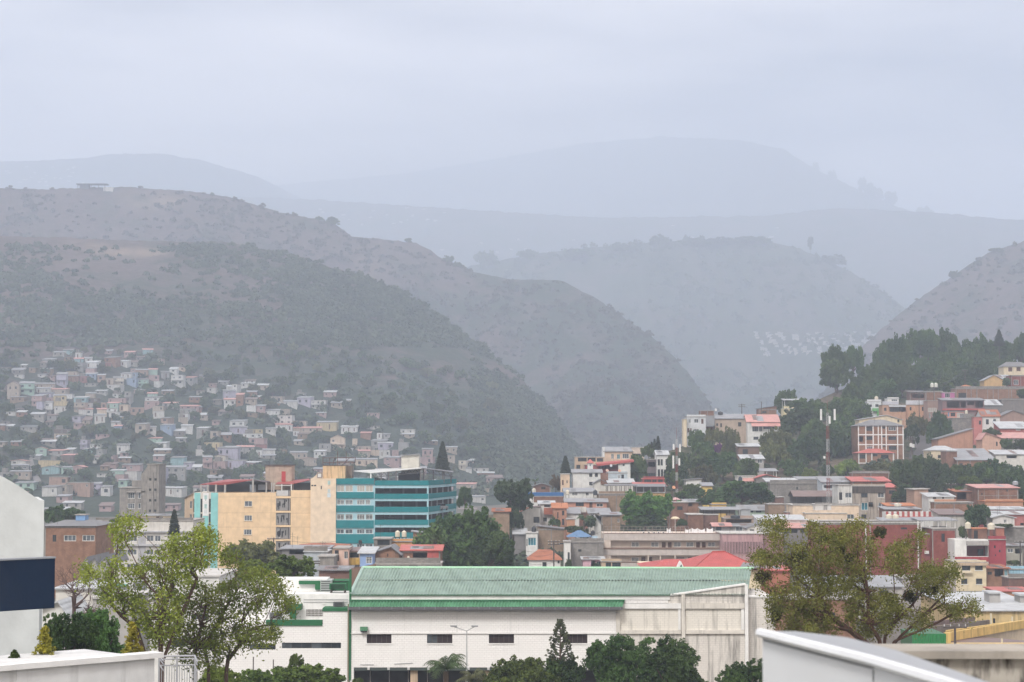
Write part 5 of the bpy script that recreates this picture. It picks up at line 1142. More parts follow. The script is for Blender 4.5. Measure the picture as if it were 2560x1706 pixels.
for i, (X_, w_, y_) in enumerate(((1912, 46, 2.5), (2120, 60, 3), (2190, 70, 2.6), (2265, 75, 3.2), (2360, 70, 2.8))):
    a = mo.pt('h3', X_, 1092, y_); c = mo.pt('h3', X_ + w_, 1030 + 8 * (i % 2), y_); mb = MB(); n = 6
    for k in range(n): x0 = a[0] + (c[0]-a[0]) * k / n; x1 = a[0] + (c[0]-a[0]) * (k+1) / n; mb.quad((x0, y_ + .12*(k % 2), a[2] + .1), (x1, y_ + .12*((k+1) % 2), a[2] + .1), (x1, y_, c[2] - .3*math.sin(math.pi*(k+1)/n)), (x0, y_, c[2] - .3*math.sin(math.pi*k/n)))
    o = ob('laundry_sheet', mb, mat('plain', (.78, .78, .8)), None, loc=mo.o); tag(o, ('lone white sheet hanging left on the gallery block roof', 'white sheet, first of the four drying together on the gallery block', 'white sheet, second of the four drying together on the gallery block', 'white sheet, third of the four drying together on the gallery block', 'white sheet, last of the four drying together on the gallery block')[i], 'laundry')
for X_, od in ((1640, 'leftmost'), (1700, 'second'), (1758, 'middle'), (1808, 'fourth'), (1862, 'rightmost')): a = mo.pt('h3', X_, 1094, 1.5); o = Bl('condenser', od + ' small white condenser in the row on the gallery block roof', 'condenser', zx('h3', X_), zx('h3', X_ + 26), zy('h3', 1076), zy('h3', 1094), 401.5, .4, group='condensers on the gallery block roof'); o.part('casing', MB().box(0, o.W, 0, .4, 0, o.H), WFRAME); o.part('fan', MB().bar((o.W/2, -.03, o.H/2), (o.W/2, -.002, o.H/2), o.H*.35, 10), DARK)

def h3(label, r, wall, rf=('flat', 'slab'), wins=(), D=None, dep=8., **k): return house('h3', label, r, wall, rf, wins, D=D, dep=dep, found=k.pop('found', 10.), **k)
h3('narrow white tower with one tall slit left of the gallery block', (766, 1192, 836, 1500), 'white', ('flat', 'slab'), [(803, 1305, 826, 1390, 'b')], 394, 6)
h3('grey block wall building with a blue shelter on its roof', (837, 1195, 1206, 1500), 'block', ('flat', 'slab'), [(922, 1272, 958, 1298, 'd')], 397, 8)
post_roof('h3', 'blue hipped shelter on the grey block roof', (818, 1135, 1058, 1195), 1058, 399, 6., 'hip', 'btin', 3, name='shelter', cat='shelter')
tank('square black water tank right of the blue shelter', zx('h3', 1086), zy('h3', 1112), 400, 12, (.015, .015, .017)); 
u = Bl('cistern', 'pale blue metal cistern below the square black tank', 'cistern', zx('h3', 1080), zx('h3', 1136), zy('h3', 1120), zy('h3', 1192), 398.5, 2.); u.part('casing', MB().box(0, u.W, 0, 2, 0, u.H), wm('lblue')); u.part('lid', MB().box(-.05, u.W + .05, -.05, 2.05, u.H + .003, u.H + .1), STEEL)
b = h3('old white house with a broad clay-tile hipped roof', (372, 1392, 722, 1500), 'white', ('hip', 1272, .3, 'tile'), [(520, 1415, 566, 1480, 'k'), (690, 1400, 712, 1430, 'd')], 378, 9)
h3('white house with a large teal window beside the dark tree', (336, 1092, 466, 1320), 'white', ('flat', 'wslab'), [(358, 1140, 450, 1230, 't'), (342, 1155, 352, 1235, 't')], 428, 7)
h3('grey shed with a white tin roof left of the teal window', (205, 1102, 334, 1320), 'dgrey', ('shed', 1042, 'wtin'), [], 430, 8, name='shed', cat='shed')
b = h3('tall bare tan brick wall with pale mortar beside the teal window house', (467, 1042, 762, 1320), 'tbrick', ('shedx', 1012, 1048, 'dtin'), [(700, 1200, 760, 1215, 'd')], 434, 8)
h3('pink lean-to with white roof left under the gallery block', (976, 1385, 1206, 1500), (.6, .38, .44), ('shed', 1358, 'wtin'), [(1125, 1408, 1178, 1445, 'd'), (1064, 1400, 1118, 1480, 'o')], 391, 5)
h3('brown wooden kiosk in front of the gallery block', (1182, 1412, 1404, 1500), 'tan', ('flat', 'slab'), [(1228, 1420, 1290, 1478, 'b'), (1300, 1420, 1398, 1478, 'b')], 386, 4, name='kiosk', cat='kiosk')
b = h3('cream house with a slanting white gable and one barred window', (275, 860, 496, 1045), 'offwhite', ('none',), [(420, 908, 487, 975, 'bx')], 452, 9)
mb = MB().slab([(0, -.02, b.H), (b.X(zx('h3', 382)), -.02, b.Z(zy('h3', 800))), (b.X(zx('h3', 496)), -.02, b.Z(zy('h3', 800))), (b.W, -.02, b.H)][::-1], .3, 1); b.part('gable_wall', mb, wm('offwhite')); mb = MB().slab([(-.2, -.2, b.H + .1), (b.X(zx('h3', 382)), -.2, b.Z(zy('h3', 797))), (b.X(zx('h3', 382)), 9, b.Z(zy('h3', 797))), (-.2, 9, b.H + .1)], .12); b.part('roof', mb, rmat('tile')); b.part('roof', MB().box(b.X(zx('h3', 380)), b.W + .2, -.2, 9, b.Z(zy('h3', 800)) + .003, b.Z(zy('h3', 794))), rmat('rust'))
b = h3('white upper house with a brick-red balcony and white roof', (486, 765, 652, 1045), 'white', ('shed', 732, 'wtin'), [(540, 772, 606, 800, 'b'), (530, 915, 570, 960, 'b')], 458, 8); b.part('balcony', MB().box(b.X(zx('h3', 536)), b.X(zx('h3', 642)), -.9, -.003, b.Z(zy('h3', 880)), b.Z(zy('h3', 806))), wm((.38, .13, .08)))
h3('terracotta brick house with an orange tile roof', (642, 812, 792, 1045), (.42, .22, .15), ('shed', 758, 'otile'), [(740, 840, 766, 892, 'b'), (740, 930, 766, 1000, 'b'), (686, 855, 700, 925, 'b')], 450, 8)
b = h3('white house with a blue tarpaulin along its roof edge', (305, 682, 756, 840), 'white', ('flat', 'slab'), [(310, 750, 338, 806, 'b'), (364, 750, 388, 802, 'b'), (470, 758, 500, 790, 'b')], 476, 9); b.part('brick_wall', MB().box(b.X(zx('h3', 422)), b.W + .02, -.1, -.004, b.Z(zy('h3', 745)), b.H), wm('brick')); b.part('tarpaulin', MB().box(-.1, b.W + .05, -.2, 4., b.H + .19, b.Z(zy('h3', 636))), mat('plain', (.03, .12, .3)))
tank('cream water tank above the blue tarpaulin', zx('h3', 426), zy('h3', 640), 481, 12)
h3('white house with a long grey tin roof left of the black tank', (770, 628, 1092, 700), 'white', ('gable', 588, 'tin'), [(850, 634, 916, 672, 'x'), (1004, 634, 1040, 672, '')], 487, 10)
tank('cream water tank on a brick stand before the grey tin roof', zx('h3', 800), zy('h3', 700), 478, 12, legs=9); tank('black water tank beside the long canopy', zx('h3', 1113), zy('h3', 690), 477, 13, (.02, .025, .03), legs=6)
b = h3('salmon brick house with three windows and a white balcony', (780, 742, 1242, 870), (.5, .25, .18), ('gable', 706, 'tin'), [(893, 742, 985, 790, 'b'), (1046, 745, 1082, 816, 'D'), (1124, 758, 1200, 796, '')], 466, 8); b.part('balcony', MB().box(b.X(zx('h3', 890)), b.X(zx('h3', 1010)), -1.1, -.003, b.Z(zy('h3', 856)), b.Z(zy('h3', 796))), wm('offwhite', .8))
h3('white house with patched grey tin roof below the salmon house', (1045, 868, 1275, 960), 'offwhite', ('shed', 815, 'tin'), [(1070, 876, 1100, 910, 'd')], 453, 9)
h3('tan brick house with tin roof left of the bright green tree', (1182, 888, 1392, 1020), 'tbrick', ('gable', 858, 'tin'), [(1360, 930, 1385, 970, '')], 441, 8)
h3('orange plastered hut behind the dark palm', (792, 938, 884, 1040), 'salmon', ('flat', 'slab'), [], 444, 5, name='hut', cat='hut')
h3('small white house with grey roof right of the terracotta house', (796, 872, 932, 945), 'white', ('shed', 808, 'tin'), [], 456, 8)
h3('white stair wall slanting down beside the tan brick house', (1102, 900, 1178, 1010), 'white', ('shedx', 882, 1000, 'wtin'), [], 437, 2, name='stair_wall', cat='wall')
b = h3('large tan brick wall house with a barred window under the canopy', (1152, 655, 1540, 860), 'tbrick', ('flat', 'slab'), [(1405, 726, 1487, 772, 'x')], 471, 9)
post_roof('h3', 'long steel canopy on the tan brick house', (1245, 560, 1565, 655), 548, 474, 7., 'shed', 'dtin', 7, pm=DFRAME)
post_roof('h3', 'dark open canopy right of the long steel canopy', (1570, 572, 1900, 650), 545, 482, 8., 'shed', 'dtin', 5, back='dgrey', pm=STEEL)
h3('ochre walled house under the dark canopy', (1545, 642, 1906, 760), (.5, .33, .14), ('flat', 'slab'), [(1700, 655, 1760, 700, 'b')], 481, 8)
h3('white two-storey house with grey ridge roof and round-headed windows', (862, 412, 1182, 610), 'white', ('gable', 378, 'tin'), [(1044, 420, 1080, 460, 'b'), (1107, 420, 1142, 460, 'b'), (1044, 516, 1084, 556, 'b')], 521, 10, frame=True)
h3('narrow cream tower house below the conifer', (726, 432, 826, 610), (.66, .5, .36), ('flat', 'wslab'), [(740, 495, 758, 552, 'D'), (790, 500, 802, 530, 'd')], 519, 6)
b = h3('white chapel-like front with a brick chimney stack', (1098, 530, 1258, 610), 'offwhite', ('gfront', 1172, 490, 'dtin'), [(1200, 505, 1240, 540, 'k')], 513, 5); b.part('chimney', MB().box(b.X(zx('h3', 1172)), b.X(zx('h3', 1256)), -.3, .6, b.Z(zy('h3', 545)), b.Z(zy('h3', 418))), wm('brick'))
h3('pale blue-grey house with a dark door above the white roof', (1252, 422, 1472, 540), (.44, .5, .54), ('flat', 'slab'), [(1364, 440, 1396, 476, 'x'), (1405, 435, 1434, 478, 'k')], 517, 7)
h3('low house with a sloping white roof below the pale blue-grey house', (1262, 528, 1545, 600), 'offwhite', ('shed', 486, 'wtin'), [], 508, 8)
b = h3('white house with one small window under a slanting red fascia', (1372, 292, 1506, 500), 'white', ('none',), [(1420, 316, 1441, 339, 'b')], 531, 8); b.part('fascia', MB().slab([(b.X(zx('h3', 1130)), -.5, b.Z(zy('h3', 318))), (b.X(zx('h3', 1545)), -.5, b.Z(zy('h3', 272))), (b.X(zx('h3', 1545)), 7, b.Z(zy('h3', 262))), (b.X(zx('h3', 1130)), 7, b.Z(zy('h3', 300)))], .5), wm('red'))
h3('wine-red walled terrace house left of the red fascia', (1006, 330, 1370, 400), (.3, .07, .07), ('flat', 'slab'), [(1170, 335, 1340, 372, 'o')], 533, 8)
h3('small white turret with a red pointed roof', (1030, 306, 1086, 360), 'white', ('hip', 262, .45, 'rtin'), [(1048, 318, 1066, 342, 't')], 526, 4., name='turret', cat='turret')
h3('tan veranda house with dark glazed upper floor', (888, 240, 1216, 400), 'tan', ('flat', 'wslab'), [(918, 246, 1016, 288, 'b'), (1026, 246, 1116, 288, 'b'), (1130, 250, 1200, 290, 'b'), (900, 325, 945, 370, 'b')], 541, 8)
b = h3('peach villa with white gable edge and grey roof on the spur', (1216, 176, 1522, 290), (.66, .48, .36), ('shed', 130, 'tin'), [(1290, 200, 1322, 258, 'x'), (1355, 206, 1390, 260, 't'), (1416, 200, 1490, 256, 'l')], 561, 9); b.part('gable_edge', MB().box(-.4, 0, -.3, 9, -2, b.Z(zy('h3', 126))), WHT)
h3('cream stepped house right of the peach villa', (1524, 132, 1660, 290), (.66, .55, .47), ('flat', 'wslab'), [(1536, 200, 1620, 235, 'd')], 563, 8)
h3('tall white house with brown vertical windows', (1804, 212, 1930, 520), 'white', ('gable', 168, 'wtin'), [(1812, 262, 1838, 332, 'b'), (1845, 262, 1869, 332, 'b'), (1812, 375, 1838, 472, 'b'), (1848, 375, 1873, 470, 'b'), (1900, 262, 1922, 332, 'b')], 546, 9)
h3('dark timber balcony house left of the tall white house', (1692, 268, 1800, 520), (.16, .13, .14), ('flat', 'slab'), [(1705, 290, 1790, 350, 'o'), (1702, 415, 1790, 480, 'b')], 549, 7)
h3('low wine-red house with a row of dark windows', (1650, 486, 1884, 560), (.26, .07, .07), ('flat', 'rtin'), [(1660, 490, 1740, 522, 'b'), (1750, 490, 1800, 522, 'b'), (1815, 490, 1870, 522, 'b')], 502, 7)
post_roof('h3', 'long rusty red canopy below the wine-red house', (1560, 562, 1898, 600), 526, 494, 8., 'shed', 'rtin', 5, pm=DFRAME)
h3('small dark brick gabled hut beside the brown tree', (412, 566, 612, 640), 'dbrick', ('gfront', 512, 536, 'dtin'), [(505, 570, 556, 600, 'b')], 506, 6, name='hut', cat='hut')
h3('tan wall house half hidden left of the round dark tree', (-30, 850, 150, 1000), 'tbrick', ('gable', 815, 'tile'), [], 430, 8)

def h4(label, r, wall, rf=('flat', 'slab'), wins=(), D=None, dep=8., **k): return house('h4', label, r, wall, rf, wins, D=D, dep=dep, found=k.pop('found', 13.), **k)
b = h4('white and grey house on the spur with a brown door', (356, 382, 576, 640), (.6, .62, .64), ('flat', 'slab'), [(376, 405, 402, 450, 'l'), (440, 405, 492, 452, 'l'), (522, 405, 549, 460, 'D'), (362, 512, 386, 562, 'D'), (395, 512, 411, 558, 'D'), (430, 520, 490, 550, 'l')], 624, 9)
b.part('siding', MB().box(b.W + .02, b.X(zx('h4', 676)), -.1, 8, b.Z(zy('h4', 490)), b.Z(zy('h4', 366))), rmat('tin'))
h4('slim cream wall at the left end of the spur', (318, 408, 355, 640), 'cream', ('flat', 'wslab'), [], 622, 6, name='stair_tower', cat='tower')
h4('tan plastered house with a wide grey tin roof on the spur', (680, 402, 1062, 680), (.44, .35, .28), ('shed', 352, 'tin'), [(697, 455, 718, 486, 'b'), (742, 455, 763, 500, 'b'), (948, 442, 986, 492, 'b')], 628, 10)
b = h4('white villa with pinkish red tiled roof and glazed porch', (1056, 438, 1420, 690), 'white', ('gable', 358, 'ptin'), [(1110, 490, 1180, 552, 'l'), (1190, 490, 1226, 552, 'l'), (1240, 490, 1390, 520, 'b'), (1124, 610, 1182, 645, 'b')], 624, 11); b.part('porch_roof', MB().slab([(b.X(zx('h4', 1098)), -1.6, b.Z(zy('h4', 488))), (b.X(zx('h4', 1430)), -1.6, b.Z(zy('h4', 488))), (b.X(zx('h4', 1430)), -.01, b.Z(zy('h4', 448))), (b.X(zx('h4', 1098)), -.01, b.Z(zy('h4', 448)))], .12), rmat('ptin'))
h4('yellow-cream lookout house with a flat white roof on posts', (1472, 288, 1640, 400), (.66, .58, .36), ('flat', 'wslab'), [], 702, 7)
b = post_roof('h4', 'flat white roof on posts above the yellow-cream lookout', (1480, 190, 1740, 288), 176, 703, 6., 'shed', 'wtin', 4, pm=WFRAME); b.part('railing', MB().bar((0, -.1, 1.2), (b.W * .64, -.1, 1.2), .05, 4), WFRAME); b.part('railing', MB().box(0, b.W * .64, -.14, -.06, .1, .75), mat('plain', (.5, .46, .5)))
h4('small pinkish brick house with slanting dark roof near the crest', (1186, 292, 1392, 400), 'brick2', ('shedx', 288, 255, 'dtin'), [(1225, 315, 1275, 340, 'b')], 682, 7)
h4('brick roof room behind the white and grey spur house', (510, 314, 672, 385), 'brick', ('flat', 'slab'), [], 634, 5, name='roof_room', cat='roof house')
tank('white water tank on the spur roof room', zx('h4', 690), zy('h4', 316), 640, 7, (.7, .7, .7)); tank('black water tank on the spur behind the tin siding', zx('h4', 742), zy('h4', 356), 636, 8, (.03, .03, .03), 13)
h4('small white-roofed brown hut among the trees below the spur', (950, 722, 1192, 840), 'brown', ('shed', 692, 'wtin'), [(1000, 755, 1060, 810, 'd')], 588, 6, name='hut', cat='hut')
h4('grey house with white shed roof in the middle of the trees', (990, 866, 1244, 1000), 'grey', ('shed', 822, 'wtin'), [(1170, 870, 1226, 916, 'l')], 562, 7)
post_roof('h4', 'open tin shelter with white posts below the trees', (1165, 1008, 1392, 1070), 980, 548, 6., 'shed', 'tin', 3, pm=WFRAME)
b = h4('small white and salmon striped house with a black tank', (940, 1068, 1148, 1170), 'offwhite', ('flat', 'wslab'), [], 530, 6); b.part('awning', MB().slab([(b.X(zx('h4', 1000)), -.8, b.Z(zy('h4', 1120))), (b.X(zx('h4', 1128)), -.8, b.Z(zy('h4', 1120))), (b.X(zx('h4', 1128)), -.01, b.Z(zy('h4', 1086))), (b.X(zx('h4', 1000)), -.01, b.Z(zy('h4', 1086)))], .1), rmat('ptin'))
tank('dark blue water tank on the striped house', zx('h4', 972), zy('h4', 1125), 528, 12, (.03, .05, .08))
h4('grey block gable wall right of the striped house', (1150, 1086, 1425, 1240), 'block', ('gfront', 1275, 1050, 'rtin'), [], 528, 8)
h4('tiny white and brick house with a tin roof in the bushes', (345, 1116, 524, 1190), 'white', ('shedx', 1112, 1094, 'dtin'), [], 522, 5, name='hut', cat='hut')
h4('tiny shed with blue-grey tin roof in the bushes', (540, 1178, 650, 1240), 'yellow', ('shed', 1145, 'tin'), [], 510, 5, name='shed', cat='shed')
h4('large dark grey block house with a white-edged roof and roof plants', (1318, 1150, 1990, 1420), 'block', ('flat', 'slab'), [(1320, 1250, 1352, 1292, 'd'), (1620, 1190, 1640, 1220, 'd')], 502, 10)
post_roof('h4', 'white-edged slanting roof over the grey block terrace', (1285, 1128, 1640, 1172), 1092, 504, 7., 'shed', 'wtin', 4, pm=DFRAME)
h4('salmon brick ledge house right of the white-edged roof', (1640, 1100, 2000, 1175), (.4, .44, .46), ('shed', 1075, 'tin'), [], 508, 7)
post_roof('h4', 'rusty purple gable roof on posts before the block house', (1590, 1298, 2110, 1395), (1665, 1235), 478, 9., 'gable', 'rust', 5, back='dgrey', pm=DFRAME) if False else post_roof('h4', 'rusty purple ridge roof on posts before the block house', (1600, 1298, 2110, 1395), 1236, 478, 9., 'gable', 'rust', 5, back='dgrey', pm=DFRAME)
h4('brown brick ruin stack below the block house', (1368, 1310, 1476, 1480), 'dbrick', ('flat', 'slab'), [], 470, 5)

def h7(label, r, wall, rf=('flat', 'slab'), wins=(), D=None, dep=8., **k): return house('h7', label, r, wall, rf, wins, D=D, dep=dep, found=k.pop('found', 13.), **k)
h7('cream long flat building left of the stained block', (1366, 290, 2115, 500), (.7, .56, .42), ('flat', 'wslab'), [(1980, 390, 2062, 446, 'l')], 428, 10, name='flat_building', cat='building')
b = h7('white roof tower with a ladder on the cream building', (1620, 282, 1802, 420), (.62, .6, .58), ('flat', 'wslab'), [], 425, 5, name='roof_tower', cat='tower')
lm = MB()
for X_ in (1720, 1752): lm.bar(b.pt('h7', X_, 395, -.12), b.pt('h7', X_, 282, -.12), .04, 4)
for k in range(8): Y = 292 + k * 13; lm.bar(b.pt('h7', 1720, Y, -.12), b.pt('h7', 1752, Y, -.12), .03, 4)
b.part('ladder', lm, DFRAME)
b = h7('flat cream annex with a dark stain line under the roof tower', (1512, 382, 1975, 500), (.68, .55, .42), ('flat', 'wslab'), [], 423, 4, name='annex', cat='building')
h7('brick terrace building with a white cap right of the pale dome', (180, 396, 356, 560), 'brick', ('flat', 'wslab'), [], 428, 8)
h7('dark brick yard wall with a white cap', (357, 398, 524, 540), 'dbrick', ('flat', 'wslab'), [], 429, 8, name='yard_wall', cat='wall')
post_roof('h7', 'open shelter with pale flat tin roof on the brick terrace', (350, 340, 756, 392), 312, 431, 7., 'shed', 'tin', 5, back='dgrey', pm=DFRAME)
h7('yellow-fronted roof box behind the open shelter', (450, 282, 616, 330), (.62, .42, .14), ('flat', 'slab'), [], 442, 4, name='roof_box', cat='roof house')
h7('pale blue-grey tin box room', (782, 338, 886, 400), (.45, .48, .5), ('flat', 'tin'), [], 440, 4, name='roof_room', cat='roof house')
h7('row house with weathered grey roof and mint wall', (766, 345, 1086, 400), (.35, .45, .36), ('gable', 288, 'tin'), [(890, 345, 920, 370, 'd'), (950, 350, 1010, 370, 'd')], 448, 9)
h7('bare brown brick stump house left of the cream building', (1090, 280, 1276, 420), 'tbrick', ('flat', 'slab'), [], 440, 6)
h7('small pink and red house before the cream building', (1296, 372, 1420, 450), 'pink', ('flat', 'slab'), [(1320, 385, 1360, 430, 'k'), (1370, 385, 1400, 420, 'b')], 432, 4)
tank('wide black water tank on the brown terrace', zx('h7', 716), zy('h7', 438), 424, 9, (.02, .03, .04), 24)
h7('brown terrace house with a railing under the wide black tank', (590, 440, 925, 560), (.36, .27, .22), ('flat', 'slab'), [(610, 450, 900, 485, 'o')], 425, 6)
h7('small house with a rusty pink roof above the white sheets', (470, 525, 662, 610), 'dgrey', ('gable', 490, 'ptin'), [(500, 530, 560, 580, 'd')], 416, 6)
h7('tin-roofed lean-to beside the rusty pink roof', (664, 528, 962, 610), (.4, .38, .36), ('shed', 500, 'tin'), [(720, 530, 800, 585, 'l')], 418, 6)
# pink building with upright fins
b = house('h7', 'pink stone-clad building with a row of upright fins', (566, 612, 1030, 920), (.46, .29, .3), ('flat', 'wslab'), [(575, 700, 1022, 832, 'k')], D=396, dep=12, name='fin_building', cat='building', found=10, dirt=.8)
for k in range(26): x_ = b.X(zx('h7', 577 + k * 17.4)); b.part('fin', MB().box(x_, x_ + .16, -.25, .09, b.Z(zy('h7', 832)), b.Z(zy('h7', 700))), wm((.46, .29, .3), .5))
house('h7', 'dark pink side wing of the fin building', (1031, 620, 1260, 920), (.36, .2, .21), ('flat', 'slab'), [], D=398, dep=10, name='side_wing', cat='building', found=10)
h7('white tent-like roof house behind the right tree', (985, 455, 1512, 560), 'white', ('shed', 402, 'wtin'), [(1000, 470, 1030, 520, 'd')], 412, 9)
mb = h7('long pink-roofed house with dark openings behind the right tree', (1200, 545, 1600, 640), 'dgrey', ('shed', 485, 'ptin'), [(1230, 555, 1420, 600, 'o'), (1450, 550, 1540, 600, 'o')], 405, 8)
h7('black slanting canopy house left of the white tent-like roof', (850, 553, 985, 640), 'offwhite', ('shedx', 552, 492, 'dtin'), [(880, 560, 930, 585, 'b')], 408, 6)
# the red hipped roofs behind the warehouse
RB = mat('tin', (.46, .07, .06), .2, (.32, .05, .05))
rr = Bl('red_roofed_hall', 'hall with two bright red hipped roofs behind the warehouse ridge', 'hall', zx('E', 1395), zx('E', 2330), zy('E', 138), gy(262), 262., 22.)
rr.part('wall', MB().box(.4, rr.W - .4, .4, 21, -.3, rr.H), wm('cream'))
def rp(X_, Y, y): return rr.pt('E', X_, Y, y)
A, B2, C2 = rp(1395, 140, 0), rp(1960, 140, 0), rp(1800, 57, 8); R1, R2 = rp(1565, 56, 8), rp(1930, 57, 8)
rr.part('roof', MB().add([A, B2, R2, R1, (A[0], 16, A[2])], [(0, 1, 2, 3), (4, 0, 3)]), RB)
a0, a1, s1, s2, s3 = rp(1760, 142, -.1), rp(2330, 142, -.1), rp(1922, 2, 11), rp(2022, 0, 11), rp(2330, 122, 20)
rr.part('roof', MB().add([a0, a1, s2, s1, (a1[0], 22, a1[2]), (a0[0], 22, a0[2])], [(0, 1, 2, 3), (1, 4, 2), (5, 0, 3), (4, 5, 3, 2)]), RB)
rr.part('ridge_tile', MB().bar(s1, s2, .15, 5).bar(s2, a1, .1, 5).bar(s1, a0, .1, 5), mat('tin', (.38, .06, .05), .2))
g_ = [rp(1655, 130, -.35), rp(1706, 130, -.35), rp(1681, 76, -.35)]; rr.part('dormer', MB().slab(g_[::-1], 3., 1), WFRAME); g_ = [rp(1666, 128, -.4), rp(1695, 128, -.4), rp(1681, 96, -.4)]; rr.part('dormer_vent', MB().slab(g_[::-1], .03, 1), DARK)
rr.part('gap_shade', MB().slab([rp(2135, 120, -.6), rp(2300, 120, -.6), rp(2270, 92, 3), rp(2160, 80, 3)], .15), rmat('dtin'))  # dark sheet painting the shade of the gap at the red roofs

def h6(label, r, wall, rf=('flat', 'slab'), wins=(), D=None, dep=8., **k): return house('h6', label, r, wall, rf, wins, D=D, dep=dep, found=k.pop('found', 13.), **k)
b = h6('stained old two-storey block with mouldy parapet and blue shutters', (336, 360, 722, 770), (.4, .35, .3), ('flat', 'slab'), [(440, 438, 516, 492, 'b'), (634, 436, 712, 492, 'l'), (440, 550, 519, 640, 't'), (528, 545, 578, 602, 'b'), (640, 552, 719, 636, 'l'), (440, 690, 500, 740, 'b')], 455, 10, name='stained_block', cat='building', dirt=.95)
b.part('mouldy_parapet', MB().box(-.05, b.W + .05, -.08, -.004, b.Z(zy('h6', 440)), b.H + .1), mat('concrete', (.1, .085, .075), .9)); b.part('satellite_dish', MB().lathe([(.02, 0), (.4, .1), (.6, .25)], (b.X(zx('h6', 552)), -.3, b.Z(zy('h6', 580))), 10), DFRAME)
b = h6('white flaking end wall of the stained block', (172, 350, 335, 770), (.66, .65, .62), ('flat', 'slab'), [(180, 430, 218, 520, 'k'), (250, 432, 330, 496, 'l'), (255, 555, 330, 600, 'l')], 454, 9, name='end_building', cat='building', dirt=.9)
b.part('drainpipe', MB().bar((b.X(zx('h6', 226)), -.1, -2), (b.X(zx('h6', 226)), -.1, b.Z(zy('h6', 395))), .06, 5), WFRAME)
b = h6('big dark-red brick building with a flat top behind the right tree', (-60, 792, 1142, 1330), 'rbrick', ('flat', 'wslab'), [(835, 1015, 872, 1046, 'd'), (914, 1015, 988, 1046, 'l'), (910, 842, 982, 866, 'd'), (80, 1030, 150, 1062, 'b'), (720, 1200, 775, 1240, 'b')], 381, 14, name='brick_building', cat='building', found=8)
for X_ in (494, 1110): b.part('downpipe', MB().bar((b.X(zx('h6', X_)), -.12, b.Z(zy('h6', 1330))), (b.X(zx('h6', X_)), -.12, b.Z(zy('h6', 770))), .13, 6), WFRAME)
b = h6('dark-red brick tower block with a keyhole niche', (1276, 862, 1560, 1330), 'rbrick', ('flat', 'slab'), [(1386, 915, 1426, 1012, 'k')], 378, 10, name='brick_building', cat='building')
b = h6('dark-red brick link with a white air conditioner', (1145, 925, 1275, 1330), 'rbrick', ('flat', 'slab'), [(1120, 1060, 1142, 1100, 'd')], 380, 8, name='brick_link', cat='building'); q = b.R('h6', (1184, 1118, 1232, 1152)); b.part('air_conditioner', MB().box(q[0], q[1], -.45, -.003, q[2], q[3]), WFRAME)
b.part('railing', MB().bar((0, .1, b.H + 1.4), (b.W, .1, b.H + 1.4), .05, 4), WFRAME)
post_roof('h6', 'grey tin canopy on white posts above the brick buildings', (1140, 765, 1550, 868), 728, 383, 8., 'shed', 'tin', 5, pm=WFRAME)
post_roof('h6', 'low grey tin roof strip behind the brick building', (690, 770, 1138, 800), 735, 388, 5., 'shed', 'tin', 4, pm=WFRAME)
tank('cream water tank, left of the pair behind the low tin strip', zx('h6', 762), zy('h6', 738), 392, 11, wpx=16); tank('cream water tank, right of the pair behind the low tin strip', zx('h6', 842), zy('h6', 738), 392, 11, wpx=16)
b = h6('white-walled house with red bands and a roofed balcony', (1540, 985, 1936, 1250), 'white', ('none',), [(1680, 1060, 1934, 1182, 'o')], 372, 9)
b.part('back_wall', MB().box(b.X(zx('h6', 1680)), b.W, 2.5, 2.6, b.Z(zy('h6', 1182)), b.Z(zy('h6', 1060))), wm((.2, .04, .05))); q = b.R('h6', (1845, 1105, 1912, 1178)); b.part('window', MB().box(q[0], q[1], 2.4, 2.49, q[2], q[3]), GLASS)
b.part('balcony', MB().box(b.X(zx('h6', 1676)), b.W, -.6, -.003, b.Z(zy('h6', 1050)), b.Z(zy('h6', 1000))), wm('grey')); b.part('red_band', MB().box(-.02, b.W, -.15, -.004, b.Z(zy('h6', 1246)), b.Z(zy('h6', 1188))), wm((.32, .045, .055)))
h6('wine-red tall side wall right of the roofed balcony', (1937, 990, 2142, 1260), (.3, .045, .06), ('flat', 'slab'), [(2002, 1055, 2022, 1088, 'd'), (2060, 1105, 2080, 1135, 'd'), (2012, 1160, 2026, 1180, 'd')], 373, 8)
h6('brick roof room with a black door between two cream tanks', (1752, 862, 1932, 1000), 'brick', ('flat', 'otile'), [(1764, 878, 1812, 990, 'k')], 375, 4, name='roof_room', cat='roof house')
h6('brick gable end right of the right cream tank', (2026, 850, 2122, 1030), (.36, .14, .1), ('flat', 'slab'), [], 376, 5, name='roof_room', cat='roof house')
tank('cream water tank on a tall stand, left of the brick roof room', zx('h6', 1695), zy('h6', 985), 373, 17, wpx=14.5, legs=27); tank('cream water tank on a black stand, right of the brick roof room', zx('h6', 1968), zy('h6', 995), 374, 17, wpx=18, legs=27)
b = house('r', 'pale yellow three-storey house with an arched window', (1762, 440, 2030, 790), (.68, .58, .4), ('flat', 'slab'), [(1820, 455, 1893, 508, 'b'), (1934, 458, 2000, 505, 'b'), (1812, 577, 1866, 625, 'b'), (1940, 577, 1995, 626, 'b'), (1812, 686, 1864, 730, 'l')], D=362, dep=9, found=10, frame=True)
b.part('cornice', MB().box(-.2, b.W + .2, -.5, -.004, b.H - .5, b.H), wm('tan')); b.part('balcony', MB().box(b.X(zx('r', 1810)), b.X(zx('r', 1905)), -.7, -.003, b.Z(zy('r', 530)), b.Z(zy('r', 512))), wm('cream'))
b = house('r', 'brick house with a rusty tiled roof and open veranda', (2030, 490, 2220, 670), 'brick2', ('shed', 458, 'tile'), [(2040, 518, 2078, 545, 'b'), (2100, 490, 2175, 560, 'o'), (2185, 500, 2215, 560, 't')], D=364, dep=7, found=8)
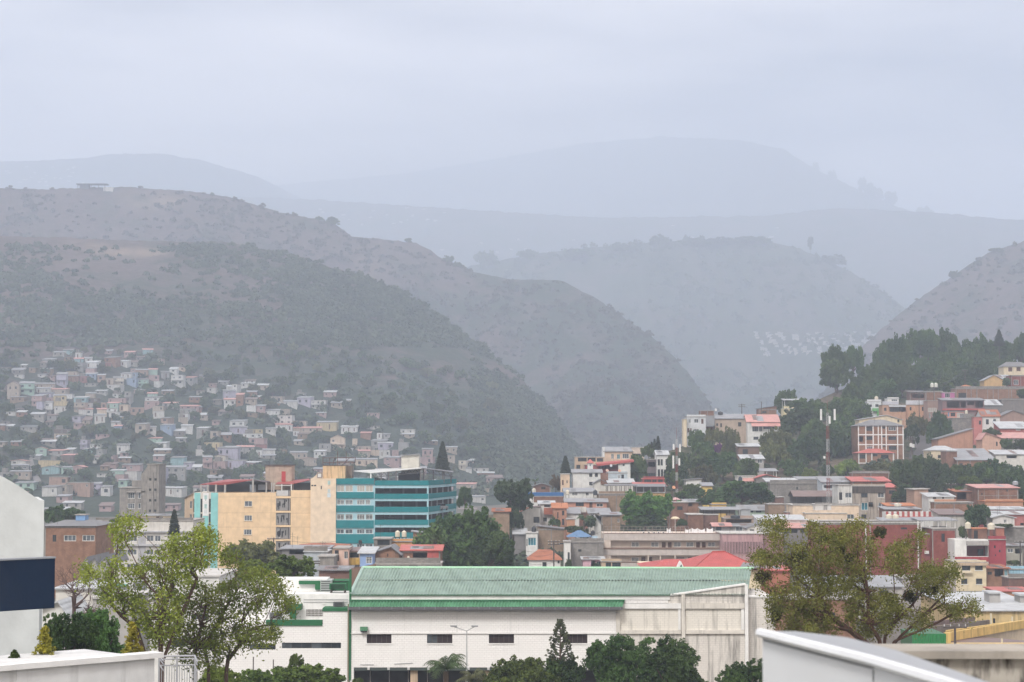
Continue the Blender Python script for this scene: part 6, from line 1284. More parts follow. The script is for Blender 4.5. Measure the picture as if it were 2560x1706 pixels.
house('r', 'light blue house at the right edge below the brick veranda', (2200, 500, 2420, 575), (.3, .5, .62), ('flat', 'slab'), [(2265, 535, 2300, 560, 'B'), (2310, 535, 2340, 560, 'b')], D=366, dep=6, found=8)
house('r', 'dark brick wall at the right edge below the light blue house', (2222, 575, 2420, 680), 'dbrick', ('flat', 'slab'), [], D=350, dep=5, found=8, name='yard_wall', cat='wall')
house('r', 'orange-red roofed shed at the right edge', (2130, 690, 2440, 740), 'salmon', ('shed', 655, 'rtin'), [], D=335, dep=9, found=8, name='shed', cat='shed')
house('h6', 'grey block retaining wall at the right edge', (2126, 845, 2420, 1060), 'block', ('flat', 'slab'), [], D=392, dep=5, name='retaining_wall', cat='wall')
house('h6', 'shabby grey yard house with yellow panels at the right edge', (2145, 1060, 2420, 1300), (.36, .35, .3), ('shed', 1035, 'tin'), [(2160, 1090, 2230, 1140, 'l'), (2250, 1090, 2330, 1150, 'o')], D=384, dep=6)
h6('long wine-red works hall with white roof edges', (1940, 632, 2420, 720), (.36, .08, .08), ('shed', 602, 'wtin'), [(2040, 655, 2080, 672, 'd')], 412, 9, name='works_hall', cat='hall')
h6('lower wine-red works hall with white roof edge', (1955, 690, 2420, 830), (.42, .16, .15), ('shed', 655, 'wtin'), [(2310, 790, 2353, 820, 'b')], 405, 6, name='works_hall', cat='hall')
h6('white gabled shed end with a round vent before the red halls', (1984, 728, 2242, 850), (.62, .6, .58), ('gfront', 2100, 696, 'wtin'), [(2118, 750, 2150, 790, 'l')], 399, 6, name='shed', cat='shed')
h6('shed with a purple-brown tin roof and pale stained wall', (1374, 694, 1682, 870), (.5, .48, .44), ('shed', 632, 'rust'), [(1385, 715, 1420, 745, 'l')], 404, 9, name='shed', cat='shed', dirt=.8)
h6('plain pinkish brick house with a flat slanted top', (1066, 402, 1230, 710), (.44, .29, .22), ('shedx', 400, 392, 'slab'), [], 441, 9)
b = h6('white house with bright tin roof above a salmon balustrade', (1230, 482, 1532, 570), 'white', ('shed', 440, 'wtin'), [(1282, 486, 1322, 508, 'd'), (1390, 486, 1416, 506, 'd')], 433, 7)
for k in range(22): x_ = b.X(zx('h6', 1288 + k * 11.3)); b.part('baluster', MB().box(x_, x_ + .22, -1.1, -.95, b.Z(zy('h6', 546)), b.Z(zy('h6', 518))), wm('salmon'))
b.part('handrail', MB().box(b.X(zx('h6', 1282)), b.X(zx('h6', 1538)), -1.15, -.9, b.Z(zy('h6', 517)), b.Z(zy('h6', 510))), wm('salmon'))
h6('long terracotta brick base below the salmon balustrade', (1300, 552, 1756, 720), 'brick2', ('flat', 'slab'), [], 429, 6)
h6('brick house with an open green-shaded room and tile roof', (1550, 424, 1756, 560), 'brick', ('shed', 395, 'tile'), [(1564, 428, 1676, 512, 'o')], 447, 7)
u = Bl('metal_tank_box', 'flat grey-blue metal hoarding behind the brick houses', 'hoarding', zx('h6', 1746), zx('h6', 1856), zy('h6', 342), zy('h6', 440), 450, .3); u.part('panel', MB().box(0, u.W, 0, .12, 0, u.H), wm((.3, .34, .38))); u.part('frame', MB().box(-.1, u.W + .1, .122, .25, -.8, .4), DFRAME)
b = h6('large brick building with concrete ties and a pink roof', (1812, 380, 2290, 640), 'brick', ('shed', 340, 'ptin'), [(1852, 438, 1870, 462, 'd'), (2150, 395, 2170, 420, 'd')], 441, 10)
for X_ in (1885, 2035, 2165): b.part('tie_column', MB().box(b.X(zx('h6', X_)), b.X(zx('h6', X_ + 6)), -.04, -.003, -1, b.H), wm('conc'))
b.part('tie_beam', MB().box(0, b.W, -.03, -.002, b.Z(zy('h6', 472)), b.Z(zy('h6', 466))), wm('conc'))
h6('low orange brick house below the large brick building', (1900, 540, 2345, 640), (.46, .25, .16), ('flat', 'otile'), [], 432, 7)
tank('square grey water tank on the pink roof', zx('h6', 2252), zy('h6', 342), 444, 10, (.32, .35, .38), 14)
b = h6('long white parapet with red balusters', (726, 662, 1302, 720), 'white', ('none',), [], 411, 4, name='parapet_house', cat='house')
for k in range(10): x_ = b.X(zx('h6', 728 + k * 63)); b.part('red_post', MB().box(x_, x_ + .5, -.1, .1, b.H - 1.2, b.H + .1), wm('red'))
b.part('red_rail', MB().box(-.1, b.W + .1, -.14, .2, b.H - 1.3, b.H - .9), wm('red'))
h6('low house with grey roofs and a white dome behind the red balusters', (728, 632, 1135, 680), 'brick2', ('shed', 600, 'tin'), [], 425, 8)
h6('brick yard house with a tile lean-to left of the pinkish brick house', (750, 590, 1064, 650), 'brick', ('shed', 560, 'otile'), [], 432, 6)
tank('white domed tank on the brick yard house', zx('h6', 868), zy('h6', 596), 431, 9, (.62, .58, .5), 17)
h6('long low house with a bright red roof left of the dark trees', (340, 302, 772, 400), 'brick2', ('shed', 252, 'rtin'), [], 482, 9)
h6('brick parapet behind the bright red roof', (328, 205, 768, 310), 'brick', ('flat', 'slab'), [], 494, 4, name='parapet_house', cat='house')
h6('small brick house with a rusty red hip roof beside the dark trees', (732, 372, 860, 530), 'brick', ('hip', 318, .3, 'rtin'), [(765, 405, 830, 450, 'b')], 470, 7)
h6('long pale blue-grey wall house behind the lattice mast', (-20, 310, 330, 420), (.46, .5, .53), ('shed', 250, 'tin'), [(0, 345, 150, 380, 'o')], 486, 8)
h6('brick wall strip behind the lattice mast', (70, 250, 330, 320), 'brick2', ('flat', 'slab'), [], 498, 4, name='yard_wall', cat='wall')

def h5(label, r, wall, rf=('flat', 'slab'), wins=(), D=None, dep=8., **k): return house('h5', label, r, wall, rf, wins, D=D, dep=dep, found=k.pop('found', 13.), **k)
h5('cream gabled building behind the white-framed brick flats', (386, 1000, 850, 1100), 'cream', ('gfront', 680, 952, 'wtin'), [(800, 1000, 822, 1030, 'b')], 624, 8)
b = h5('four-storey brick flats with white frames and a dark hipped roof', (372, 1066, 870, 1400), 'brick2', ('hip', 1000, .35, 'dtin'), [(460, 1076, 530, 1124, 'b'), (634, 1068, 670, 1100, 'b'), (705, 1076, 788, 1120, 'l'), (465, 1180, 530, 1222, 'b'), (634, 1172, 670, 1192, 'b'), (703, 1182, 790, 1222, 'b'), (468, 1290, 530, 1328, 'l'), (634, 1275, 670, 1298, 'b'), (707, 1288, 792, 1330, 'b'), (380, 1180, 428, 1240, 'o')], 604, 12, name='flats', cat='building')
for Y in (1158, 1266): b.part('white_band', MB().box(-.05, b.W + .05, -.14, -.003, b.Z(zy('h5', Y + 12)), b.Z(zy('h5', Y))), WHT)
for X_ in (372, 452, 532, 588, 625, 674, 798, 858): b.part('white_strip', MB().box(b.X(zx('h5', X_)), b.X(zx('h5', X_ + 11)), -.1, -.004, -6, b.H), WHT)
b = h5('lower brick flats with white frames and a red hipped roof', (376, 1364, 776, 1600), 'brick2', ('hip', 1316, .35, 'rtin'), [(385, 1378, 453, 1426, 'b'), (533, 1372, 586, 1400, 'b'), (625, 1382, 706, 1426, 'b'), (388, 1490, 451, 1536, 'b'), (533, 1480, 586, 1510, 'b'), (625, 1490, 706, 1530, 'b')], 594, 9, name='flats', cat='building')
for Y in (1468, ): b.part('white_band', MB().box(-.05, b.W + .05, -.12, -.003, b.Z(zy('h5', Y + 10)), b.Z(zy('h5', Y))), WHT)
for X_ in (376, 455, 518, 752): b.part('white_strip', MB().box(b.X(zx('h5', X_)), b.X(zx('h5', X_ + 10)), -.09, -.004, -6, b.H), WHT)
b = h5('white house with a bright green balcony near the trees', (470, 802, 626, 980), (.64, .66, .68), ('flat', 'wslab'), [(486, 835, 522, 862, 'b'), (560, 832, 596, 862, 'b')], 690, 7); b.part('balcony', MB().box(b.X(zx('h5', 526)), b.X(zx('h5', 624)), -1., -.003, b.Z(zy('h5', 908)), b.Z(zy('h5', 876))), wm('green')); b.part('green_wall', MB().box(b.X(zx('h5', 575)), b.X(zx('h5', 626)), -.9, -.004, -3, b.Z(zy('h5', 910))), wm('green'))
tank('cream water tank on the house with the green balcony', zx('h5', 571), zy('h5', 796), 693, 12)
b = h5('orange-brown terrace house with a white tin awning', (638, 842, 892, 980), (.5, .3, .2), ('flat', 'slab'), [(655, 870, 682, 905, 'b'), (715, 868, 890, 915, 'o')], 682, 7); b.part('awning', MB().slab([(b.X(zx('h5', 705)), -1., b.Z(zy('h5', 858))), (b.X(zx('h5', 888)), -1., b.Z(zy('h5', 858))), (b.X(zx('h5', 888)), -.01, b.Z(zy('h5', 842))), (b.X(zx('h5', 705)), -.01, b.Z(zy('h5', 842)))], .1), rmat('wtin')); b.part('railing', MB().box(0, b.X(zx('h5', 815)), -.1, .0, b.H + .2, b.Z(zy('h5', 802))), wm((.5, .5, .55)))
h5('pale upper room with white railing behind the orange-brown terrace', (690, 772, 815, 842), 'white', ('flat', 'wtin'), [(735, 778, 800, 800, 'l')], 688, 5, name='roof_room', cat='roof house')
b = h5('salmon stepped house with a white roof rail beside the steep street', (893, 842, 1126, 1040), (.56, .32, .2), ('flat', 'slab'), [(935, 862, 955, 900, 'b'), (1068, 860, 1110, 905, 'b'), (1075, 955, 1100, 1010, 'b')], 684, 7); b.part('railing', MB().box(0, b.W, -.1, 0, b.H + .2, b.Z(zy('h5', 790))), wm((.55, .56, .6)))
h5('brown brick house with concrete panels right of the steep street', (1130, 795, 1295, 1010), (.34, .23, .19), ('flat', 'slab'), [(1135, 872, 1228, 915, 'c'), (1145, 925, 1160, 985, 'l'), (1180, 925, 1195, 985, 'l')], 676, 7)
h5('brick house with a dark timber porch below the dark trees', (936, 700, 1110, 800), 'dbrick', ('shed', 690, 'dtin'), [(960, 720, 1090, 765, 'o')], 702, 6)
h5('plain orange brick house left of the magenta house', (1110, 694, 1292, 800), 'brick2', ('flat', 'wslab'), [], 706, 7)
h5('magenta house with one white window', (1292, 706, 1424, 860), 'magenta', ('flat', 'wslab'), [(1318, 712, 1374, 760, '')], 704, 6)
tank('white water tank, left of the pair on the tall black stand', zx('h5', 1178), zy('h5', 695), 716, 11, (.6, .6, .54), 9, legs=11); tank('white water tank, right of the pair on the tall black stand', zx('h5', 1220), zy('h5', 695), 716, 11, (.6, .6, .54), 9, legs=11)
b = h5('long bare brick house with an arched dark opening', (1436, 660, 2240, 800), 'brick2', ('flat', 'slab'), [(1465, 708, 1550, 770, 'k')], 716, 8)
for X_ in (1600, 1660, 1840, 2040): b.part('tie_column', MB().box(b.X(zx('h5', X_)), b.X(zx('h5', X_ + 8)), -.05, -.003, -2, b.H), wm('conc'))
h5('small orange pyramid-tiled roof house above the arched opening', (1482, 650, 1640, 700), 'salmon', ('hip', 620, .45, 'otile'), [], 724, 6)
h5('ochre gabled hut with a white roof edge', (1746, 570, 1962, 680), (.58, .38, .17), ('gfront', 1850, 516, 'tin'), [], 738, 7, name='hut', cat='hut')
h5('dark-red brick house with an arched window at the right edge', (2042, 520, 2240, 680), 'rbrick', ('flat', 'slab'), [(2066, 566, 2120, 622, 'l')], 736, 8)
h5('bright tin roof house between the ochre hut and red brick', (1900, 555, 2040, 640), 'offwhite', ('shed', 518, 'wtin'), [], 744, 6)
h5('cream house with red-framed windows and dark hipped roof on the hilltop', (1956, 422, 2240, 560), 'cream', ('hip', 372, .2, 'dtin'), [(2008, 430, 2052, 476, 'D'), (2098, 428, 2142, 472, 'D')], 762, 8)
b = h5('open terrace with red ledge and clutter beside the tin roof', (1292, 790, 1746, 940), (.22, .14, .14), ('shed', 768, 'dtin'), [(1340, 800, 1480, 872, 'o'), (1490, 800, 1550, 872, 'o'), (1560, 800, 1640, 840, 'o'), (1650, 800, 1735, 870, 'o')], 662, 7); b.part('red_ledge', MB().box(-.1, b.W + .1, -.6, -.003, b.Z(zy('h5', 898)), b.Z(zy('h5', 880))), wm('red'))
b = h5('coral shop front with coloured awnings under the red ledge', (1318, 915, 1524, 1010), (.58, .26, .2), ('flat', 'slab'), [(1350, 920, 1366, 965, 'B'), (1380, 925, 1430, 965, 'b'), (1448, 925, 1520, 975, 'c')], 654, 6)
b = h5('bare grey block house with a white tank', (1402, 985, 1634, 1130), 'block', ('flat', 'slab'), [], 640, 7); b.part('upper_wall', MB().box(b.X(zx('h5', 1525)), b.W, 0.01, 6, b.H + .19, b.Z(zy('h5', 935))), wm('block'))
tank('cream water tank on the bare grey block house', zx('h5', 1550), zy('h5', 935), 641, 9)
h5('shed with a broad white tin roof right of the open terrace', (1746, 842, 1936, 940), 'dgrey', ('shed', 786, 'wtin'), [], 668, 8, name='shed', cat='shed')
h5('dark grey block house with a tan edge at the right border', (1936, 785, 2240, 940), (.2, .18, .17), ('flat', 'slab'), [], 674, 8)
b = h5('white house with two brown windows and an old tile roof', (1724, 962, 1916, 1110), 'white', ('gable', 894, 'tile'), [(1764, 996, 1796, 1052, 'b'), (1844, 994, 1874, 1052, 'b')], 638, 9, frame=True)
h5('coral house left of the two brown windows', (1632, 970, 1723, 1120), (.5, .18, .16), ('flat', 'slab'), [(1688, 1010, 1713, 1054, 'b')], 637, 7)
h5('dark-gabled brown house right of the old tile roof', (1917, 965, 2240, 1060), (.33, .22, .18), ('gfront', 2060, 900, 'dtin'), [], 644, 8)
h5('house with a bright white roof and red gable edge at the right', (1925, 1096, 2240, 1180), (.4, .12, .1), ('shed', 1026, 'wtin'), [(2090, 1090, 2140, 1120, 'c')], 618, 9)
h5('pink roofed long house with a salmon gable', (1726, 1200, 1930, 1340), (.58, .36, .27), ('gfront', 1762, 1146, 'ptin'), [(1874, 1240, 1892, 1286, 'b')], 592, 8)
h5('grey house under the right half of the pink roof', (1931, 1202, 2240, 1330), (.3, .27, .25), ('shed', 1146, 'ptin'), [], 594, 8)
h5('orange brick house with a steep dark monopitch roof', (1240, 1218, 1622, 1310), (.44, .24, .16), ('shedx', 1216, 1098, 'dtin'), [], 602, 9)
h5('cream house with a white hipped roof at the foot of the steep street', (1156, 1335, 1450, 1460), 'cream', ('hip', 1284, .3, 'wtin'), [(1170, 1378, 1184, 1420, 'b'), (1240, 1385, 1300, 1420, 'b')], 572, 9)
h5('brown brick house left of the long grey tin slope', (1330, 1348, 1450, 1530), 'brick', ('flat', 'slab'), [(1400, 1480, 1430, 1500, 'b')], 563, 7)
h5('brick shed with a long grey tin slope', (1450, 1440, 1862, 1530), 'brick2', ('shed', 1322, 'tin'), [(1474, 1474, 1512, 1496, 'b')], 560, 14, name='shed', cat='shed')
h5('pale house with a white tin roof and concrete posts at the right edge', (1872, 1378, 2240, 1480), 'offwhite', ('shed', 1335, 'wtin'), [(1990, 1390, 2100, 1420, 'o')], 566, 8)
# steep street climbing the hill
def drape(name, zone, left, right, m, up=.12):
    V = []; 
    for (a, c) in zip(left, right):
        for q in (a, c):
            h_ = on_hill('town', zx(zone, q[0]), zy(zone, q[1])); V.append((h_.x, h_.y, h_.z + up) if h_ else tuple(P(zx(zone, q[0]), zy(zone, q[1]), 600)))
    mb = MB().add(V, [(2*i, 2*i+1, 2*i+3, 2*i+2) for i in range(len(left) - 1)]); return tag(ob(name, mb, m), kind='structure')
drape('road', 'h5', [(925, 1430), (940, 1330), (975, 1240), (1030, 1140), (1075, 1060), (1095, 1000)], [(1180, 1430), (1190, 1330), (1195, 1240), (1150, 1140), (1125, 1060), (1120, 1000)], mat('concrete', (.11, .105, .11), .3))
# yellow frame building in the lower right
fb = Bl('frame_building', 'long cream building with weathered yellow beams at the lower right', 'building', zx('q', 60), zx('q', 2300), zy('q', 1250), gy(205), 205., 40.)
YB = mat('plaster', (.66, .46, .17), .85)
fb.part('front_wall', MB().box(0, fb.W, 0, .3, -.3, fb.H), mat('plaster', (.68, .5, .24), .35)); fb.part('corner_post', MB().box(0, .5, -.05, 1., -.3, fb.Z(zy('q', 1010))), YB)
def fbm_(a, c, t_, dn, m=YB, name='beam'): A_, C__ = Vector(fb.pt('q', *a)), Vector(fb.pt('q', *c)); mb = MB().slab([tuple(A_), tuple(C__), tuple(C__ + Vector((0, t_, 0))), tuple(A_ + Vector((0, t_, 0)))], dn); fb.part(name, mb, m)
fbm_((60, 1015, 3), (2300, 640, 26), .5, .9); fbm_((60, 950, 8), (1700, 730, 22), .5, .7); fbm_((-300, 860, 12), (1120, 690, 24), .5, .9, mat('concrete', (.2, .17, .15), .8)); fbm_((-400, 740, 16), (760, 620, 28), .5, .5, mat('concrete', (.22, .16, .15), .8))
fb.part('back_wall', MB().slab([fb.pt('q', 150, 1150, 6), fb.pt('q', 2300, 1230, 26), fb.pt('q', 2300, 760, 26), fb.pt('q', 150, 1060, 6)][::-1], .3, 1), mat('plaster', (.6, .5, .38), .4))
fb.part('low_roof', MB().slab([fb.pt('q', 110, 1300, .5), fb.pt('q', 2300, 1240, .5), fb.pt('q', 2300, 1225, 14), fb.pt('q', 800, 1090, 14), fb.pt('q', 120, 1150, 8)], .12), rmat('rust'))
for X_, Y0, Y1, y in ((1150, 800, 530, 24), (1670, 800, 610, 25), (730, 640, 530, 30), (1420, 1250, 1150, 1)): a = fb.pt('q', X_, Y0, y); c = fb.pt('q', X_, Y1, y); fb.part('pipe', MB().bar(a, c, .12, 6), mat('plaster', (.62, .56, .42), .4))
house('q', 'wide pale tin-roofed hall behind the yellow beams', (500, 470, 2600, 720), (.6, .46, .24), ('shed', 30, 'wtin'), [(1200, 650, 1260, 770, 'l')], D=245, dep=26, found=15, name='hall', cat='hall', dirt=.9)
for i, (X0, Y0, X1, Y1) in enumerate(((1080, 0, 1420, 160), (1830, 50, 2150, 240))): u = Bl('roof_vent', ('grey roof vent box with a pale lid on the wide hall', 'grey roof vent box at the right edge of the wide hall')[i], 'roof vent', zx('q', X0), zx('q', X1), zy('q', Y0), zy('q', Y1), 255, 3.); u.part('box', MB().box(.2, u.W - .2, 0, 3, -.8, u.H * .75), wm('grey')); u.part('lid', MB().box(0, u.W, -.3, 3.3, u.H * .75 + .003, u.H), rmat('wtin'))
u = Bl('green_container', 'dark green corrugated container behind the right foreground wall', 'container', zx('r', 1390), zx('r', 1685), zy('r', 1055), gy(198), 198., 6.); corr('side', u.e, mat('metal', (.02, .2, .06), rough=.5), (0, 0, -.2), (u.W, 0, -.2), (u.W, 0, u.H), (0, 0, u.H), .35, .05); u.part('body', MB().box(.05, u.W - .05, .08, 6, -.2, u.H - .02), mat('metal', (.015, .12, .04), rough=.5))
# brick walls glimpsed behind the right tree
house('r', 'red brick house behind the left side of the right tree', (-40, 510, 330, 720), (.4, .16, .11), ('gable', 470, 'rtin'), [(180, 750, 240, 790, 'b')], D=268, dep=10, found=20)
house('r', 'tan brick yard house behind the trunk of the right tree', (160, 760, 900, 1000), 'brick2', ('flat', 'slab'), [(190, 770, 230, 800, 'l'), (480, 800, 540, 850, 'd'), (640, 870, 720, 930, 'd')], D=255, dep=8, found=15)
house('r', 'grey house with pale roofs behind the right tree', (500, 650, 1300, 800), (.42, .4, .38), ('shed', 560, 'tin'), [(620, 690, 700, 760, 'l'), (900, 690, 980, 760, 'd'), (1100, 680, 1180, 750, 'd')], D=300, dep=9, found=15)
house('r', 'dim grey concrete house right of the right tree trunk', (1300, 580, 1770, 950), (.36, .33, .32), ('flat', 'slab'), [(1500, 690, 1560, 740, 'd'), (1680, 730, 1740, 770, 'b'), (1400, 700, 1450, 760, 'd')], D=310, dep=9, found=15)
# ---------------------------------------------------------------- houses on the left hillside
# zone  X0 Y0 X1 Y1  colour  roof  (zone pixels)
LEFT = '''
A 618 140 720 172 aqua tin
A 738 165 792 215 white flat
A 725 225 815 262 aqua tin
A 728 262 812 330 grey flat
A 832 218 905 252 white tin
A 838 320 925 362 pink tin
A 835 262 948 310 white wtin
A 1022 215 1130 262 brick tin
A 1030 262 1080 308 red flat
A 1170 250 1245 290 white tin
A 1215 160 1310 195 pink tin
A 1400 135 1500 165 aqua tin
A 650 350 752 392 tan flat
A 552 375 650 485 lav tin
A 838 372 940 410 blue tin
A 668 395 770 450 brick dtin
A 770 395 850 445 red flat
A 955 385 1025 440 salmon tin
A 1035 415 1110 480 tan flat
A 1112 410 1215 480 cream tin
A 1045 480 1170 520 offwhite flat
A 1182 370 1285 412 white tin
A 1290 360 1345 420 blue flat
A 1240 415 1335 478 blue flat
A 1330 335 1450 400 salmon tin
A 1280 322 1335 355 pink flat
A 1455 330 1540 385 mint tin
A 1455 385 1560 440 pink flat
A 1345 430 1440 498 mint tin
A 1508 445 1565 490 white flat
A 1580 355 1660 420 grey tin
A 1660 325 1735 360 white wtin
A 1742 310 1820 335 peach flat
A 1675 385 1795 480 offwhite flat
A 1800 410 1895 455 grey tin
A 1955 392 2015 420 tan tin
A 415 232 520 255 grey tin
A 68 480 185 600 tan gable
A 190 465 330 570 mint tin
A 335 470 530 520 tan tin
A 352 515 480 560 offwhite tin
A 385 560 500 605 lav tin
A 310 590 410 680 pink tin
A 412 605 515 650 pink flat
A 355 645 415 710 lav flat
A 418 650 512 710 white tin
A 522 585 650 640 yellow tin
A 525 640 652 690 yellow flat
A 530 690 650 745 offwhite flat
A 490 525 640 575 tan tin
A 655 570 705 605 white flat
A 722 605 845 650 aqua tin
A 850 612 955 655 brown flat
A 725 655 830 740 tan flat
A 835 565 925 605 tan tin
A 832 660 890 705 offwhite flat
A 770 720 910 770 offwhite tin
A 1105 568 1195 602 white flat
A 1060 612 1230 650 pink flat
A 1040 660 1152 712 mint tin
A 1045 712 1150 745 white flat
A 990 655 1042 720 salmon flat
A 1155 675 1252 735 peach flat
A 952 720 1045 785 peach tin
A 1065 745 1160 795 offwhite flat
A 1265 702 1410 770 salmon flat
A 1168 740 1255 775 tan flat
A 1085 800 1175 835 yellow tin
A 1088 845 1185 880 offwhite tin
A 1115 885 1192 935 blue tin
A 1220 550 1280 640 grey flat
A 1445 565 1540 590 mint tin
A 1420 605 1558 640 white tin
A 1415 640 1558 690 pink flat
A 1495 690 1600 740 tan flat
A 1500 740 1610 800 offwhite flat
A 1590 660 1715 700 grey tin
A 1755 690 1945 715 pink tin
A 1760 715 1885 760 grey flat
A 1750 765 1840 800 white flat
A 1745 800 1840 850 tan flat
A 1575 808 1648 850 salmon tin
A 1325 865 1430 935 tan tin
A 1440 895 1530 960 offwhite tin
A 1570 875 1680 940 blue tin
A 1775 880 1885 945 white tin
A 1925 905 2030 985 grey tin
A 2060 935 2140 1000 tan flat
A 705 790 790 835 lav tin
A 925 775 1030 845 offwhite tin
A 528 915 690 960 brown flat
A 530 960 690 1000 peach flat
A 785 1020 855 1105 lav flat
A 880 1060 985 1105 white tin
A 890 1015 950 1055 tan flat
A 820 1110 945 1160 aqua tin
A 945 1115 1005 1170 grey flat
A 1145 1070 1262 1150 offwhite tin
A 1030 1170 1105 1230 pink flat
A 1435 1005 1580 1035 mint tin
A 1525 1050 1630 1095 white tin
A 1722 1005 1820 1050 grey tin
A 1985 1045 2150 1110 yellow flat
A 2130 1100 2330 1180 lav tin
A 1918 1115 2010 1160 offwhite flat
A 345 1105 455 1160 mint gable
A 460 1125 620 1160 grey tin
A 600 1170 720 1245 brown tin
A 375 1220 478 1280 yellow flat
A 480 1222 592 1280 yellow flat
A 410 1290 585 1345 aqua gable
A 110 1225 250 1260 offwhite gable
A 112 1270 275 1320 grey tin
A 0 1340 95 1400 grey flat
A 95 1330 290 1395 tan tin
A 600 1290 720 1340 mint tin
A 715 1285 808 1340 pink gable
A 480 1385 660 1470 salmon flat
A 660 1440 882 1560 salmon flat
A 480 1465 655 1540 tan flat
A 410 1480 555 1560 offwhite tin
A 885 1450 985 1550 lav tin
A 988 1480 1075 1560 white tin
A 1160 1415 1245 1480 mint tin
A 1195 1265 1375 1320 pink tin
A 1080 1320 1210 1370 mint tin
A 1130 1360 1215 1420 pink flat
A 1220 1330 1340 1400 offwhite flat
A 1670 1195 1798 1280 aqua tin
A 1620 1290 1815 1400 grey tin
A 1560 1290 1620 1440 lav flat
A 1800 1245 1888 1300 lav tin
A 1560 1490 1780 1560 offwhite tin
A 150 1440 330 1500 mint tin
A 1990 1190 2080 1290 pink tin
A 2085 1180 2210 1230 cream gable
A 2085 1230 2205 1300 pink flat
A 2220 1225 2380 1300 lav flat
B 18 85 105 120 offwhite tin
B 65 68 103 130 white flat
B 0 120 95 185 lav tin
B 0 188 90 235 white tin
B 95 150 150 230 brick tin
B 178 235 252 275 white flat
B 255 240 325 285 pink tin
B 360 165 465 220 tan flat
B 470 205 580 240 offwhite tin
B 580 175 685 225 lav tin
B 575 135 640 165 grey flat
B 690 195 808 260 offwhite flat
B 315 275 440 315 white tin
B 440 265 522 310 tan flat
B 385 315 540 385 offwhite flat
B 410 388 545 430 white tin
B 545 360 652 410 tan flat
B 550 415 770 450 tan tin
B 548 440 592 470 white flat
B 735 370 895 430 yellow tin
B 930 405 1060 445 white tin
B 150 460 305 495 white flat
B 182 425 308 455 yellow flat
B 195 495 318 545 pink flat
B 215 545 340 560 red flat
B 45 360 158 402 white tin
B 45 410 185 455 lav tin
B 0 570 110 620 offwhite tin
B 110 565 240 635 grey tin
B 255 590 300 640 white flat
B 310 590 405 625 white tin
B 845 495 960 590 peach gable
B 755 540 850 595 grey flat
B 715 600 800 640 white tin
B 1020 500 1058 555 peach flat
B 1045 560 1165 600 tan flat
B 1070 598 1160 650 tan tin
B 1165 590 1235 630 peach flat
B 1085 455 1165 495 brick tin
B 1130 460 1165 490 white flat
B 1215 455 1258 495 white flat
B 1170 515 1285 560 grey tin
B 1225 535 1345 585 lav tin
B 1335 590 1388 645 pink flat
B 1235 590 1320 640 offwhite flat
B 1385 530 1460 580 grey flat
B 525 610 660 660 tan tin
B 610 660 740 710 tan gable
B 1045 665 1220 715 peach tin
B 1270 650 1395 720 pink tin
B 1545 645 1660 700 pink flat
B 1575 585 1658 640 pink tin
B 1865 675 1922 740 cream flat
B 1925 735 1970 765 white tin
B 0 680 165 715 lav tin
B 165 690 300 730 pink tin
B 700 740 790 790 pink tin
B 1845 860 1995 905 tan tin
B 1995 895 2105 940 tan flat
B 1965 960 2080 1000 offwhite tin
'''
WORDS = dict(white='white', offwhite='off-white', cream='cream', grey='grey', pink='pink', salmon='salmon', yellow='yellow', blue='blue', aqua='turquoise', mint='mint green', lav='lavender', red='dark red', tan='tan', peach='peach', brown='brown', brick='brick')
rr_ = random.Random(11); rows = []
for ln in LEFT.strip().splitlines():
    z, a, b_, c, d, col, rf = ln.split(); rows.append([z, float(a), float(b_), float(c), float(d), col, rf])
def rel(i):
    """say where a house stands by the nearest house whose colour stands out"""
    return None
INFO = []
for z, X0, Y0, X1, Y1, col, rf in rows:
    px0, px1, py0, py1 = zx(z, X0), zx(z, X1), zy(z, Y0), zy(z, Y1); INFO.append(dict(cx=(px0+px1)/2, cy=(py0+py1)/2, w=px1-px0, h=py1-py0, col=WORDS[col], rf={'tin': 'tin-roofed', 'wtin': 'white-roofed', 'dtin': 'dark-roofed', 'flat': 'flat-topped', 'gable': 'gable-roofed'}[rf]))
LBL = {}
def base_label(q): return ('tall ' if q['h'] > q['w'] * 1.05 else ('long ' if q['w'] > q['h'] * 3 else '')) + q['col'] + ' ' + q['rf'] + ' hillside house'
used = {}
for i, q in enumerate(INFO): used.setdefault(base_label(q), []).append(i)
for lb, ids in used.items():
    if len(ids) == 1: LBL[ids[0]] = lb + ' on the left hillside'
for rnd_ in range(4):                                   # the rest are told apart by the nearest house already singled out
    done = dict(LBL)
    for i, q in enumerate(INFO):
        if i in LBL: continue
        cand = sorted(done, key=lambda j: abs(INFO[j]['cx']-q['cx']) + 1.4*abs(INFO[j]['cy']-q['cy']))
        for j in cand[:6]:
            r_ = INFO[j]; dx, dy = q['cx'] - r_['cx'], q['cy'] - r_['cy']
            w_ = 'just below' if dy > abs(dx) * .8 else ('just above' if -dy > abs(dx) * .8 else ('right of' if dx > 0 else 'left of'))
            nm = base_label(r_).replace(' hillside house', ' house'); lb = base_label(q) + ' ' + w_ + ' the ' + nm
            if lb not in LBL.values() and len(lb.split()) <= 16 and base_label(r_) in [base_label(INFO[k]) for k in done]: LBL[i] = lb; break
for i, q in enumerate(INFO):

    if i not in LBL: LBL[i] = base_label(q) + (' in row %d from the hill foot' % 1) + ', ' + str(i)
LC = {k: tuple(.5 * v + .5 * (.3 * (CLR[k][0] + CLR[k][1] + CLR[k][2])) * .95 for v in CLR[k]) for k in CLR}      # sun-bleached paint
